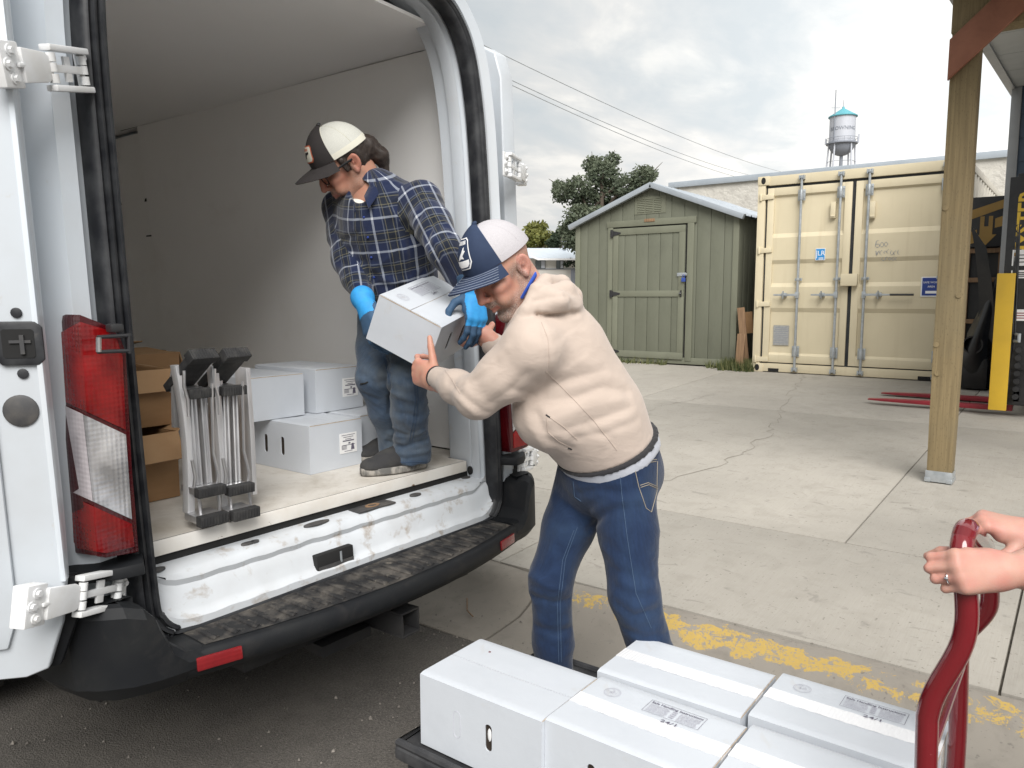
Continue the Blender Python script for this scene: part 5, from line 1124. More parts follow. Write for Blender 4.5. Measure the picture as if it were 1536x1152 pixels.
# tail lamps
def lampset(side):
    root = None
    Pl = lambda x, y, Y: vec(*on(x, y, 1, Y))
    ow = [(119.7, 472), (83, 486), (71, 502), (73, 564), (83, 682), (100.6, 814), (114.5, 830), (159.6, 836.6), (208, 828), (203, 760), (198, 703), (189, 529), (180, 505), (160, 488)]
    YL, YC, YR = VY + .075, VY - .075, VY - .055
    crease = lambda y: 119.7 + (y - 472) * (146 - 119.7) / 364
    def P3(x, y, off=0.0):
        xc = crease(y)
        if x <= xc:
            t = (xc - x) / 48.0; return Pl(x, y, YC + (YL - YC) * min(1, t) - off)
        return Pl(x, y, YC + (YR - YC) * min(1, (x - xc) / 70.0) - off)
    def patch(name, poly, off, mat, parent, thick=.03):
        # polygon split on the crease, each side a plate
        def clip(poly, sgn):
            out_ = []
            n = len(poly)
            for i in range(n):
                a, b = poly[i], poly[(i + 1) % n]; fa = sgn * (a[0] - crease(a[1])); fb = sgn * (b[0] - crease(b[1]))
                if fa >= 0: out_.append(a)
                if fa * fb < 0: t = fa / (fa - fb); out_.append((a[0] + (b[0] - a[0]) * t, a[1] + (b[1] - a[1]) * t))
            return out_
        m = MB()
        for sgn in (1, -1):
            pl = clip(poly, sgn)
            if len(pl) < 3: continue
            A = [P3(x, y, off) for x, y in pl]
            if side > 0: A = [vec(2 * (VX - .0575 * (p[2] - .63)) - p[0], p[1], p[2]) for p in A]
            d = vec(0, thick, 0); n = len(A)
            m.add(A + [p + d for p in A], [tuple(range(n)), tuple(range(n, 2 * n))[::-1]] + [(i, (i + 1) % n, n + (i + 1) % n, n + i) for i in range(n)])
        return m.build(name, MT[mat], parent or van, bevel=.0015, angle=20)
    lp = patch('tail_lamp', ow, 0, 'lens_red_dark', None, .07)
    patch('red_lens', [(104, 492), (121, 483), (158, 494), (176, 510), (184, 535), (189, 645), (92, 600), (82, 560), (80, 505)], .004, 'lens_red', lp, .004)
    patch('clear_lens', [(92, 606), (189, 652), (198, 779), (104, 736)], .004, 'lens_clear' , lp, .004)
    patch('side_lens', [(92, 606), (124, 621), (139, 752), (104, 736)], .006, 'lens_side', lp, .002)
    patch('lower_red_lens', [(104, 743), (198, 786), (202, 820), (160, 830), (117, 823), (107, 806)], .004, 'lens_red', lp, .004)
    return lp
lampset(-1); lampset(1)
for s in (-1, 1):   # black shelf under each lamp and painted filler
    m = MB(); rings = []
    for x, yo in ((.755, -.085), (.81, -.075), (.885, -.03), (.93, .06), (.94, .2)): rings.append([(s * x, yo, .755), (s * x, yo + .004, .785), (s * (x - .05), yo + .11, .79), (s * (x - .05), yo + .11, .755)])
    m.loft(rings); vb('lamp_shelf', m, 'bumper', bevel=.006)
m = MB(); q = lambda x, y: on(x, y, 1, VY - .115)
for a_, b_ in (((146, 506), (196, 503)), ((146, 528), (196, 526)), ((193, 500), (194, 530))): m.tube([q(*a_), q(*b_)], .0045, 8)
m.build('strap_bracket', MT['black'], van)
m = MB(); m.tube([q(148, 506), q(148, 528)], .006, 8); m.build('strap_roller', MT['chrome'], van)
m = MB(); p_ = on(172, 492, 1, VY - .09); m.box(p_, (.03, .03, .02)); m.build('strap_block', MT['black'], van, bevel=.006)

# hinges: body plate, twin arms, knuckles, link, strap and door plate
def hinge(B, D, parent, flip=1):
    B, D = np.asarray(B, float), np.asarray(D, float); L = np.linalg.norm(D - B); u = (D - B) / L; v = unit(EZ - u * (EZ @ u)); w = unit(np.cross(u, v))
    if w @ (C_O - B) < 0: w = -w
    def put(m, u0, u1, v0, v1, w0, w1): m.prism([(u0, v0), (u1, v0), (u1, v1), (u0, v1)], (B, u, v, w), w0, w1)
    def bolt(m, a, b, h): c_ = B + u * a + v * b; m.cyl(c_ + w * (h - .004), c_ + w * (h + .003), .0115, 14); m.cyl(c_ + w * h, c_ + w * (h + .009), .0068, 6)
    m = MB(); put(m, -.034, .012, -.046, .046, 0, .008); h = m.build('hinge', MT['hinge_white'], parent, bevel=.003)
    m = MB(); a1 = L * .52
    for s in (-1, 1): put(m, -.004, a1 + .010, s * .040 - .0065, s * .040 + .0065, .004, .030)
    m.build('hinge_arm', MT['hinge_white'], h, bevel=.003)
    for uu, ww in ((.008, .016), (a1, .020)):
        for v0 in (-.030, -.008, .012): c_ = B + u * uu + w * ww; m = MB(); m.cyl(c_ + v * v0, c_ + v * (v0 + .018), .0095, 12); m.build('knuckle', MT['hinge_white'], h)
    m = MB(); put(m, .014, a1 - .01, -.008, .008, .010, .020); put(m, a1 * .45, a1 * .62, -.026, .026, .012, .019); m.build('check_link', MT['hinge_white'], h, bevel=.002)
    m = MB(); m.prism([(a1, -.020), (a1 + .02, -.030), (L - .02, -.034), (L - .02, .034), (a1 + .02, .030), (a1, .020)], (B, u, v, w), .010, .022); put(m, L - .025, L + .030, -.044, .044, -.024, .014); put(m, L - .03, L - .008, -.005, .005, .014, .022); m.build('hinge_strap', MT['hinge_white'], h, bevel=.004)
    for a, b, q in ((-.014, -.026, .008), (-.022, .004, .008), (-.006, .028, .008), (L + .004, -.026, .014), (L + .016, .0, .014), (L + .004, .026, .014)): m = MB(); bolt(m, a, b, q); m.build('hinge_bolt', MT['hinge_white'], h)
    return h
# left rear door, swung back beside the van
LEAN = 0.036
d_ = unit(vec(-.80, .60, 0)); nn2 = unit(vec(-.60, -.80, 0)); E0 = vec(-.940, -.102, 0)
fr_d = (E0, d_, EZ, nn2)
outl = [(.055, .600), (.02, .70), (.004, .80), (0, .95), (0, 2.22), (.03, 2.34), (.10, 2.41), (.70, 2.43), (.70, .60), (.10, .585)]
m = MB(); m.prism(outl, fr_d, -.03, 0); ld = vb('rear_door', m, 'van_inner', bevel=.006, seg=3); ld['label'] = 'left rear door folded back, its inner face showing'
m = MB(); m.prism([(a - .012 if a < .3 else a, b - .008) for a, b in outl if b < 1.1] + [(.70, 1.1), (-.012, 1.1)] if False else [(.04, .588), (.0, .69), (-.012, .76), (-.008, .80), (.70, .80), (.70, .588)], fr_d, -.062, -.032); vb('door_cladding', m, 'bumper', ld, bevel=.01)
m = MB(); m.prism([(a + .004, b) for a, b in outl], fr_d, -.060, -.031); vb('door_skin', m, 'van_white', ld, bevel=.012)
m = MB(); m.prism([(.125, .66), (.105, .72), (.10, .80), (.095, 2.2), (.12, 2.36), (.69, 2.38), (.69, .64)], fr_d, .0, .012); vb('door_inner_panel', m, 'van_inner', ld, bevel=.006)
m = MB(); m.prism([(.0, .80), (.0, 2.2), (.012, 2.2), (.012, .80)], fr_d, -.02, .008); vb('door_flange', m, 'van_white', ld, bevel=.004)
def on_door(x, y):
    o_ = vloc(C_O); q = vloc(on(x, y, 1, VY - .1)) - o_; t = ((E0 - o_) @ nn2) / (q @ nn2); return o_ + q * t
p = on_door(30, 515); ps = (p - E0) @ d_
m = MB(); rr_ = lambda w_, h_, c_: [(ps + x, p[2] + y) for x, y in ((-w_ + c_, -h_), (w_ - c_, -h_), (w_, -h_ + c_), (w_, h_ - c_), (w_ - c_, h_), (-w_ + c_, h_), (-w_, h_ - c_), (-w_, -h_ + c_))]
m.prism(rr_(.046, .046, .012), fr_d, .001, .010); lt = vb('latch_surround', m, 'rubber', ld, bevel=.004)
m = MB(); m.prism(rr_(.030, .030, .004), fr_d, .0102, .0115); vb('latch_recess', m, 'void', lt)
m = MB(); m.box(E0 + d_ * (ps - .008) + nn2 * .012 + EZ * (p[2] - .002), (.008, .01, .04), np.stack([d_, nn2, EZ], 1)); m.box(E0 + d_ * (ps - .004) + nn2 * .012 + EZ * (p[2] + .004), (.04, .006, .006), np.stack([d_, nn2, EZ], 1)); vb('latch_bolt', m, 'hole', lt)
for dy in (.064, -.064): m = MB(); c_ = E0 + d_ * (ps) + EZ * (p[2] + dy); m.tube([c_, c_ + nn2 * .005], .011, 12); vb('bump_stop', m, 'rubber', ld, bevel=.002)
p = on_door(32, 616); c_ = E0 + d_ * ((p - E0) @ d_) + EZ * p[2]; m = MB(); m.tube([c_, c_ + nn2 * .004, c_ + nn2 * .007], [.034, .034, .028], 24); vb('rubber_plug', m, 'hole', ld)
hinge(on(118, 107, 1, VY - .006), on(10, 97, 1, VY - .125), van); hinge(on(172, 879, 1, VY - .02), on(48, 908, 1, VY - .130), van)
hinge(on(757, 247, 1, VY - .006), on(783, 262, 1, VY + .10), van); hinge(on(779, 690, 1, VY - .0), on(800, 684, 1, VY + .10), van)
# right rear door, folded along the far side
LEAN = 0.0575
m = MB(); hh = [(.0, .62), (.0, 2.30), (.03, 2.40), (.10, 2.44), (.62, 2.44), (.62, .60), (.05, .60)]
m.prism(hh, (vec(.955, .085, 0), unit(vec(.10, 1, 0)), EZ, unit(vec(1, -.10, 0))), 0, .075); rd = vb('rear_door', m, 'van_inner', bevel=.012, seg=3); rd['label'] = 'right rear door folded along the far side, seen edge-on'
m = MB(); m.prism([(.04, .66), (.04, 2.25), (.60, 2.3), (.60, .66)], (vec(.955, .085, 0), unit(vec(.10, 1, 0)), EZ, unit(vec(1, -.10, 0))), .0755, .11); vb('door_inner_panel', m, 'van_white', rd, bevel=.02)
m = MB(); m.prism([(-.012, .60), (-.012, 1.0), (.2, 1.0), (.2, .56), (.03, .55)], (vec(.955, .085, 0), unit(vec(.10, 1, 0)), EZ, unit(vec(1, -.10, 0))), -.012, .05); vb('door_cladding', m, 'bumper', rd, bevel=.02)
m = MB(); m.box2((.72, -.02, 1.02), (.735, -.005, 1.10)); vb('warning_tag', m, 'white')
# ------------------------------------------------------------------ white cartons
from mathutils.geometry import tessellate_polygon
def slot(cx, cz, w=.011, h=.036, n=6):
    P = []
    for i in range(n + 1): a = math.pi * i / n; P.append((cx + w * math.cos(a), cz + h - w + w * math.sin(a)))
    for i in range(n + 1): a = math.pi + math.pi * i / n; P.append((cx + w * math.cos(a), cz - h + w + w * math.sin(a)))
    return P
_bc = {}
def seal_ring(m, o, u, v, r0, r1, n=28):
    V = []
    for i in range(n): a = 2 * math.pi * i / n; V += [o + (u * math.cos(a) + v * math.sin(a)) * r0, o + (u * math.cos(a) + v * math.sin(a)) * r1]
    m.add(V, [(2 * i, 2 * i + 1, (2 * i + 3) % (2 * n), (2 * i + 2) % (2 * n)) for i in range(n)])
def strip(m, o, u, v, a, b, w): m.add([o + u * a[0] + v * a[1], o + u * b[0] + v * a[1], o + u * b[0] + v * (a[1] + w), o + u * a[0] + v * (a[1] + w)], [(0, 1, 2, 3)])
def carton(label, loc, rotz=0.0, dims=(.263, .395, .182), rot=None, printed=False, taped=False, paper=False, bag=None, seed=0, group='white meat cartons', name='white_carton'):
    w, l, h = dims; r = random.Random(seed)
    if rot is None: c_, s_ = math.cos(rotz), math.sin(rotz); rot = np.array([[c_, -s_, 0], [s_, c_, 0], [0, 0, 1]])
    t = thing(name, label, 'carton', loc, rot, group)
    def part(nm, m, mat, par=None, **k): return m.build(nm, MT[mat], par or t, local=True, **k)
    # shell with real hand holes in the long sides, slightly bowed panels
    bw = .003
    m = MB()
    def panel_(fn, nu=8, nv=6): m.grid(fn, nu, nv)
    panel_(lambda u, v: ((u - .5) * w, -l / 2 - bw * 16 * u * (1 - u) * v * (1 - v) * .6, v * h)); panel_(lambda u, v: ((u - .5) * w, l / 2 + bw * 16 * u * (1 - u) * v * (1 - v) * .6, v * h)); panel_(lambda u, v: ((u - .5) * w, (v - .5) * l, 0.0), 1, 1)
    for s in (-1, 1):
        outer = [(-l / 2, 0), (l / 2, 0), (l / 2, h), (-l / 2, h)]
        holes = [slot(s * .036, h * .50)] + ([slot(s * -.068, h * .50)] if bag is None else [])
        loops = [[Vector((a, b, 0)) for a, b in lp] for lp in [outer] + [q[::-1] for q in holes]]
        tri = tessellate_polygon(loops); fl = [p for lp in [outer] + [q[::-1] for q in holes] for p in lp]
        m.add([(s * w / 2, a, b) for a, b in fl], tri)
        for q in holes:     # board thickness inside the holes
            n = len(q); m.add([(s * w / 2, a, b) for a, b in q] + [(s * (w / 2 - .004), a, b) for a, b in q], [(i, (i + 1) % n, n + (i + 1) % n, n + i) for i in range(n)])
    part('shell', m, 'box_white', angle=60)
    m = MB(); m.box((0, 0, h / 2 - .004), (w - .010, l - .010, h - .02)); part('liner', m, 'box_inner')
    # lid flaps meeting at a long seam
    sag = r.uniform(.001, .003)
    for s in (-1, 1):
        m = MB(); m.plate(lambda u, v: (s * (.0012 + (w / 2 - .0012) * (u if s > 0 else u)), (v - .5) * (l - .001), h + .0042 - (sag + .001 * r.random()) * (1 - u) * math.sin(math.pi * v) - .0036 * max(0, (u - .93) / .07) ** 2), 10, 8, (.003 if s > 0 else -.003))
        part('lid_flap', m, 'box_white', angle=60)
    m = MB(); m.box((0, 0, h + .0002), (.004, l - .004, .0006)); part('seam_gap', m, 'box_edge')
    for s in (-1, 1):
        m = MB(); m.box((0, s * (l / 2 - .0005), h - .0002), (w - .008, .0022, .0022)); part('board_edge', m, 'box_edge')
    zt_ = h + .0046
    if taped:
        m = MB(); m.plate(lambda u, v: ((u - .5) * .055, (v - .5) * (l + .001), zt_ + .0004 - sag * (1 - abs(u - .5) * .4) * math.sin(math.pi * v) + .0005 * math.sin(v * 60 + u * 3)), 5, 24, .0004); part('tape', m, 'tape')
        for s in (-1, 1): m = MB(); m.box((0, s * (l / 2 + .0012), h - .025), (.055, .0008, .05)); part('tape_end', m, 'tape')
    if printed:
        u, v = vec(0, -1, 0), vec(1, 0, 0); zo = zt_ + .0006
        m = MB(); o = vec(w * .27, l * .33, zo); seal_ring(m, o, u, v, .0205, .0218); seal_ring(m, o, u, v, .0170, .0176)
        for i in range(40): a = r.uniform(0, 6.28); q = r.uniform(.002, .015); strip(m, o + u * q * math.cos(a) + v * q * math.sin(a), unit(u * math.cos(a * 3) + v * math.sin(a * 3)), unit(v * math.cos(a * 3) - u * math.sin(a * 3)), (-.0018, 0), (.0018, 0), .0008)
        part('round_stamp', m, 'ink_faint', smooth=False)
        o = vec(w * .27, -l * .10, zo); W_, H_ = .145, .058; m = MB()
        for a, b in (((-W_ / 2, -H_ / 2), (W_ / 2, -H_ / 2)), ((-W_ / 2, H_ / 2), (W_ / 2, H_ / 2))): strip(m, o, u, v, a, b, .0009)
        for xx in (-W_ / 2, W_ / 2): m.add([o + u * xx - v * H_ / 2, o + u * (xx + .0009) - v * H_ / 2, o + u * (xx + .0009) + v * H_ / 2, o + u * xx + v * H_ / 2], [(0, 1, 2, 3)])
        put_text(m, 'Safe Handling Instructions', o + v * (H_ / 2 - .009), u, v, .0125, .02, W_ * .93); part('printed_panel', m, 'ink', smooth=False)
        m = MB()
        for j in range(11):
            y = H_ / 2 - .019 - j * .0034
            for x0, x1 in ((-.066, -.012), (.014, .066)):
                x = x0
                while x < x1 - .004: d = r.uniform(.003, .010); strip(m, o, u, v, (x, y), (min(x + d, x1), y), .0016); x += d + .0016
        for j in range(4): strip(m, o, u, v, (-.006, H_ / 2 - .022 - j * .009), (.006, 0), .005)
        part('fine_print', m, 'ink_faint', smooth=False)
        m = MB(); put_text(m, '24/1', vec(w * .105, -l * .12, zo), u, v, .017, .01, .040); part('case_mark', m, 'ink', smooth=False)
    if paper:
        m = MB(); o = vec(.055 if not isinstance(paper, float) else paper, -l / 2 - .0026, h * .52); m.box(o, (.085, .0008, .078)); pp = part('paper_label', m, 'paper')
        m = MB(); o2 = o + vec(0, -.0009, 0)
        for j, ww in enumerate((.066, .05, .030, .056, .0, .064, .0, .0, .040)):
            if ww: strip(m, o2, EX, EZ, (-ww / 2, .030 - j * .0078), (ww / 2, 0), .0022 if j != 3 else .0045)
        for j in range(4): strip(m, o2, EX, EZ, (-.034, -.010 - j * .0045), (-.008, 0), .002)
        m.add([o2 + vec(.012, 0, -.028), o2 + vec(.030, 0, -.028), o2 + vec(.026, 0, -.004), o2 + vec(.016, 0, -.004)], [(0, 1, 2, 3)]); strip(m, o2, EX, EZ, (.0, -.004), (.010, 0), .006)
        m.build('label_print', MT['ink'], pp, smooth=False, local=True)
    if bag is not None:
        m = MB(); m.ball((-(w / 2 - .009), bag, h * .53), (.006, .009, .024), 10, 8); part('plastic_bag', m, 'white')
        m = MB(); m.tube([(-(w / 2 + .0003), a, b) for a, b in slot(.068, h * .50)], .0006, 4, closed=True); part('perforation', m, 'ink_faint')
    return t
CG = (.263, .395, .197)
carton('white carton on the cart nearest the van, red speck on its lid', (1.547, 1.178, .221), .006, CG, bag=-.036, seed=1)
carton('printed white carton on the cart, second in the near row behind the red-specked one', (1.560, .780, .221), -.010, CG, printed=True, taped=True, seed=2)
carton('plain white carton at the bottom edge of the picture, nearest the red handle', (1.578, .376, .221), .008, CG, taped=True, seed=3)
carton('taped unprinted white carton at the far side of the cart beside the standing legs', (1.846, .806, .221), .006, CG, taped=True, seed=4)
carton('printed taped white carton at the far side of the cart behind the red handle', (1.872, .400, .221), -.006, CG, printed=True, taped=True, seed=5)
m = MB(); m.ball((1.62, 1.30, .4227), (.004, .004, .0006), 10, 6); m.build('red_speck', MT['cart_red'], bpy.data.objects['white_carton'])
CV = (.255, .392, .180)
carton('labelled white carton with two open hand holes, nearest on the van floor', (1.895, 2.46, .771), 0.0, CV, paper=True, seed=6)
carton('crumpled white carton on the van floor behind the standing legs', (2.165, 2.50, .771), .03, CV, seed=7)
carton('white carton on the van floor behind the front labelled one, mostly hidden', (1.80, 2.868, .771), -.03, CV, seed=8)
carton('plain white carton, left one of the upper layer in the van', (1.795, 2.685, .9565), 0.0, (.258, .392, .165), seed=9)
carton('labelled white carton, right one of the upper layer in the van', (2.095, 2.675, .9565), .02, (.255, .392, .175), paper=True, seed=10)
# the one being handed down
HB_R = np.array([[.3269, .9433, -.058], [-.8368, .2604, -.4815], [-.4391, .2059, .8745]])
HB_S = .92; HB_C = C_O + HB_S * (vec(2.1599, 2.0313, 1.3346) - C_O); HBD = (.263 * HB_S, .395 * HB_S, .182 * HB_S)
_u, _w = unit(HB_R[:, 0]), HB_R[:, 1]; _w = unit(_w - _u * (_w @ _u)); _v = np.cross(_u, _w); HB_R = np.stack([_u, _w, _v], 1)
carton('white carton held up between the two men', HB_C - _v * HBD[2] / 2, dims=HBD, rot=HB_R @ np.diag([-1., -1., 1.]), printed=True, seed=11)
def hb(a, b, c): return HB_C + _u * a * HBD[0] / 2 + _w * b * HBD[1] / 2 + _v * c * HBD[2] / 2     # -1..1 box coordinates

# ------------------------------------------------------------------ brown cartons in the van
def kraft(label, a, b, flaps, seed):
    a, b = np.asarray(a, float), np.asarray(b, float); t = thing('brown_carton', label, 'carton', ((a[0] + b[0]) / 2, (a[1] + b[1]) / 2, a[2]), group='brown cartons in the van')
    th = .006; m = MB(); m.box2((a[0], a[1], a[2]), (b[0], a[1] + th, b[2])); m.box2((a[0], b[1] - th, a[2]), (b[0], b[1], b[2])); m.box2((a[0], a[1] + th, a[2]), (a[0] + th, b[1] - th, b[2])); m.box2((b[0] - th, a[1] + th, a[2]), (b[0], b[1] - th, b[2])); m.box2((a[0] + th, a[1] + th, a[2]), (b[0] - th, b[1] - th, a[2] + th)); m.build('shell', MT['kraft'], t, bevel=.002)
    for side, ang, ln in flaps:
        h = b[2]; m = MB()
        if side == 'front': e0, e1, o_ = vec(a[0], a[1], h), vec(b[0], a[1], h), vec(0, -1, 0)
        elif side == 'back': e0, e1, o_ = vec(a[0], b[1], h), vec(b[0], b[1], h), vec(0, 1, 0)
        elif side == 'right': e0, e1, o_ = vec(b[0], a[1], h), vec(b[0], b[1], h), vec(1, 0, 0)
        else: e0, e1, o_ = vec(a[0], a[1], h), vec(a[0], b[1], h), vec(-1, 0, 0)
        d = o_ * math.cos(ang) + EZ * math.sin(ang); n_ = unit(np.cross(e1 - e0, d))
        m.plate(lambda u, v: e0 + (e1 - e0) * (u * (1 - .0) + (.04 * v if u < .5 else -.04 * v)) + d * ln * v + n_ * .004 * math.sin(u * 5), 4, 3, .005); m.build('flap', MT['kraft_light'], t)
    m = MB(); p = vec(a[0] + .27 * (b[0] - a[0]) + .02, a[1] - .001, a[2] + (b[2] - a[2]) * .55); m.loft([[p + vec(.028 * math.cos(q), dy, .013 * math.sin(q)) for q in np.linspace(0, 2 * math.pi, 19)[:-1]] for dy in (.0006, -.0006)]); m.build('hand_hole', MT['void'], t)
    return t
k1 = kraft('open brown carton with spread flaps, lowest beside the ladder', (.93, 2.36, .772), (1.315, 2.76, .985), [('front', -.9, .10), ('right', .5, .11), ('back', .9, .12)], 1)
m = MB(); m.box((1.175, 2.358, .86), (.03, .001, .10)); pl = m.build('paper_label', MT['paper'], k1); m = MB(); put_text(m, '8', vec(1.178, 2.3570, .895), EX, EZ, .02); m.build('label_print', MT['ink'], pl, smooth=False)
kraft('open brown carton stacked on the lowest one, flap hanging forward', (.93, 2.44, 1.0), (1.35, 2.83, 1.185), [('front', -1.25, .075), ('right', -.2, .07)], 2)
kraft('flat-topped brown carton at the back of the brown stack', (1.02, 2.90, .99), (1.64, 3.35, 1.205), [('front', 3.05, .2), ('back', 3.0, .22), ('right', -1.2, .08)], 3)
kraft('brown carton underneath the back of the brown stack', (1.02, 2.90, .772), (1.62, 3.35, .985), [], 4)

# ------------------------------------------------------------------ folded aluminium platform steps
ld_ = thing('folding_steps', 'folded aluminium double step ladder with black ribbed feet at the van floor edge', 'ladder', (1.22, 2.05, .77))
def q3(x, y, d): return at(x, y, d)
for ci, (caps, off) in enumerate(((((305, 532), (303, 590), (318, 737), (322, 788)), 0), (((355, 530), (352, 586), (362, 734), (370, 779)), 1))):
    fronts = [on(x, y, 1, Y) for (x, y), Y in zip(caps, (1.97, 1.98, 1.945, 1.92))]
    backs = [vec(.015, .20, .02), vec(.012, .26, .01), vec(.01, .30, .01), vec(.01, .36, .012)]
    for j, (p, bk) in enumerate(zip(fronts, backs)):
        d = unit(bk); s_ = unit(np.cross(d, EZ)); n_ = np.cross(s_, d); W_ = (.042, .036, .040, .041)[j]; hgt = (.032, .026, .026, .028)[j]
        if j == 0: d = unit(vec(-.02, .2, -.16)); s_ = unit(np.cross(d, EZ)); n_ = np.cross(s_, d)
        p = p + EZ * (.016 if j == 3 else 0)
        m = MB(); L = (.16, .12, .10, .09)[j]
        m.box(p + d * L / 2, (W_ * 1.9, L, hgt * .75), np.stack([s_, d, n_], 1)); rg = m.build('tread', MT['alu'] if j else MT['ladder_pad'], ld_, bevel=.003)
        m = MB(); m.box(p + d * .008, (W_ * 2.05, .028, hgt * 1.05), np.stack([s_, d, n_], 1))
        for q in range(9): m.box(p - d * .0065 + s_ * (q - 4) * W_ * .22, (.0035, .003, hgt * .95), np.stack([s_, d, n_], 1))
        m.build('rubber_foot', MT['ladder_pad'], rg, bevel=.0015)
    # ribbed uprights between treads
    for dx in (-.012, .018):
        a, b = fronts[1] + vec(dx + .008, .05, -.01), fronts[2] + vec(dx + .005, .06, .012); m = MB(); m.tube([a, b], .0125, 4); 
        for o_ in (-.006, .006): m.tube([a + vec(o_, -.010, 0), b + vec(o_, -.010, 0)], .004, 6)
        m.build('upright', MT['alu'], ld_)
    # broad side flange
    a0, a1 = on(268 if ci == 0 else 322, 548, 1, 2.02), on(286 if ci == 0 else 338, 770, 1, 2.0)
    m = MB(); n = 10; rings = []
    for t in np.linspace(0, 1, n): c_ = a0 + (a1 - a0) * t + vec(.014 * math.sin(t * 3) * (1 if ci == 0 else .4), 0, 0); rings.append([c_ + vec(-.010, 0, 0), c_ + vec(.013, .002, 0), c_ + vec(.013, .03, 0), c_ + vec(-.010, .03, 0)])
    m.loft(rings); m.build('side_rail', MT['alu_pale'], ld_, bevel=.003)
    m = MB(); a0, a1 = on(372 if ci else 330, 552, 1, 2.06), on(383 if ci else 334, 742, 1, 2.05); m.loft([[c_ + vec(-.008, 0, 0), c_ + vec(.008, 0, 0), c_ + vec(.008, .06, 0), c_ + vec(-.008, .06, 0)] for c_ in (a0, (a0 + a1) / 2 + vec(.003, 0, 0), a1)]); m.build('side_rail', MT['alu_pale'], ld_, bevel=.002)
    for pts in (((276, 556), (276, 580), (282, 600), (283, 625)), ((288, 690), (293, 715), (291, 730), (300, 755), (301, 770)), ((318, 575), (318, 600), (320, 680), (328, 712), (326, 728), (330, 758), (329, 772))):
        sh_ = 46 if ci else 0; m = MB(); m.tube([on(x + sh_, y - (3 if ci else 0), 1, 1.975) for x, y in pts], .0045, 6); m.build('lock_wire', MT['alu'], ld_)
m = MB(); m.tube([on(258, 565, 1, 2.06), on(259, 556, 1, 2.06), on(266, 554, 1, 2.05), on(273, 557, 1, 2.04), on(274, 566, 1, 2.03)], .006, 8); m.build('carry_handle', MT['alu'], ld_)
for x in (262, 268): m = MB(); m.tube([on(x, 575, 1, 2.06), on(x + 1, 640, 1, 2.08)], .010, 6); m.build('stile', MT['alu'], ld_)

# ------------------------------------------------------------------ platform cart
cart = thing('platform_cart', 'black plastic platform cart with bent red tube handle', 'cart', (1.7, .8, 0))
m = MB(); m.box2((1.375, .19, .165), (2.075, 1.445, .212)); m.build('deck', MT['cart_deck'], cart, bevel=.02, seg=3)
m = MB(); P = [(1.388, .20), (2.062, .20), (2.062, 1.432), (1.388, 1.432)]
m.tube([(x, y, .216) for x, y in P], .012, 8, closed=True); m.build('deck_rim', MT['cart_deck'], cart)
m = MB(); m.box2((1.40, .22, .10), (2.05, 1.42, .1645)); m.build('deck_skirt', MT['cart_deck'], cart, bevel=.02)
for x in (1.47, 1.98):
    for y in (.32, 1.30):
        m = MB(); m.tube([(x - .018, y, .062), (x + .018, y, .062)], .060, 20); wh_ = m.build('caster', MT['tyre'], cart, bevel=.006)
        m = MB(); m.box2((x - .028, y - .02, .062), (x - .021, y + .02, .094)); m.box2((x + .021, y - .02, .062), (x + .028, y + .02, .094)); m.box2((x - .03, y - .03, .0925), (x + .03, y + .03, .0995)); m.build('fork_bracket', MT['galv'], wh_)
Hy = .176
HL = [(1.45, Hy, .20), (1.45, Hy, .45), (1.45, Hy + .006, .66), (1.45, Hy + .006, .700), (1.45, Hy - .004, .745), (1.45, Hy - .034, .825), (1.45, Hy - .042, .88), (1.45, Hy - .036, .945), (1.455, Hy - .028, .985), (1.475, Hy - .026, 1.012), (1.515, Hy - .030, 1.020)]
HR_ = [(3.33 - x, y, z - .11 * max(0.0, min(1.0, (z - .6) / .3))) for x, y, z in HL[::-1]]
path = [np.asarray(p) for p in crom(HL + HR_, 4)]
m = MB(); m.tube(path, .0185, 20); m.build('handle', MT['cart_red'], cart)
m = MB(); m.tube([(1.45, Hy, .62), (1.88, Hy, .62)], .008, 10); m.build('handle_crossbar', MT['cart_red'], cart)
for x in (1.45, 1.88): m = MB(); m.box2((x - .03, .165, .16), (x + .03, .215, .26)); m.build('handle_socket', MT['cart_deck'], cart, bevel=.006)
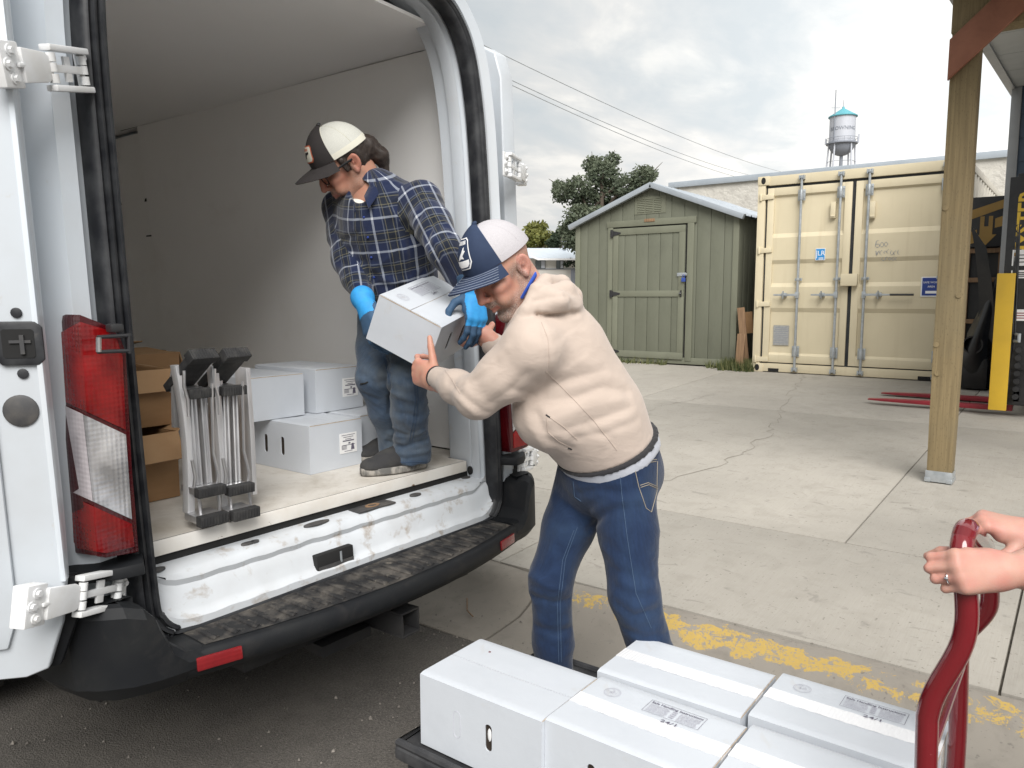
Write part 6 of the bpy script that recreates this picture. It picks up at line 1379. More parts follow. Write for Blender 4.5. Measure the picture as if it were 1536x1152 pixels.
# ------------------------------------------------------------------ implicit surfaces for figures (smooth unions, then surface nets)
from mathutils.bvhtree import BVHTree
class Sdf:
    def __init__(s, lo, hi, h):
        s.lo = np.asarray(lo, float); s.h = h; n = np.ceil((np.asarray(hi, float) - s.lo) / h).astype(int) + 1
        s.ax = [s.lo[i] + h * np.arange(n[i]) for i in range(3)]; s.d = np.full(tuple(n), 0.5, np.float32)
    def _sl(s, lo, hi, pad):
        sl = []
        for i in range(3):
            a = int(max(0, math.floor((lo[i] - pad - s.lo[i]) / s.h))); b = int(min(s.d.shape[i], math.ceil((hi[i] + pad - s.lo[i]) / s.h) + 1))
            if b <= a: return None
            sl.append(slice(a, b))
        return tuple(sl)
    def _p(s, sl): return np.stack(np.meshgrid(s.ax[0][sl[0]], s.ax[1][sl[1]], s.ax[2][sl[2]], indexing='ij'), -1)
    def _app(s, sl, e, k, op):
        d = s.d[sl]
        if op == 'u':
            if k > 0: h = np.clip(.5 + .5 * (d - e) / k, 0, 1); s.d[sl] = d + (e - d) * h - k * h * (1 - h)
            else: s.d[sl] = np.minimum(d, e)
        else:
            e = -e
            if k > 0: h = np.clip(.5 - .5 * (d - e) / k, 0, 1); s.d[sl] = d + (e - d) * h + k * h * (1 - h)
            else: s.d[sl] = np.maximum(d, e)
    def rc(s, a, b, ra, rb=None, k=.01, op='u', flat=None):
        a, b = np.asarray(a, float), np.asarray(b, float); rb = ra if rb is None else rb; R_ = max(ra, rb)
        if flat is not None and flat[1] > 1: R_ *= flat[1]
        sl = s._sl(np.minimum(a, b) - R_, np.maximum(a, b) + R_, k + 3 * s.h)
        if sl is None: return s
        P = s._p(sl) - a; ba = b - a; t = np.clip((P @ ba) / (ba @ ba + 1e-12), 0, 1); q = P - t[..., None] * ba; r = ra + (rb - ra) * t
        if flat is not None:
            n_, f = unit(flat[0]), flat[1]; q = q + (q @ n_)[..., None] * n_ * (1 / f - 1); e = (np.linalg.norm(q, axis=-1) - r) * (.5 + .5 * min(1, f))
        else: e = np.linalg.norm(q, axis=-1) - r
        s._app(sl, e.astype(np.float32), k, op); return s
    def ell(s, c, r, M=None, k=.01, op='u'):
        c, r = np.asarray(c, float), np.asarray(r, float); R_ = r.max(); sl = s._sl(c - R_, c + R_, k + 3 * s.h)
        if sl is None: return s
        P = s._p(sl) - c
        if M is not None: P = P @ np.asarray(M, float)
        k0 = np.linalg.norm(P / r, axis=-1); k1 = np.linalg.norm(P / (r * r), axis=-1) + 1e-9
        s._app(sl, (k0 * (k0 - 1) / k1).astype(np.float32), k, op); return s
    def clip(s, p, n, k=0.0):
        """keep the side the normal points away from"""
        sl = tuple(slice(0, q) for q in s.d.shape); e = ((s._p(sl) - np.asarray(p, float)) @ unit(n)).astype(np.float32)
        d = s.d
        if k > 0: h = np.clip(.5 - .5 * (d - e) / k, 0, 1); s.d = d + (e - d) * h + k * h * (1 - h)
        else: s.d = np.maximum(d, e)
        return s
    def mesh(s):
        D = s.d; S = D < 0; cnt = np.zeros(tuple(q - 1 for q in D.shape), np.uint8)
        for i in (0, 1):
            for j in (0, 1):
                for k in (0, 1): cnt += S[i:D.shape[0] - 1 + i, j:D.shape[1] - 1 + j, k:D.shape[2] - 1 + k]
        act = (cnt > 0) & (cnt < 8); I, J, K = np.nonzero(act); idx = np.full(cnt.shape, -1, np.int64); idx[I, J, K] = np.arange(len(I))
        P = np.zeros((len(I), 3)); Wt = np.zeros(len(I)); C = [(i, j, k) for i in (0, 1) for j in (0, 1) for k in (0, 1)]
        for a in C:
            for ax in range(3):
                if a[ax]: continue
                b = list(a); b[ax] = 1; da = D[I + a[0], J + a[1], K + a[2]]; db = D[I + b[0], J + b[1], K + b[2]]; m = (da < 0) != (db < 0)
                t = da[m] / (da[m] - db[m]); q = np.tile(np.asarray(a, float), (m.sum(), 1)); q[:, ax] += t; P[m] += q; Wt[m] += 1
        V = (P / Wt[:, None] + np.stack([I, J, K], 1)) * s.h + s.lo; F = []
        for ax in range(3):
            o = [1, 1, 1]; o[ax] = 0; sl0 = tuple(slice(0, -1) if i == ax else slice(1, -1) for i in range(3)); sl1 = tuple(slice(1, None) if i == ax else slice(1, -1) for i in range(3))
            A, B = S[sl0], S[sl1]; m = A != B; i, j, k = np.nonzero(m); base = [i, j, k]
            for q in range(3):
                if q != ax: base[q] = base[q] + 1
            u, v = [q for q in range(3) if q != ax]
            def cell(du, dv): c = [x.copy() for x in base]; c[u] -= du; c[v] -= dv; return idx[c[0], c[1], c[2]]
            Q = np.stack([cell(1, 1), cell(0, 1), cell(0, 0), cell(1, 0)], 1); inside = A[m]
            fl = inside if ax != 1 else ~inside
            Q[~fl] = Q[~fl][:, ::-1]; F.append(Q)
        F = np.concatenate(F); F = F[(F >= 0).all(1)]
        return V, F
def relax(V, F, it=2, lam=.5):
    E = np.concatenate([F[:, [0, 1]], F[:, [1, 2]], F[:, [2, 3]], F[:, [3, 0]]]); E = np.concatenate([E, E[:, ::-1]])
    deg = np.bincount(E[:, 0], minlength=len(V)).astype(float)
    for _ in range(it):
        A = np.zeros_like(V)
        for c in range(3): A[:, c] = np.bincount(E[:, 0], weights=V[E[:, 1], c], minlength=len(V))
        V = V + lam * (A / np.maximum(deg, 1)[:, None] - V)
    return V
def vnormals(V, F):
    n = np.cross(V[F[:, 2]] - V[F[:, 0]], V[F[:, 3]] - V[F[:, 1]]); N = np.zeros_like(V)
    for i in range(4):
        for c in range(3): N[:, c] += np.bincount(F[:, i], weights=n[:, c], minlength=len(V))
    return N / (np.linalg.norm(N, axis=1, keepdims=True) + 1e-12)
def polyd(V, pts):
    """distance of each vertex to a polyline"""
    best = np.full(len(V), 9.0)
    for a, b in zip(pts[:-1], pts[1:]):
        a, b = np.asarray(a), np.asarray(b); ba = b - a; t = np.clip(((V - a) @ ba) / (ba @ ba + 1e-12), 0, 1); best = np.minimum(best, np.linalg.norm(V - a - t[:, None] * ba, axis=1))
    return best
class Surf:
    """ray lookups on a finished figure surface, used to lay seams, folds, buttons and pockets on it"""
    def __init__(s, V, F): s.b = BVHTree.FromPolygons([tuple(v) for v in V], [tuple(int(i) for i in f) for f in F])
    def hit(s, x, y, off=0.0):
        d = unit(C_F + C_R * (x - 768) / CAM_F - C_U * (y - 576) / CAM_F); p, n, i, dist = s.b.ray_cast(Vector(C_O), Vector(d))
        if p is None: return None
        n = np.array(n); n = n if n @ d < 0 else -n; return np.array(p) + n * off
    def line(s, pts, off=0.0, n=8):
        out_ = []
        for (xa, ya_), (xb, yb_) in zip(pts[:-1], pts[1:]):
            for i in range(n): out_.append((xa + (xb - xa) * i / n, ya_ + (yb_ - ya_) * i / n))
        out_.append(pts[-1]); h = [s.hit(x, y, off) for x, y in out_]; return [p for p in h if p is not None]
def folds(V, F, lst):
    """press creases (negative) or raise ridges (positive) along polylines given in the photograph"""
    S = Surf(V, F); N = vnormals(V, F); D = np.zeros(len(V))
    for pts, amp, w in lst:
        L = S.line(pts, 0, 5)
        if len(L) < 2: continue
        d = polyd(V, L); D += amp * (np.exp(-np.sqrt((d / w) ** 2 + .05) * 1.25) * 1.3 - .40 * np.exp(-((d - 1.9 * w) / w) ** 2))
    return V + N * D[:, None]
def noise3(P, scale, seed):
    g = np.random.default_rng(seed); T = g.random(4096).astype(np.float32); Q = P * scale; i = np.floor(Q).astype(np.int64); f = Q - i; f = f * f * (3 - 2 * f); out_ = 0
    for dx in (0, 1):
        for dy in (0, 1):
            for dz in (0, 1):
                h = ((i[:, 0] + dx) * 73856093 ^ (i[:, 1] + dy) * 19349663 ^ (i[:, 2] + dz) * 83492791) & 4095
                out_ = out_ + T[h] * np.abs(1 - dx - f[:, 0]) * np.abs(1 - dy - f[:, 1]) * np.abs(1 - dz - f[:, 2])
    return out_ * 2 - 1
def cloth(V, F, along, seed, amp, sc=(26, 9)):
    """soft random creases running across `along`"""
    a = unit(along); e = unit(np.cross(a, vec(.3, .9, .2))); g = np.cross(a, e); Q = np.stack([V @ a * sc[0], V @ e * sc[1], V @ g * sc[1]], 1)
    Q[:, 0] += 1.6 * noise3(V, 7, seed + 50); r = 1 - 2 * np.abs(noise3(Q, 1.0, seed)); w_ = np.clip(.5 + noise3(V, 5, seed + 9), 0, 1)
    return V + vnormals(V, F) * (amp * w_ * np.sign(r) * np.abs(r) ** 1.4)[:, None]
def fmesh(name, V, F, mat, parent, tint=None, uv=None, smooth=True):
    me = bpy.data.meshes.new(name); me.from_pydata(V.tolist(), [], F.tolist())
    me.polygons.foreach_set('use_smooth', [smooth] * len(me.polygons))
    if tint is not None:
        a = me.attributes.new('tint', 'FLOAT_COLOR', 'POINT'); a.data.foreach_set('color', np.concatenate([tint, np.ones((len(tint), 1))], 1).astype(np.float32).ravel())
    if uv is not None:
        l_ = me.uv_layers.new(name='UVMap'); l_.data.foreach_set('uv', uv.astype(np.float32).ravel())
    bm = bmesh.new(); bm.from_mesh(me); bmesh.ops.recalc_face_normals(bm, faces=bm.faces); bm.to_mesh(me); bm.free()
    return link(name, me, mat, parent)
def clothuv(V, F, bones):
    """cloth coordinates in metres: bones = [(a, b, radius, reference dir, u offset, v offset)]; every face follows its nearest bone"""
    Cn = V[F].mean(1); best = np.full(len(F), 9.0); pid = np.zeros(len(F), int)
    for i, (a, b, r, ref, uo, vo) in enumerate(bones):
        a, b = np.asarray(a, float), np.asarray(b, float); ba = b - a; t = np.clip(((Cn - a) @ ba) / (ba @ ba), -.0, 1.0); d = np.linalg.norm(Cn - a - t[:, None] * ba, axis=1) / r
        m = d < best; best[m] = d[m]; pid[m] = i
    UV = np.zeros((len(F), 4, 2))
    for i, (a, b, r, ref, uo, vo) in enumerate(bones):
        m = pid == i
        if not m.any(): continue
        a, b = np.asarray(a, float), np.asarray(b, float); ax = unit(b - a); e1 = unit(np.asarray(ref, float) - ax * (np.asarray(ref, float) @ ax)); e2 = np.cross(ax, e1)
        def ang(P): q = P - a; return np.arctan2(q @ e2, q @ e1)
        ac = ang(Cn[m])[:, None]; P = V[F[m]]; av = ang(P.reshape(-1, 3)).reshape(-1, 4); dlt = (av - ac + math.pi) % (2 * math.pi) - math.pi
        UV[m, :, 0] = (ac + dlt) * r + uo; UV[m, :, 1] = ((P - a) @ ax) + vo
        if uo >= .3: UV[m, :, 0] = ((P - a) @ e2) * 1.15 + uo
    return UV.reshape(-1, 2)
def merge(parts):
    Vs, Fs, Ts, o = [], [], [], 0
    for V, F, T in parts: Vs.append(V); Fs.append(F + o); Ts.append(T); o += len(V)
    V = np.concatenate(Vs); F = np.concatenate(Fs); st = np.cumsum([0] + [len(v) for v in Vs])
    big = max(range(len(Vs)), key=lambda i: np.ptp(Vs[i][:, 2])); X = []
    for i in range(len(Vs)):        # sew each piece to the trunk under the clothes
        if i == big: continue
        c = Vs[big].mean(0); a = int(np.argmin(np.linalg.norm(Vs[i] - c, axis=1))); b = int(np.argmin(np.linalg.norm(Vs[big] - Vs[i][a], axis=1)))
        fa = Fs[i][(Fs[i] == a + st[i]).any(1)][0]; fb = Fs[big][(Fs[big] == b + st[big]).any(1)][0]; X.append([fa[0], fa[1], fb[0], fb[1]])
    return V, np.concatenate([F, np.array(X)]) if X else F, np.concatenate(Ts)
def bounds(pts, pad):
    P = np.array([np.asarray(p, float) for p in pts]); return P.min(0) - pad, P.max(0) + pad
def frame3(f, u):
    f = unit(f); u = np.asarray(u, float); u = unit(u - f * (u @ f)); return np.stack([f, np.cross(u, f), u], 1)     # columns: forward, left, up
def camdir(r, u, f): return C_R * r + C_U * u + C_F * f

# ---- heads in their own frame (forward, left, up), origin between the ears
def head_sdf(neck_to, h=.0033, wide=1.0, chin=1.0, smile=0.0):
    s = Sdf((-.135, -.11, -.20), (.145, .11, .15), h); w = wide
    s.ell((-.006, 0, .045), (.097, .076 * w, .088), k=0); s.ell((.030, 0, .018), (.066, .063 * w, .070), k=.02)
    s.ell((.040, 0, -.048), (.052, .050 * w, .058), k=.025)
    for y in (-1, 1): s.rc((-.004, y * .056 * w, -.035), (.012, y * .053 * w, -.070), .020, .018, k=.02); s.rc((.012, y * .053 * w, -.070), (.072, y * .017, -.102 * chin), .018, .017, k=.02)
    s.ell((.080, 0, -.102 * chin), (.021, .023, .020), k=.015)
    for y in (-1, 1):
        s.rc((.088, y * .012, .036), (.074, y * .048 * w, .034), .011, .010, k=.014)
        s.ell((.068, y * .046 * w, -.010), (.026, .021, .020), k=.018)
        s.ell((.076, y * .040, -.046), (.020, .017, .024), k=.02)
    for y in (-1, 1): s.ell((.105, y * .033, .017), (.026, .019, .013), k=.012, op='s')
    for y in (-1, 1): s.ell((.0745, y * .032, .0165), (.0155, .0165, .0118), k=.004)
    for y in (-1, 1): s.rc((.0915, y * .018, .0125), (.0835, y * .046, .0115), .0020, .0015, k=.002, op='s')
    s.rc((.094, 0, .030), (.112, 0, -.004), .0085, .0105, k=.010); s.rc((.110, 0, -.004), (.119, 0, -.021), .0105, .0125, k=.008)
    for y in (-1, 1): s.ell((.106, y * .0125, -.0265), (.0105, .0085, .0085), k=.006); s.ell((.111, y * .0075, -.0345), (.0045, .0035, .004), k=.002, op='s')
    s.ell((.090, 0, -.050), (.017, .024, .020), k=.012)
    up = .006 * smile
    for y in (-1, 1):
        s.rc((.1035, 0, -.0555), (.090, y * .026, -.0595 + up), .0055, .0035, k=.004); s.rc((.1015, 0, -.0680), (.089, y * .024, -.0640 + up), .0062, .0036, k=.004)
        s.rc((.110, 0, -.0615), (.094, y * .028, -.0620 + up), .0022, .0016, k=.002, op='s')
        s.rc((.086, y * .030, -.030), (.080, y * .040, -.062), .0028, .0022, k=.005, op='s')
    s.ell((.095, 0, -.083), (.010, .018, .006), k=.008, op='s')
    for y in (-1, 1):       # ears
        t_ = R(18); M = np.array([[math.cos(t_), 0, -math.sin(t_)], [0, 1, 0], [math.sin(t_), 0, math.cos(t_)]])
        yaw = y * R(24); Mz = np.array([[math.cos(yaw), -math.sin(yaw), 0], [math.sin(yaw), math.cos(yaw), 0], [0, 0, 1]]); M = Mz.T @ M
        c = vec(-.014, y * .080 * w, .000); s.ell(c, (.0215, .0075, .033), M, k=.006)
        s.ell(c + vec(.002, y * .0075, .006), (.0125, .0055, .019), M, k=.004, op='s'); s.ell(c + vec(.007, y * .003, -.004), (.006, .008, .007), M, k=.003, op='s'); s.ell(c + vec(.010, y * .001, -.026), (.008, .006, .010), M, k=.005)
        s.ell(c + vec(.006, y * .007, .004), (.004, .002, .012), M, k=.003)
    s.rc((-.030, 0, -.045), neck_to, .056, .060, k=.03)
    return s
# ---- hands: wrist, finger direction, back-of-hand normal, side of the thumb
def hand_prims(Wp, X, N, side, curls, thumb, sc=1.0, spread=0.0):
    X = unit(X); N = unit(np.asarray(N, float) - X * (np.asarray(N, float) @ X)); Y = np.cross(N, X) * side; Wp = np.asarray(Wp, float); out_ = []
    L = lambda x, y, z: Wp + sc * (X * x + Y * y + N * z)
    fb = [(.093, .030, 0), (.097, .010, .002), (.093, -.010, .001), (.085, -.028, -.002)]; ln = [(.043, .026, .021), (.047, .030, .022), (.043, .028, .021), (.034, .021, .019)]; rr = [(.0095, .0086, .0078, .0066), (.0098, .0088, .008, .0068), (.0094, .0084, .0076, .0064), (.0084, .0074, .0068, .0058)]
    for i, (b, l, r) in enumerate(zip(fb, ln, rr)):
        out_.append(('p', L(.004, b[1] * .55, 0), L(*b), .0165 * sc, .0125 * sc, .014)); p = L(*b); a = 0; sp = (1.5 - i) * spread
        for j in range(3):
            a += curls[i][j]; d = X * math.cos(a) - N * math.sin(a) + Y * sp * math.cos(a); q = p + unit(d) * l[j] * sc; out_.append(('f', p, q, r[j] * sc, r[j + 1] * sc, .004 if j else .007)); p = q
        out_.append(('tip', p, unit(d), N))
    out_.append(('p', L(.012, .018, -.010), L(.060, .030, -.012), .017 * sc, .013 * sc, .016)); out_.append(('p', L(.012, -.020, -.010), L(.070, -.026, -.010), .014 * sc, .011 * sc, .014))
    p = L(.018, .026, -.008)
    for j, (d, l, r0, r1) in enumerate(zip(thumb, (.044, .034, .028), (.0150, .0112, .0100), (.0115, .0102, .0078))):
        dd = unit(X * d[0] + Y * d[1] + N * d[2]); q = p + dd * l * sc; out_.append(('f', p, q, r0 * sc, r1 * sc, .008 if j == 0 else .004)); p = q
    out_.append(('tip', p, dd, N)); return out_
def hand_mesh(prims, arm, h=.0026, flatN=None, inflate=0.0):
    pts = [q for p in prims if p[0] != 'tip' for q in (p[1], p[2])] + [a[0] for a in arm]
    lo, hi = bounds(pts, .052); s = Sdf(lo, hi, h)
    for a, b in zip(arm[:-1], arm[1:]): s.rc(a[0], b[0], a[1], b[1], k=.012, flat=a[2] if len(a) > 2 else None)
    for p in prims:
        if p[0] != 'tip': s.rc(p[1], p[2], p[3] + inflate, p[4] + inflate, k=p[5])
    V, F = s.mesh(); return relax(V, F, 1, .4), F
def nails(prims, mat, parent, name='fingernail', only=None, size=.0052):
    n = 0
    for p in prims:
        if p[0] == 'tip':
            if only is None or n in only:
                c, d, N = p[1], p[2], p[3]; nn_ = unit(N - d * (N @ d)); m = MB(); m.ball(c - d * .003 + nn_ * .0042, (size * 1.25, size, .0022), 10, 6, np.stack([d, np.cross(nn_, d), nn_], 1)); m.build(name, mat, parent)
            n += 1
# ---- caps: crown panels, peak, button in the head frame
def crown_pt(az, el, off=0.0, tall=.0):
    ca = math.cos(az); rx = .107 + (.004 if ca > 0 else 0) + off; ry = .084 + off; rz = .098 + tall * max(0, ca) + off
    q = el; x = -.006 + rx * math.cos(q) * ca; y = ry * math.cos(q) * math.sin(az); z = .050 + rz * math.sin(q) - .012 * (1 - math.sin(q)) * (0.5 - ca * .9)
    return vec(x, y, z)
def cap(person, H, O, front, back, band, peak_mat, btn, thread=None, split=1.15, peak_len=.078):
    W_ = lambda p: O + H @ p
    root = MB(); root.plate(lambda u, v: W_(crown_pt(-split + 2 * split * u, v * 1.5, 0, .012)), 22, 14, -.004); c = root.build('cap', MT[front], person)
    m = MB(); m.plate(lambda u, v: W_(crown_pt(split + (2 * math.pi - 2 * split) * u, v * 1.5, -.0006, .0)), 26, 14, -.004); me = m.mesh('cap_mesh'); uvl = me.uv_layers.new(name='UVMap')
    for lp in me.loops: uvl.data[lp.index].uv = (me.vertices[lp.vertex_index].co.dot(Vector(H[:, 1])), me.vertices[lp.vertex_index].co.dot(Vector(H[:, 2])))
    link('cap_mesh', me, MT[back], c)
    m = MB(); m.plate(lambda u, v: W_(crown_pt(split + (2 * math.pi - 2 * split) * u, v * .19 + .0, .0012)), 26, 3, -.003); m.build('cap_band', MT[band], c)
    for az in (split, -split): m = MB(); m.tube([W_(crown_pt(az, e, .0008, .006)) for e in np.linspace(0.0, 1.5, 14)], .0021, 6); m.build('cap_seam', MT[band if thread is None else thread], c)
    for az in (math.pi * .62, -math.pi * .62, math.pi): m = MB(); m.tube([W_(crown_pt(az, e, .0010)) for e in np.linspace(0.15, 1.5, 14)], .0034, 6, flat=(1, .5)); m.build('cap_rib', MT[band], c)
    def pk(u, v):
        az = -1.12 + 2.24 * u; b = crown_pt(az, .02, .002, .012); t = (u - .5) * 2; L = peak_len * max(0.0, 1 - t * t) ** .42 + .004
        return W_(b + vec(L * v * (1.0 - .12 * t * t), t * .010 * v, -.002 * v - .034 * t * t * v - .004 * t * t + .010 * v * (1 - v)))
    m = MB(); m.plate(pk, 24, 8, -.0035); p = m.build('peak', MT[peak_mat], c)
    if thread:
        for v in (.18, .34, .50, .66, .82, .95): m = MB(); m.tube([np.asarray(pk(u, v)) + H[:, 2] * .0008 for u in np.linspace(.03, .97, 24)], .0007, 4); m.build('stitch_row', MT[thread], p)
    m = MB(); m.ball(W_(crown_pt(0, 1.555, .001, .012) * vec(0, 0, 1) + vec(-.004, 0, .0)), (.009, .009, .006), 12, 8, H); m.build('cap_button', MT[btn], c)
    return c
def crown_patch(H, O, az0, el0, poly, off, lv=3):
    c = np.mean(poly, axis=0); n = len(poly); T = [(c, np.asarray(poly[i], float), np.asarray(poly[(i + 1) % n], float)) for i in range(n)]
    for _ in range(lv): T = [t for a, b, d in T for e, f, g in [((a + b) / 2, (b + d) / 2, (a + d) / 2)] for t in ((a, e, g), (e, b, f), (g, f, d), (e, f, g))]
    m = MB()
    for t in T: m.add([O + H @ crown_pt(az0 + x / .085, el0 + y / .098, off + .0045, .012) for x, y in t], [(0, 1, 2)])
    return m
# ------------------------------------------------------------------ shared figure pieces
def chain(s, pts, k=.03, flat=None):
    for (a, ra), (b, rb) in zip(pts[:-1], pts[1:]): s.rc(a, b, ra, rb, k=k, flat=flat)
def zero_tint(V): return np.zeros((len(V), 3))
def sstep(a, b, x): t = np.clip((x - a) / (b - a), 0, 1); return t * t * (3 - 2 * t)
def build_head(O, H, neck_base, beard, wide=1.0, smile=0.0, stub=.0, h=.0033):
    nl = H.T @ (np.asarray(neck_base, float) - O); nl = nl / np.linalg.norm(nl) * min(.19, np.linalg.norm(nl))
    s = head_sdf(nl, h, wide, 1.0, smile); V, F = s.mesh(); V = relax(V, F, 1, .35)
    f, l, u = V[:, 0], V[:, 1], V[:, 2]; al = np.abs(l); T = np.zeros((len(V), 3))
    jaw = sstep(-.040, -.066, u + .35 * (f - .05) * (f < .05)) * sstep(-.035, .0, f) * sstep(-.155, -.125, u)
    chinb = sstep(.045, .062, f) * sstep(-.066, -.080, u); mou = sstep(.078, .086, f) * sstep(-.034, -.040, u) * sstep(-.060, -.052, u) * sstep(.036, .026, al)
    side = sstep(.058, .066, al) * sstep(-.01, .0, f) * sstep(.040, .028, f) * sstep(.03, .01, u)
    lips = sstep(.0850, .0895, f) * sstep(.028, .022, al) * np.exp(-((u + .0618 - .006 * smile * (al / .026) ** 2) / .0085) ** 2)
    T[:, 0] = np.clip(beard * (np.maximum(np.maximum(jaw * .62, chinb), np.maximum(mou, side * .7))) + stub * sstep(.015, -.02, f) * sstep(-.075, -.05, u), 0, 1) * (1 - sstep(.3, .7, lips))
    T[:, 0] = np.maximum(T[:, 0], .8 * (f > .062) * sstep(.010, .016, al) * sstep(.056, .048, al) * np.exp(-((u - .040 + .12 * (al - .03)) / .0055) ** 2))
    T[:, 1] = np.clip(lips, 0, 1) * .8
    T[:, 2] = np.clip(.75 * np.exp(-(((f - .112) / .025) ** 2 + (l / .022) ** 2 + ((u + .012) / .025) ** 2)) + .45 * np.exp(-(((al - .052) / .02) ** 2 + ((u + .012) / .022) ** 2)) * (f > .03) + .6 * (al > .078), 0, 1)
    return V @ H.T + O, F, T
def shoe(parent, heel, toe, zf, sole='shoe_sole', up='shoe', high=.085, w=.047):
    heel, toe = np.asarray(heel, float), np.asarray(toe, float); d = unit(vec(toe[0] - heel[0], toe[1] - heel[1], 0)); L = np.linalg.norm((toe - heel)[:2]); sd = np.cross(EZ, d); o = vec(heel[0], heel[1], zf)
    def outline(z, g=0.0, n=22):
        P = []
        for i in range(n):
            a = 2 * math.pi * i / n; x = .5 - .5 * math.cos(a); ww = w * (.72 + .38 * math.sin(math.pi * min(1, x * .95) ** 1.15)) * (1 if 0 < x < 1 else .6); P.append(o + d * (x * L + (-g if x < .5 else g) * .4) + sd * math.copysign(abs(math.sin(a)) ** .65, math.sin(a)) * (ww + g) + EZ * z)
        return P
    m = MB(); m.loft([outline(.0, -.004), outline(.004, .002), outline(.022, .003), outline(.027, .0)]); sh_ = m.build('shoe', MT[sole], parent, angle=50)
    s = Sdf(o - .08, o + d * L + vec(.08, .08, .18), .006) if False else None
    lo, hi = bounds([o, o + d * L, o + EZ * .15], .07); s = Sdf(lo, hi, .006)
    s.rc(o + d * .05 + EZ * .045, o + d * (L - .045) + EZ * .030, w * .98, w * .92, k=0, flat=(EZ, .72)); s.rc(o + d * .045 + EZ * .05, o + d * .06 + EZ * high, .042, .044, k=.03); s.rc(o + d * .07 + EZ * (high - .01), o + d * (L * .62) + EZ * .05, .038, .036, k=.03)
    s.clip(o + EZ * .020, -EZ); V, F = s.mesh(); fmesh('shoe_upper', relax(V, F, 1), F, MT[up], sh_)
    m = MB(); m.tube([o + d * (L * (.50 + .40 * math.sin(t))) + sd * math.cos(t) * w * .80 + EZ * (.058 - .016 * math.sin(t)) for t in np.linspace(0, math.pi, 14)], .0028, 6); m.build('toe_seam', MT[up], sh_)
    return sh_
def thread_line(S, pts, parent, mat, r=.0012, name='stitching', n=10):
    L = S.line(pts, .0008, n)
    if len(L) > 2: m = MB(); m.tube(L, r, 5); return m.build(name, mat, parent)

# ================================================================== man in the beige hoodie
P2 = thing('person', 'man in beige hoodie, blue jeans and navy cap leaning to take the carton', 'person', (at(915, 1000, 2.42)[0], at(915, 1000, 2.42)[1], 0))
lat2 = unit(camdir(.22, 0, -1)); lat2[2] = 0; lat2 = unit(lat2)
NB2 = at(812, 470, 2.25)
H2 = frame3(camdir(-.62, -.66, -.42), camdir(-.52, .74, -.38)); O2 = at(756, 406, 2.215)
sp2 = [(at(912, 672, 2.40), .150), (at(882, 622, 2.37), .160), (at(852, 572, 2.33), .152), (at(831, 524, 2.29), .138), (at(816, 488, 2.26), .110)]
shL, elL, wrL = at(797, 524, 2.12), at(716, 596, 2.18), at(656, 566, 2.36)
shR, elR, wrR = at(806, 500, 2.46), at(775, 545, 2.62), at(722, 503, 2.66)
hipL, knL, anL = at(934, 708, 2.345), at(951, 893, 2.29), at(1006, 1062, 2.36)
hipR, knR, anR = at(880, 712, 2.49), at(826, 868, 2.47), at(834, 1062, 2.54)
for q in (anL, anR): q[2] = .10
# body: head, neck, trunk, limbs, hands
hd = build_head(O2, H2, NB2, .80, 1.03, .8, .25)
lo, hi = bounds([p for p, _ in sp2] + [shL, elL, shR, elR, knL, knR, anL, anR], .2); s = Sdf(lo, hi, .014)
chain(s, [(p, r * .70) for p, r in sp2] + [(NB2, .06)], .05, (lat2, 1.1)); chain(s, [(shL, .055), (elL, .042), (wrL, .030)]); chain(s, [(shR, .055), (elR, .042), (wrR, .030)])
s.rc(hipL, hipR, .060, k=.03); chain(s, [(hipL, .060), (knL, .052), (anL, .040)]); chain(s, [(hipR, .075), (knR, .052), (anR, .040)]); V, F = s.mesh(); parts = [hd, (V, F, zero_tint(V))]
# left hand: thumb up the near face, fingers under the lower edge of the carton
nface = -_w; 
wp = at(651, 570, 2.385)
hx = unit(hb(-.22, -1.04, -1.22) - wp); hn = unit(nface * .95 + _v * .18)
hpL = hand_prims(wp, hx, hn, -1 if np.cross(hn, hx) @ _v < 0 else 1, [(.50, .85, .45), (.55, .9, .45), (.58, .95, .45), (.62, 1.0, .45)], [(.55, .62, -.12), (.62, .75, -.10), (.55, .82, -.05)], 1.06, .10)
V, F = hand_mesh(hpL, [(elL, .040), (wp - hx * .03, .0285, (hn, .80)), (wp + hx * .02, .0270, (hn, .72))]); T = zero_tint(V); T[:, 2] = np.clip(.25 + .45 * noise3(V, 55, 2), 0, .8); parts.append((V, F, T))
hxR = unit(hb(1.0, .55, -1.0) - wrR); hnR = unit(camdir(.55, -.35, -.75)); hpR = hand_prims(wrR, hxR, hnR, 1, [(.7, 1.0, .7)] * 4, [(.4, .8, -.4), (.6, .7, -.4), (.7, .5, -.3)], 1.04)
V, F = hand_mesh(hpR, [(elR, .040), (wrR - hxR * .02, .028), (wrR + hxR * .02, .026)]); T = zero_tint(V); T[:, 2] = np.clip(.25 + .45 * noise3(V, 55, 2), 0, .8); parts.append((V, F, T))
V, F, T = merge(parts); fmesh('body', V, F, MT['skin_b'], P2, T)
nails(hpL, MT['skin_c'], P2, only=(4,))
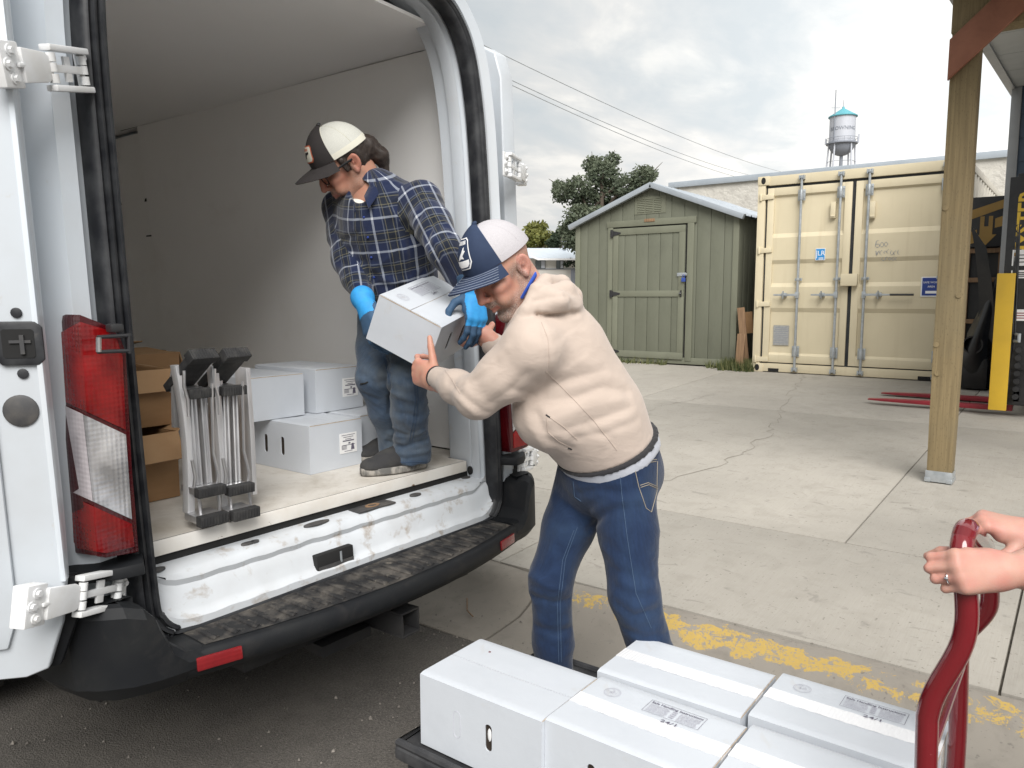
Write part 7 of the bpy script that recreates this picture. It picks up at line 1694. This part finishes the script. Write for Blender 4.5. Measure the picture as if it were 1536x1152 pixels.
# hoodie
lo, hi = bounds([p for p, _ in sp2] + [shL, elL, shR, elR, wrL, wrR, at(868, 460, 2.2)], .21); s = Sdf(lo, hi, .0063)
chain(s, sp2, .05, (lat2, 1.12))
s.rc(sp2[3][0], shL, .118, .078, k=.05); s.rc(sp2[3][0], shR, .118, .078, k=.05); s.rc(sp2[4][0], NB2, .100, .062, k=.04)
s.ell(at(822, 622, 2.25), (.105, .105, .105), k=.06)
chain(s, [(shL, .079), ((shL + elL) / 2 + C_U * -.006, .069), (elL, .058)], .04); chain(s, [(elL, .058), ((elL + wrL) / 2, .048), (wrL, .034)], .028)
chain(s, [(shR, .085), (elR, .06), (wrR + (elR - wrR) * .35, .042)], .04)
spine = unit(sp2[-1][0] - sp2[0][0]); hem2 = at(912, 683, 2.33); hemn = -unit(spine + .10 * C_R); s.clip(hem2, hemn, .008)
# clip must not eat the arms: they lie above the hem plane
hc = lambda pts, k=.012: chain(s, pts, k)
hc([(at(770, 500, 2.12), .018), (at(790, 466, 2.11), .021), (at(806, 436, 2.13), .022)], .010)
hc([(at(806, 436, 2.13), .022), (at(818, 422, 2.19), .022), (at(840, 424, 2.25), .022)], .008)
hc([(at(800, 456, 2.12), .022), (at(822, 442, 2.13), .026), (at(848, 436, 2.18), .028)], .007)
hc([(at(812, 462, 2.11), .020), (at(836, 452, 2.12), .030), (at(858, 458, 2.18), .026)], .008)
hc([(at(848, 436, 2.18), .028), (at(860, 455, 2.20), .026), (at(864, 462, 2.24), .022)], .010); hc([(at(842, 425, 2.26), .026), (at(858, 445, 2.30), .030), (at(862, 462, 2.30), .024)], .012)
s.rc(wrL + unit(wrL - elL) * .004, wrL + unit(wrL - elL) * .12, .022, .022, k=.002, op='s'); s.clip(wrL + unit(wrL - elL) * .010, unit(wrL - elL)) if False else None
V, F = s.mesh(); V = relax(V, F, 2, .5)
V = folds(V, F, [([(812, 486), (822, 520), (823, 560), (815, 590)], -0.00203, .009), ([(770, 585), (800, 592), (850, 570), (905, 556)], -0.00355, .016), ([(815, 600), (860, 596), (905, 580), (940, 588)], -0.00406, .016), ([(830, 628), (880, 612), (930, 598)], 0.00304, .018), ([(850, 645), (900, 628), (945, 612)], -0.00304, .014),
    ([(760, 520), (735, 548), (700, 575)], 0.00253, .014), ([(745, 545), (715, 570), (690, 580)], -0.00304, .012), ([(790, 560), (765, 585), (735, 605)], -0.00253, .013), ([(730, 618), (700, 600), (682, 578)], -0.00304, .011), ([(712, 622), (690, 600)], 0.00253, .010), ([(690, 592), (672, 572)], -0.00203, .008), ([(785, 600), (795, 640), (830, 690)], 0.00304, .016), ([(805, 620), (822, 660), (855, 672)], -0.00304, .012), ([(865, 655), (910, 650), (955, 630)], -0.00253, .013), ([(835, 500), (870, 540), (905, 560)], 0.00203, .02), ([(800, 500), (830, 515), (850, 500)], -0.00152, .012), ([(880, 640), (920, 660)], -0.00203, .012),
    ([(800, 452), (826, 446), (850, 444)], -0.00304, .007), ([(808, 474), (838, 470), (864, 470)], -0.00406, .009), ([(812, 432), (830, 428)], -0.00253, .006), ([(846, 440), (856, 456), (856, 466)], -0.00253, .006)])
V = cloth(V, F, spine + .5 * C_R, 3, .0014)
hood = fmesh('hoodie', V, F, MT['hoodie'], P2); SH = Surf(V, F)
for pts in ([(812, 483), (822, 508), (824, 540), (818, 560)], [(820, 558), (850, 588), (890, 630), (925, 675)], [(822, 624), (845, 640), (866, 660)], [(820, 626), (822, 648), (838, 662), (856, 671)], [(668, 556), (680, 572), (690, 590)]): thread_line(SH, pts, hood, MT['hoodie'], .0010, 'seam')
for pts in ([(819, 622), (825, 626)], [(852, 672), (858, 674)]): thread_line(SH, pts, hood, MT['hood_band'], .0022, 'pocket_tack', 6)
# dark hem band and grey tee below it
lo, hi = bounds([sp2[0][0], hem2 - spine * .1], .24)
for nm, mt, a_, b_, rr in (('hem_band', 'hood_band', .004, -.008, 1.008), ('tee_shirt', 'tee_grey', .0, -.042, .972)):
    s = Sdf(lo, hi, .0075); chain(s, [(sp2[0][0] - spine * .09, .148 * rr), (sp2[0][0], .150 * rr), (sp2[1][0], .160 * rr)], .05, (lat2, 1.12)); s.clip(hem2 + spine * a_, -hemn); s.clip(hem2 + spine * b_ + 0 * C_R, hemn); V, F = s.mesh(); V = relax(V, F, 1); fmesh(nm, V, F, MT[mt], P2)
# jeans
lo, hi = bounds([hipL, hipR, knL, knR, anL, anR, sp2[0][0]], .17); lo[2] = .03; s = Sdf(lo, hi, .009)
pel = (hipL + hipR) / 2
s.rc(sp2[0][0] - spine * .02, pel, .142, .135, k=.04, flat=(lat2, 1.15)); s.ell(at(952, 712, 2.40), (.09, .09, .09), k=.05)
chain(s, [(hipL, .100), ((hipL + knL) / 2, .087), (knL, .071), ((knL + anL) / 2 + C_R * .006, .066), (anL, .066), (anL - EZ * .02, .068)], .03); chain(s, [(hipR, .098), ((hipR + knR) / 2, .082), (knR, .068), ((knR + anR) / 2, .062), (anR, .064), (anR - EZ * .02, .066)], .03)
s.clip((0, 0, .055), -EZ); s.clip(hem2 - spine * .015, -hemn)
V, F = s.mesh(); V = relax(V, F, 2, .5)
V = folds(V, F, [([(885, 795), (905, 770), (935, 765)], -.006, .012), ([(890, 770), (925, 748), (960, 750)], .005, .013), ([(868, 740), (900, 735), (930, 740)], -.005, .012), ([(835, 745), (860, 765), (880, 790)], -.006, .014), ([(795, 862), (822, 880), (845, 885)], .006, .013), ([(800, 895), (830, 905), (858, 900)], -.006, .012), ([(925, 905), (950, 925), (985, 915)], -.007, .013), ([(930, 870), (955, 885), (980, 878)], .006, .014), ([(805, 940), (832, 950), (860, 942)], -.005, .012), ([(940, 945), (968, 958), (1000, 950)], -.005, .012), ([(905, 820), (930, 850)], .004, .014), ([(840, 800), (820, 840)], .004, .014)])
V = cloth(V, F, EZ + .4 * C_R, 7, .0030, (24, 10))
jn = fmesh('jeans', V, F, MT['denim_dark'], P2, uv=clothuv(V, F, [(hipL, anL, .08, C_R, 0, 0), (hipR, anR, .08, C_R, .3, 0)])); SJ = Surf(V, F)
gold = pm('tan_stitch_thread', (0.30, 0.26, 0.20), 0.8); pale_th = pm('pale_seam_thread', (0.050, 0.088, 0.15), 0.8)
for pts in ([(949.5, 694), (985, 689)], [(951, 697), (984, 692)], [(950, 694), (958, 730), (969, 762), (977, 768)], [(977, 768), (985, 738), (986, 692)], [(960, 728), (972, 724), (986, 730)], [(961, 731), (973, 727), (986, 733)]): thread_line(SJ, pts, jn, gold, .0011, 'pocket_stitching')
for pts in ([(929, 702), (933, 743), (941, 807), (954, 890), (977, 942)], [(866, 791), (848, 839), (840, 906), (842, 993)], [(861, 795), (844, 840), (836, 906), (838, 993)], [(860, 722), (862, 745), (872, 752)]): thread_line(SJ, pts, jn, pale_th, .0010, 'side_seam', 14)
for an, kn in ((anL, knL), (anR, knR)):
    fd = unit(vec(*(camdir(-1, 0, .15)[:2]), 0)); heel = vec(an[0], an[1], 0) - fd * .07; shoe(P2, heel, heel + fd * .29, .003 if an is anL else .004, 'shoe_sole', 'boot', .10, .05)
# cap with shield badge
cp = cap(P2, H2, O2, 'cap_navy', 'cap_mesh_grey', 'cap_mesh_grey', 'cap_navy', 'cap_navy', 'thread')
def badge(poly, off, mat, name, az=.10, el=.62, par=None):
    m = crown_patch(H2, O2, az, el, poly, off, 3 if len(poly) > 4 else 1); return m.build(name, MT[mat], par or cp, smooth=False)
sh0 = [(-.030, .032), (-.022, .040), (.022, .040), (.030, .032), (.030, -.024), (.018, -.038), (-.018, -.038), (-.030, -.024)]
sh1 = [(x * .90, y * .92) for x, y in sh0]; bd = badge(sh0, .0022, 'white', 'badge'); badge(sh1, .0030, 'cap_navy', 'badge_field', par=bd)
badge([(-.020, -.014), (-.012, -.004), (-.002, .004), (.006, .014), (.012, .016), (.010, .008), (.016, .006), (.008, .000), (.000, -.006), (.008, -.012), (-.004, -.010), (-.012, -.012)], .0038, 'white', 'badge_figure', par=bd); badge([(-.024, -.016), (.024, -.016), (.022, -.026), (.014, -.032), (-.014, -.032), (-.022, -.026)], .0038, 'white', 'badge_scroll', par=bd)
for i in range(5): badge([(-.018 + i * .008, .022), (-.013 + i * .008, .022), (-.013 + i * .008, .032), (-.018 + i * .008, .032)], .0038, 'white', 'badge_letter', par=bd)
# lanyard, wristbands
Hn = Surf(*hd[:2])
m = MB(); L = [at(803, 411, 2.165), at(798, 420, 2.155), at(792, 430, 2.145), at(786, 440, 2.135), at(781, 450, 2.13)]; L = [(Hn.hit(*q, .002)) for q in ((803, 412), (798, 420), (793, 429), (788, 438), (783, 447))]; L = [q for q in L if q is not None]
if len(L) > 2: m.tube(L, .009, 8, flat=(.35, 1.0)); m.build('lanyard', MT['lanyard'], P2)
def band(c, ax, r, w, mat, flatn=None, name='wristband'):
    ax = unit(ax); e1 = unit(np.cross(ax, EZ)); e2 = np.cross(ax, e1); m = MB(); n = 24
    m.loft([[c + ax * dx + (e1 * math.cos(a) + e2 * math.sin(a)) * rr for dx, rr in ((-w / 2, r), (-w / 2, r + .003), (w / 2, r + .003), (w / 2, r))] for a in np.linspace(0, 2 * math.pi, n + 1)], cap=False, closed=True); m.build(name, MT[mat], P2)
band(wrR + (elR - wrR) * .03, elR - wrR, .030, .016, 'wristband'); band(wrL + (wrL - elL) * .03, elL - wrL, .0315, .007, 'black')

# ================================================================== man in the plaid shirt, on the van floor
P1 = thing('person', 'man in navy plaid shirt, trucker cap and blue gloves standing in the van', 'person', (2.0, 2.12, .772))
H1 = frame3(camdir(-.73, -.66, -.17), camdir(-.52, .70, -.49)); O1 = vec(1.896, 2.174, 1.897)
lat1 = unit(camdir(.72, .05, -.68)); NB1 = at(556, 285, 2.80)
sp1 = [(at(596, 462, 2.98), .135), (at(592, 415, 2.93), .142), (at(583, 365, 2.87), .148), (at(572, 325, 2.83), .140), (at(563, 300, 2.81), .105)]
sL1, eL1, wL1 = at(632, 304, 2.71), at(668, 376, 2.57), at(712, 438, 2.655)
sR1, eR1, wR1 = at(512, 312, 2.95), at(522, 390, 2.84), at(546, 446, 2.74)
hL1, kL1, aL1 = at(618, 478, 2.93), at(612, 566, 2.76), at(618, 676, 2.90)
hR1, kR1, aR1 = at(572, 480, 3.02), at(562, 566, 2.86), at(592, 664, 3.02)
hd = build_head(O1, H1, NB1, .38, .98, .25, .0)
lo, hi = bounds([p for p, _ in sp1] + [sL1, eL1, sR1, eR1, kL1, kR1, aL1, aR1, wL1, wR1], .17); s = Sdf(lo, hi, .014)
chain(s, [(p, r * .78) for p, r in sp1] + [(NB1, .055)], .05, (lat1, 1.15)); chain(s, [(sL1, .05), (eL1, .04), (wL1, .028)]); chain(s, [(sR1, .05), (eR1, .04), (wR1, .028)]); s.rc(hL1, hR1, .085, k=.04); chain(s, [(hL1, .07), (kL1, .05), (aL1, .04)]); chain(s, [(hR1, .07), (kR1, .05), (aR1, .04)])
V, F = s.mesh(); V, F, T = merge([hd, (V, F, zero_tint(V))]); fmesh('body', V, F, MT['skin_a'], P1, T)
# shirt
lo, hi = bounds([p for p, _ in sp1] + [sL1, eL1, wL1, sR1, eR1, wR1], .17); s = Sdf(lo, hi, .0075)
chain(s, sp1, .05, (lat1, 1.16)); s.rc(sp1[3][0], sL1, .112, .066, k=.05); s.rc(sp1[3][0], sR1, .112, .064, k=.05); s.rc(sp1[4][0], NB1, .095, .066, k=.03)
chain(s, [(sL1, .068), ((sL1 + eL1) / 2, .063), (eL1, .057)], .035); chain(s, [(eL1, .057), ((eL1 + wL1) / 2, .050), (wL1, .038)], .03)
chain(s, [(sR1, .066), ((sR1 + eR1) / 2, .060), (eR1, .054)], .035); chain(s, [(eR1, .054), ((eR1 + wR1) / 2, .047), (wR1, .037)], .03)
sd1 = unit(sp1[-1][0] - sp1[0][0]); s.clip(sp1[0][0] - sd1 * .045, -sd1, .006)
# open collar
chain(s, [(at(562, 268, 2.74), .017), (at(566, 284, 2.70), .019), (at(556, 303, 2.67), .014)], .008); chain(s, [(at(562, 268, 2.74), .018), (at(568, 262, 2.86), .018), (at(560, 268, 2.92), .018)], .010); chain(s, [(at(532, 296, 2.78), .014), (at(540, 312, 2.70), .013)], .008)
s.rc(at(528, 284, 2.60), at(548, 290, 2.79), .042, .040, k=.006, op='s')
V, F = s.mesh(); V = relax(V, F, 2, .5)
V = folds(V, F, [([(535, 320), (548, 360), (556, 440)], -.004, .008), ([(650, 330), (640, 360), (655, 385)], -.007, .011), ([(690, 350), (668, 352), (650, 372)], -.006, .010), ([(664, 330), (680, 345)], .005, .010), ([(590, 360), (605, 400), (600, 440)], -.006, .013), ([(630, 320), (615, 360), (618, 410)], -.006, .012), ([(500, 350), (515, 360), (535, 352)], -.005, .010), ([(508, 392), (525, 398), (545, 390)], -.006, .010), ([(515, 420), (535, 424)], .005, .009), ([(575, 310), (600, 330), (625, 320)], .004, .014), ([(560, 400), (580, 420), (620, 425)], .006, .013), ([(640, 400), (625, 420), (600, 430)], -.005, .011)])
V = cloth(V, F, EZ - .4 * C_R, 13, .0045, (22, 11))
fw1 = unit(np.cross(lat1, sd1))
uv = clothuv(V, F, [(sp1[0][0], sp1[-1][0], .150, camdir(-.6, -.1, -.7), .02, 0), (sL1, eL1 + (eL1 - sL1) * .9, .074, -C_F, .3, .03), (sR1, eR1 + (eR1 - sR1) * .8, .068, -C_F, .5, .06)])
shirt = fmesh('plaid_shirt', V, F, MT['plaid'], P1, uv=uv); SS = Surf(V, F)
for px in ((546, 326), (552, 356), (557, 386), (561, 416)):
    p = SS.hit(*px, .001)
    if p is not None: m = MB(); m.ball(p, (.0045, .0045, .0045), 8, 6); m.build('button', MT['navy_sign'], shirt)
for q in (((562, 262, 2.715), (546, 294, 2.690), (575, 282, 2.690), (553, 312, 2.640)), ((530, 296, 2.80), (533, 305, 2.72), (521, 303, 2.80), (534, 318, 2.70))):
    a, b, c_, d = [at(*t) for t in q]; m = MB(); m.plate(lambda u, v: (a + (b - a) * u) * (1 - v) + (c_ + (d - c_) * u) * v - C_F * .012 * math.sin(math.pi * v), 8, 6, .004); m.build('collar', MT['plaid'], shirt)
lo, hi = bounds([at(550, 309, 2.79)], .11); s = Sdf(lo, hi, .005); s.ell(at(552, 311, 2.80), (.090, .090, .036), k=0); V, F = s.mesh(); fmesh('undershirt', V, F, MT['tee_white'], P1)
# jeans
lo, hi = bounds([hL1, hR1, kL1, kR1, aL1, aR1, sp1[0][0]], .15); lo[2] = .78; s = Sdf(lo, hi, .0085)
s.rc(sp1[0][0] + sd1 * .02, (hL1 + hR1) / 2, .128, .125, k=.04, flat=(lat1, 1.15))
chain(s, [(hL1, .094), ((hL1 + kL1) / 2, .081), (kL1, .069), ((kL1 + aL1) / 2, .063), (aL1 + EZ * .02, .064), (aL1 - EZ * .03, .068)], .028); chain(s, [(hR1, .094), ((hR1 + kR1) / 2, .080), (kR1, .067), ((kR1 + aR1) / 2, .058), (aR1, .056), (aR1 - EZ * .03, .060)], .028)
s.clip((0, 0, .800), -EZ); V, F = s.mesh(); V = relax(V, F, 2, .5)
V = folds(V, F, [([(582, 662), (605, 670), (640, 660)], -.008, .009), ([(580, 674), (610, 682), (642, 676)], .007, .008), ([(584, 650), (612, 656), (638, 646)], .006, .009), ([(588, 560), (612, 570), (640, 560)], -.006, .012), ([(590, 590), (620, 600)], .005, .012), ([(540, 560), (565, 575), (580, 572)], -.006, .011), ([(545, 590), (566, 600)], -.005, .010), ([(548, 520), (575, 530)], -.005, .012), ([(583, 540), (585, 580), (584, 620)], -.008, .008), ([(600, 620), (625, 625)], -.005, .010)])
V = cloth(V, F, EZ + .3 * C_R, 17, .0042, (24, 10))
jn = fmesh('jeans', V, F, MT['denim_worn'], P1, uv=clothuv(V, F, [(hL1, aL1, .08, C_R, 0, 0), (hR1, aR1, .08, C_R, .3, 0)])); SJ = Surf(V, F)
dk = pm('dark_seam_denim', (0.030, 0.055, 0.10), 0.9)
for pts in ([(622, 575), (623, 600), (620, 632), (614, 662)], [(626, 575), (627, 600), (624, 632), (618, 662)], [(576, 536), (580, 552), (583, 566)], [(583, 688), (605, 694), (640, 692)]): thread_line(SJ, pts, jn, dk, .0016, 'side_seam', 12)
thread_line(SJ, [(541, 576), (548, 575), (552, 573)], jn, MT['void'], .003, 'knee_tear')
shoe(P1, on(640, 699, 2, .775), on(541, 713, 2, .775), .7735, w=.048); shoe(P1, on(632, 684, 2, .775) + vec(.0, .05, 0), on(543, 694, 2, .775) + vec(0, .03, 0), .7735, w=.048)
# cap, patch, hair, spectacles
cp = cap(P1, H1, O1, 'cap_brown', 'cap_mesh_white', 'cap_cream', 'cap_brown', 'black')
def patch1(poly, off, mat, name, az=.12, el=.50, par=None):
    m = crown_patch(H1, O1, az, el, poly, off, 3 if len(poly) > 4 else 1); return m.build(name, MT[mat], par or cp, smooth=False)
rp = lambda w, h, c: [(-w + c, -h), (w - c, -h), (w, -h + c), (w, h - c), (w - c, h), (-w + c, h), (-w, h - c), (-w, -h + c)]
pt = patch1(rp(.036, .026, .008), .0020, 'orange_trim', 'patch'); patch1(rp(.032, .022, .006), .0028, 'cap_cream', 'patch_field', par=pt); patch1([(-.006, -.012), (.002, -.012), (.004, .000), (.020, .001), (.021, .007), (-.004, .006)], .0036, 'black', 'patch_mark', par=pt)
for i in range(4): patch1([(-.016 + i * .009, .010), (-.010 + i * .009, .010), (-.010 + i * .009, .018), (-.016 + i * .009, .018)], .0036, 'orange_trim', 'patch_letter', par=pt)
s = Sdf((-.20, -.11, -.14), (.06, .11, .12), .005); s.ell((-.014, 0, .030), (.097, .0800, .092), k=0); s.clip((.018, 0, 0), (1, 0, -.45)); s.clip((0, 0, -.045), (.55, 0, -1), .012); s.clip((0, 0, .068), (0, 0, 1))
for y in (-1, 1): s.ell((-.012, y * .085, -.002), (.026, .022, .036), k=.004, op='s'); s.rc((.020, y * .072, .035), (.022, y * .073, -.006), .012, .008, k=.006)
s.rc((-.086, 0, .030), (-.106, .006, .004), .028, .031, k=.03); s.rc((-.106, .006, .004), (-.116, .010, -.05), .031, .027, k=.02); s.rc((-.118, .008, -.05), (-.102, .012, -.105), .030, .014, k=.02)
V, F = s.mesh(); V = relax(V, F, 1); N = vnormals(V, F); V = V + N * (.003 * noise3(V * vec(1, 3.0, 1), 60, 31))[:, None]; fmesh('hair', V @ H1.T + O1, F, MT['hair'], P1)
gl = MB()
for y in (-1, 1): gl.tube([O1 + H1 @ vec(*q) for q in ((-.012, y * .083, .016), (.03, y * .081, .019), (.098, y * .068, .018))], .0024, 6, flat=(1, 1.6))
for y in (-1, 1):
    ringp = [vec(.108 - .10 * abs(x) * abs(x) * 40 * .1 - abs(y * .035 + x) * .14, y * .036 + x, .010 + z) for x, z in ((-.025, .012), (0, .016), (.025, .012), (.026, -.006), (.014, -.018), (-.014, -.018), (-.026, -.006))]
    gl.tube([O1 + H1 @ q for q in ringp], .0018, 6, closed=True)
gl.tube([O1 + H1 @ q for q in (vec(.104, -.011, .016), vec(.109, 0, .018), vec(.104, .011, .016))], .0018, 6); gl.build('spectacles', MT['frame_black'], P1)
# gloves
def glove(Wp, X, N, side, curls, thumb, forearm, cutoff, spread=.12, cw=.047):
    pr = hand_prims(Wp, X, N, side, curls, thumb, 1.08, spread); V, F = hand_mesh(pr, [(Wp + unit(forearm - Wp) * (.085 if cw > .045 else .05), cw), (Wp + unit(forearm - Wp) * .04, min(cw, .040)), (Wp, .031, (N, .82)), (Wp + unit(X) * .03, .030, (N, .70))], .003, inflate=.0012)
    o = fmesh('glove', V, F, MT['glove'], P1); o.data.materials.append(MT['glove_palm']); Cn = V[F].mean(1); n_ = vnormals(V, F)[F].mean(1); X_, N_ = unit(X), unit(np.asarray(N, float) - unit(X) * (np.asarray(N, float) @ unit(X)))
    al = (Cn - Wp) @ X_; palm = ((n_ @ N_) < .12) | (al > cutoff); palm &= al > .004; Y_ = np.cross(N_, X_) * side; palm |= ((Cn - Wp) @ Y_) > .045; o.data.polygons.foreach_set('material_index', palm.astype(np.int32)); return o
gl_tip = hb(1.0, .25, .1); wg = at(712, 438, 2.63); xg = unit(at(716, 486, 2.60) - wg); ng = unit(camdir(.62, .12, -.75)); sg = 1 if np.cross(ng, xg) @ C_R < 0 else -1
glove(wg, xg, ng, sg, [(.35, .55, .3), (.32, .55, .3), (.32, .55, .3), (.35, .6, .3)], [(.42, .80, -.45), (.80, .50, -.30), (.95, .10, -.2)], eL1, .128, .03)
wg = at(549, 460, 2.70); xg = unit(at(560, 512, 2.64) - wg); ng = unit(camdir(-.75, .05, -.65)); glove(wg, xg, ng, 1 if np.cross(ng, xg) @ C_F < 0 else -1, [(.3, .5, .4)] * 4, [(.6, .7, -.3), (.8, .5, -.3), (.9, .3, -.2)], eR1, .045, .04, .041)

# ================================================================== person pushing the cart (mostly outside the picture)
P3 = thing('person', 'person at the right edge gripping the red cart handle with bare forearms', 'person', (1.66, -.42, 0))
tubeL = vec(1.45, .136, .935); tubeR = vec(1.64, .146, 1.046 - .058)
wL3, wR3 = at(1503, 856, 1.275), at(1545, 800, 1.455)
eL3, eR3 = vec(1.36, -.21, .93), vec(1.93, -.16, 1.02); sL3, sR3 = vec(1.44, -.46, 1.32), vec(1.86, -.46, 1.32)
parts = []
xl = unit(at(1428, 858, 1.255) - wL3); nl = unit(camdir(-.05, .30, -.95)); sdl = 1 if np.cross(nl, xl) @ C_U > 0 else -1
h3L = hand_prims(wL3, xl, nl, sdl, [(1.0, 1.35, .9), (1.0, 1.35, .9), (1.02, 1.35, .9), (1.05, 1.35, .9)], [(.55, .30, -.80), (.60, .10, -.85), (.40, -.2, -.9)], .90)
V, F = hand_mesh(h3L, [(eL3, .046), (wL3 - xl * .06, .0335), (wL3 - xl * .005, .0265, (nl, .86)), (wL3 + xl * .02, .0245, (nl, .80))]); T = zero_tint(V); T[:, 2] = np.clip(.18 + .5 * noise3(V, 50, 2), 0, .7); parts.append((V, F, T))
xr = unit(at(1482, 782, 1.47) - wR3); nr = unit(camdir(-.25, .93, -.25)); sdr = 1 if np.cross(nr, xr) @ C_F < 0 else -1
h3R = hand_prims(wR3, xr, nr, sdr, [(.75, 1.25, .8), (.75, 1.25, .8), (.78, 1.25, .8), (.8, 1.25, .8)], [(.55, .55, -.62), (.80, .30, -.50), (.98, .05, -.12)], .90)
V, F = hand_mesh(h3R, [(eR3, .046), (wR3 - xr * .06, .0335), (wR3 - xr * .005, .0265, (nr, .86)), (wR3 + xr * .02, .0245, (nr, .80))]); T = zero_tint(V); T[:, 2] = np.clip(.18 + .5 * noise3(V, 50, 2), 0, .7); parts.append((V, F, T))
O3 = vec(1.65, -.40, 1.55); H3 = frame3(vec(.0, 1, -.25), EZ); parts.append(build_head(O3, H3, vec(1.65, -.46, 1.38), 0, .95, .3, 0, .006))
tr3 = [(vec(1.65, -.50, .88), .13), (vec(1.65, -.50, 1.05), .118), (vec(1.65, -.48, 1.22), .125), (vec(1.65, -.47, 1.34), .09)]
s = Sdf((1.2, -.8, .02), (2.15, .0, 1.5), .016); chain(s, [(p, r * .85) for p, r in tr3] + [(vec(1.65, -.45, 1.40), .05)], .05, (EX, 1.3)); chain(s, [(sL3, .046), (eL3, .040)]); chain(s, [(sR3, .046), (eR3, .040)])
for x in (1.56, 1.75): chain(s, [(vec(x, -.50, .86), .075), (vec(x, -.48, .46), .05), (vec(x, -.52, .06), .035)])
V, F = s.mesh(); parts.append((V, F, zero_tint(V))); V, F, T = merge(parts); fmesh('body', V, F, MT['skin_c'], P3, T)
nails(h3R, MT['nail_purple'], P3, only=(4,), size=.0062)
s = Sdf((1.2, -.8, .75), (2.15, .05, 1.5), .011); chain(s, tr3, .05, (EX, 1.35)); s.rc(tr3[2][0], sL3, .09, .068, k=.04); s.rc(tr3[2][0], sR3, .09, .068, k=.04); chain(s, [(sL3, .066), (sL3 + (eL3 - sL3) * .8, .062)], .03); chain(s, [(sR3, .066), (eR3, .062), (eR3 + (wR3 - eR3) * .62, .052)], .03); s.clip((0, 0, .80), -EZ); V, F = s.mesh(); fmesh('blouse', relax(V, F, 2), F, MT['blouse'], P3)
s = Sdf((1.35, -.75, .03), (1.98, -.25, .98), .012); s.rc(vec(1.58, -.50, .88), vec(1.73, -.50, .88), .115, k=.03)
for x in (1.56, 1.75): chain(s, [(vec(x, -.50, .86), .098), (vec(x, -.48, .46), .068), (vec(x, -.52, .08), .062)], .03)
s.clip((0, 0, .06), -EZ); V, F = s.mesh(); fmesh('trousers', relax(V, F, 2), F, MT['trousers'], P3, uv=None)
for x in (1.56, 1.75): shoe(P3, vec(x, -.58, 0), vec(x, -.33, 0), .003, 'shoe_sole', 'shoe', .08, .042)
s = Sdf((-.13, -.10, -.22), (.10, .10, .16), .007); s.ell((-.018, 0, .035), (.105, .085, .105), k=0); s.rc((-.07, 0, .0), (-.06, 0, -.16), .06, .05, k=.03); s.clip((.055, 0, 0), (1, 0, -.25)); V, F = s.mesh(); fmesh('hair', relax(V, F, 2) @ H3.T + O3, F, MT['hair'], P3)
m = MB(); pr = [p for p in h3L if p[0] == 'f' and True]; a, b = pr[6][1], pr[6][2]; c_ = a + (b - a) * .45; ax = unit(b - a); e1 = unit(np.cross(ax, EZ)); e2 = np.cross(ax, e1); m.tube([c_ + (e1 * math.cos(t) + e2 * math.sin(t)) * .0100 for t in np.linspace(0, 2 * math.pi, 17)[:-1]], .0014, 6, closed=True); nn_ = unit(nl); m.ball(c_ + unit(nn_ - ax * (nn_ @ ax)) * .0125, .0034, 6, 4); m.build('ring', MT['silver'], P3)
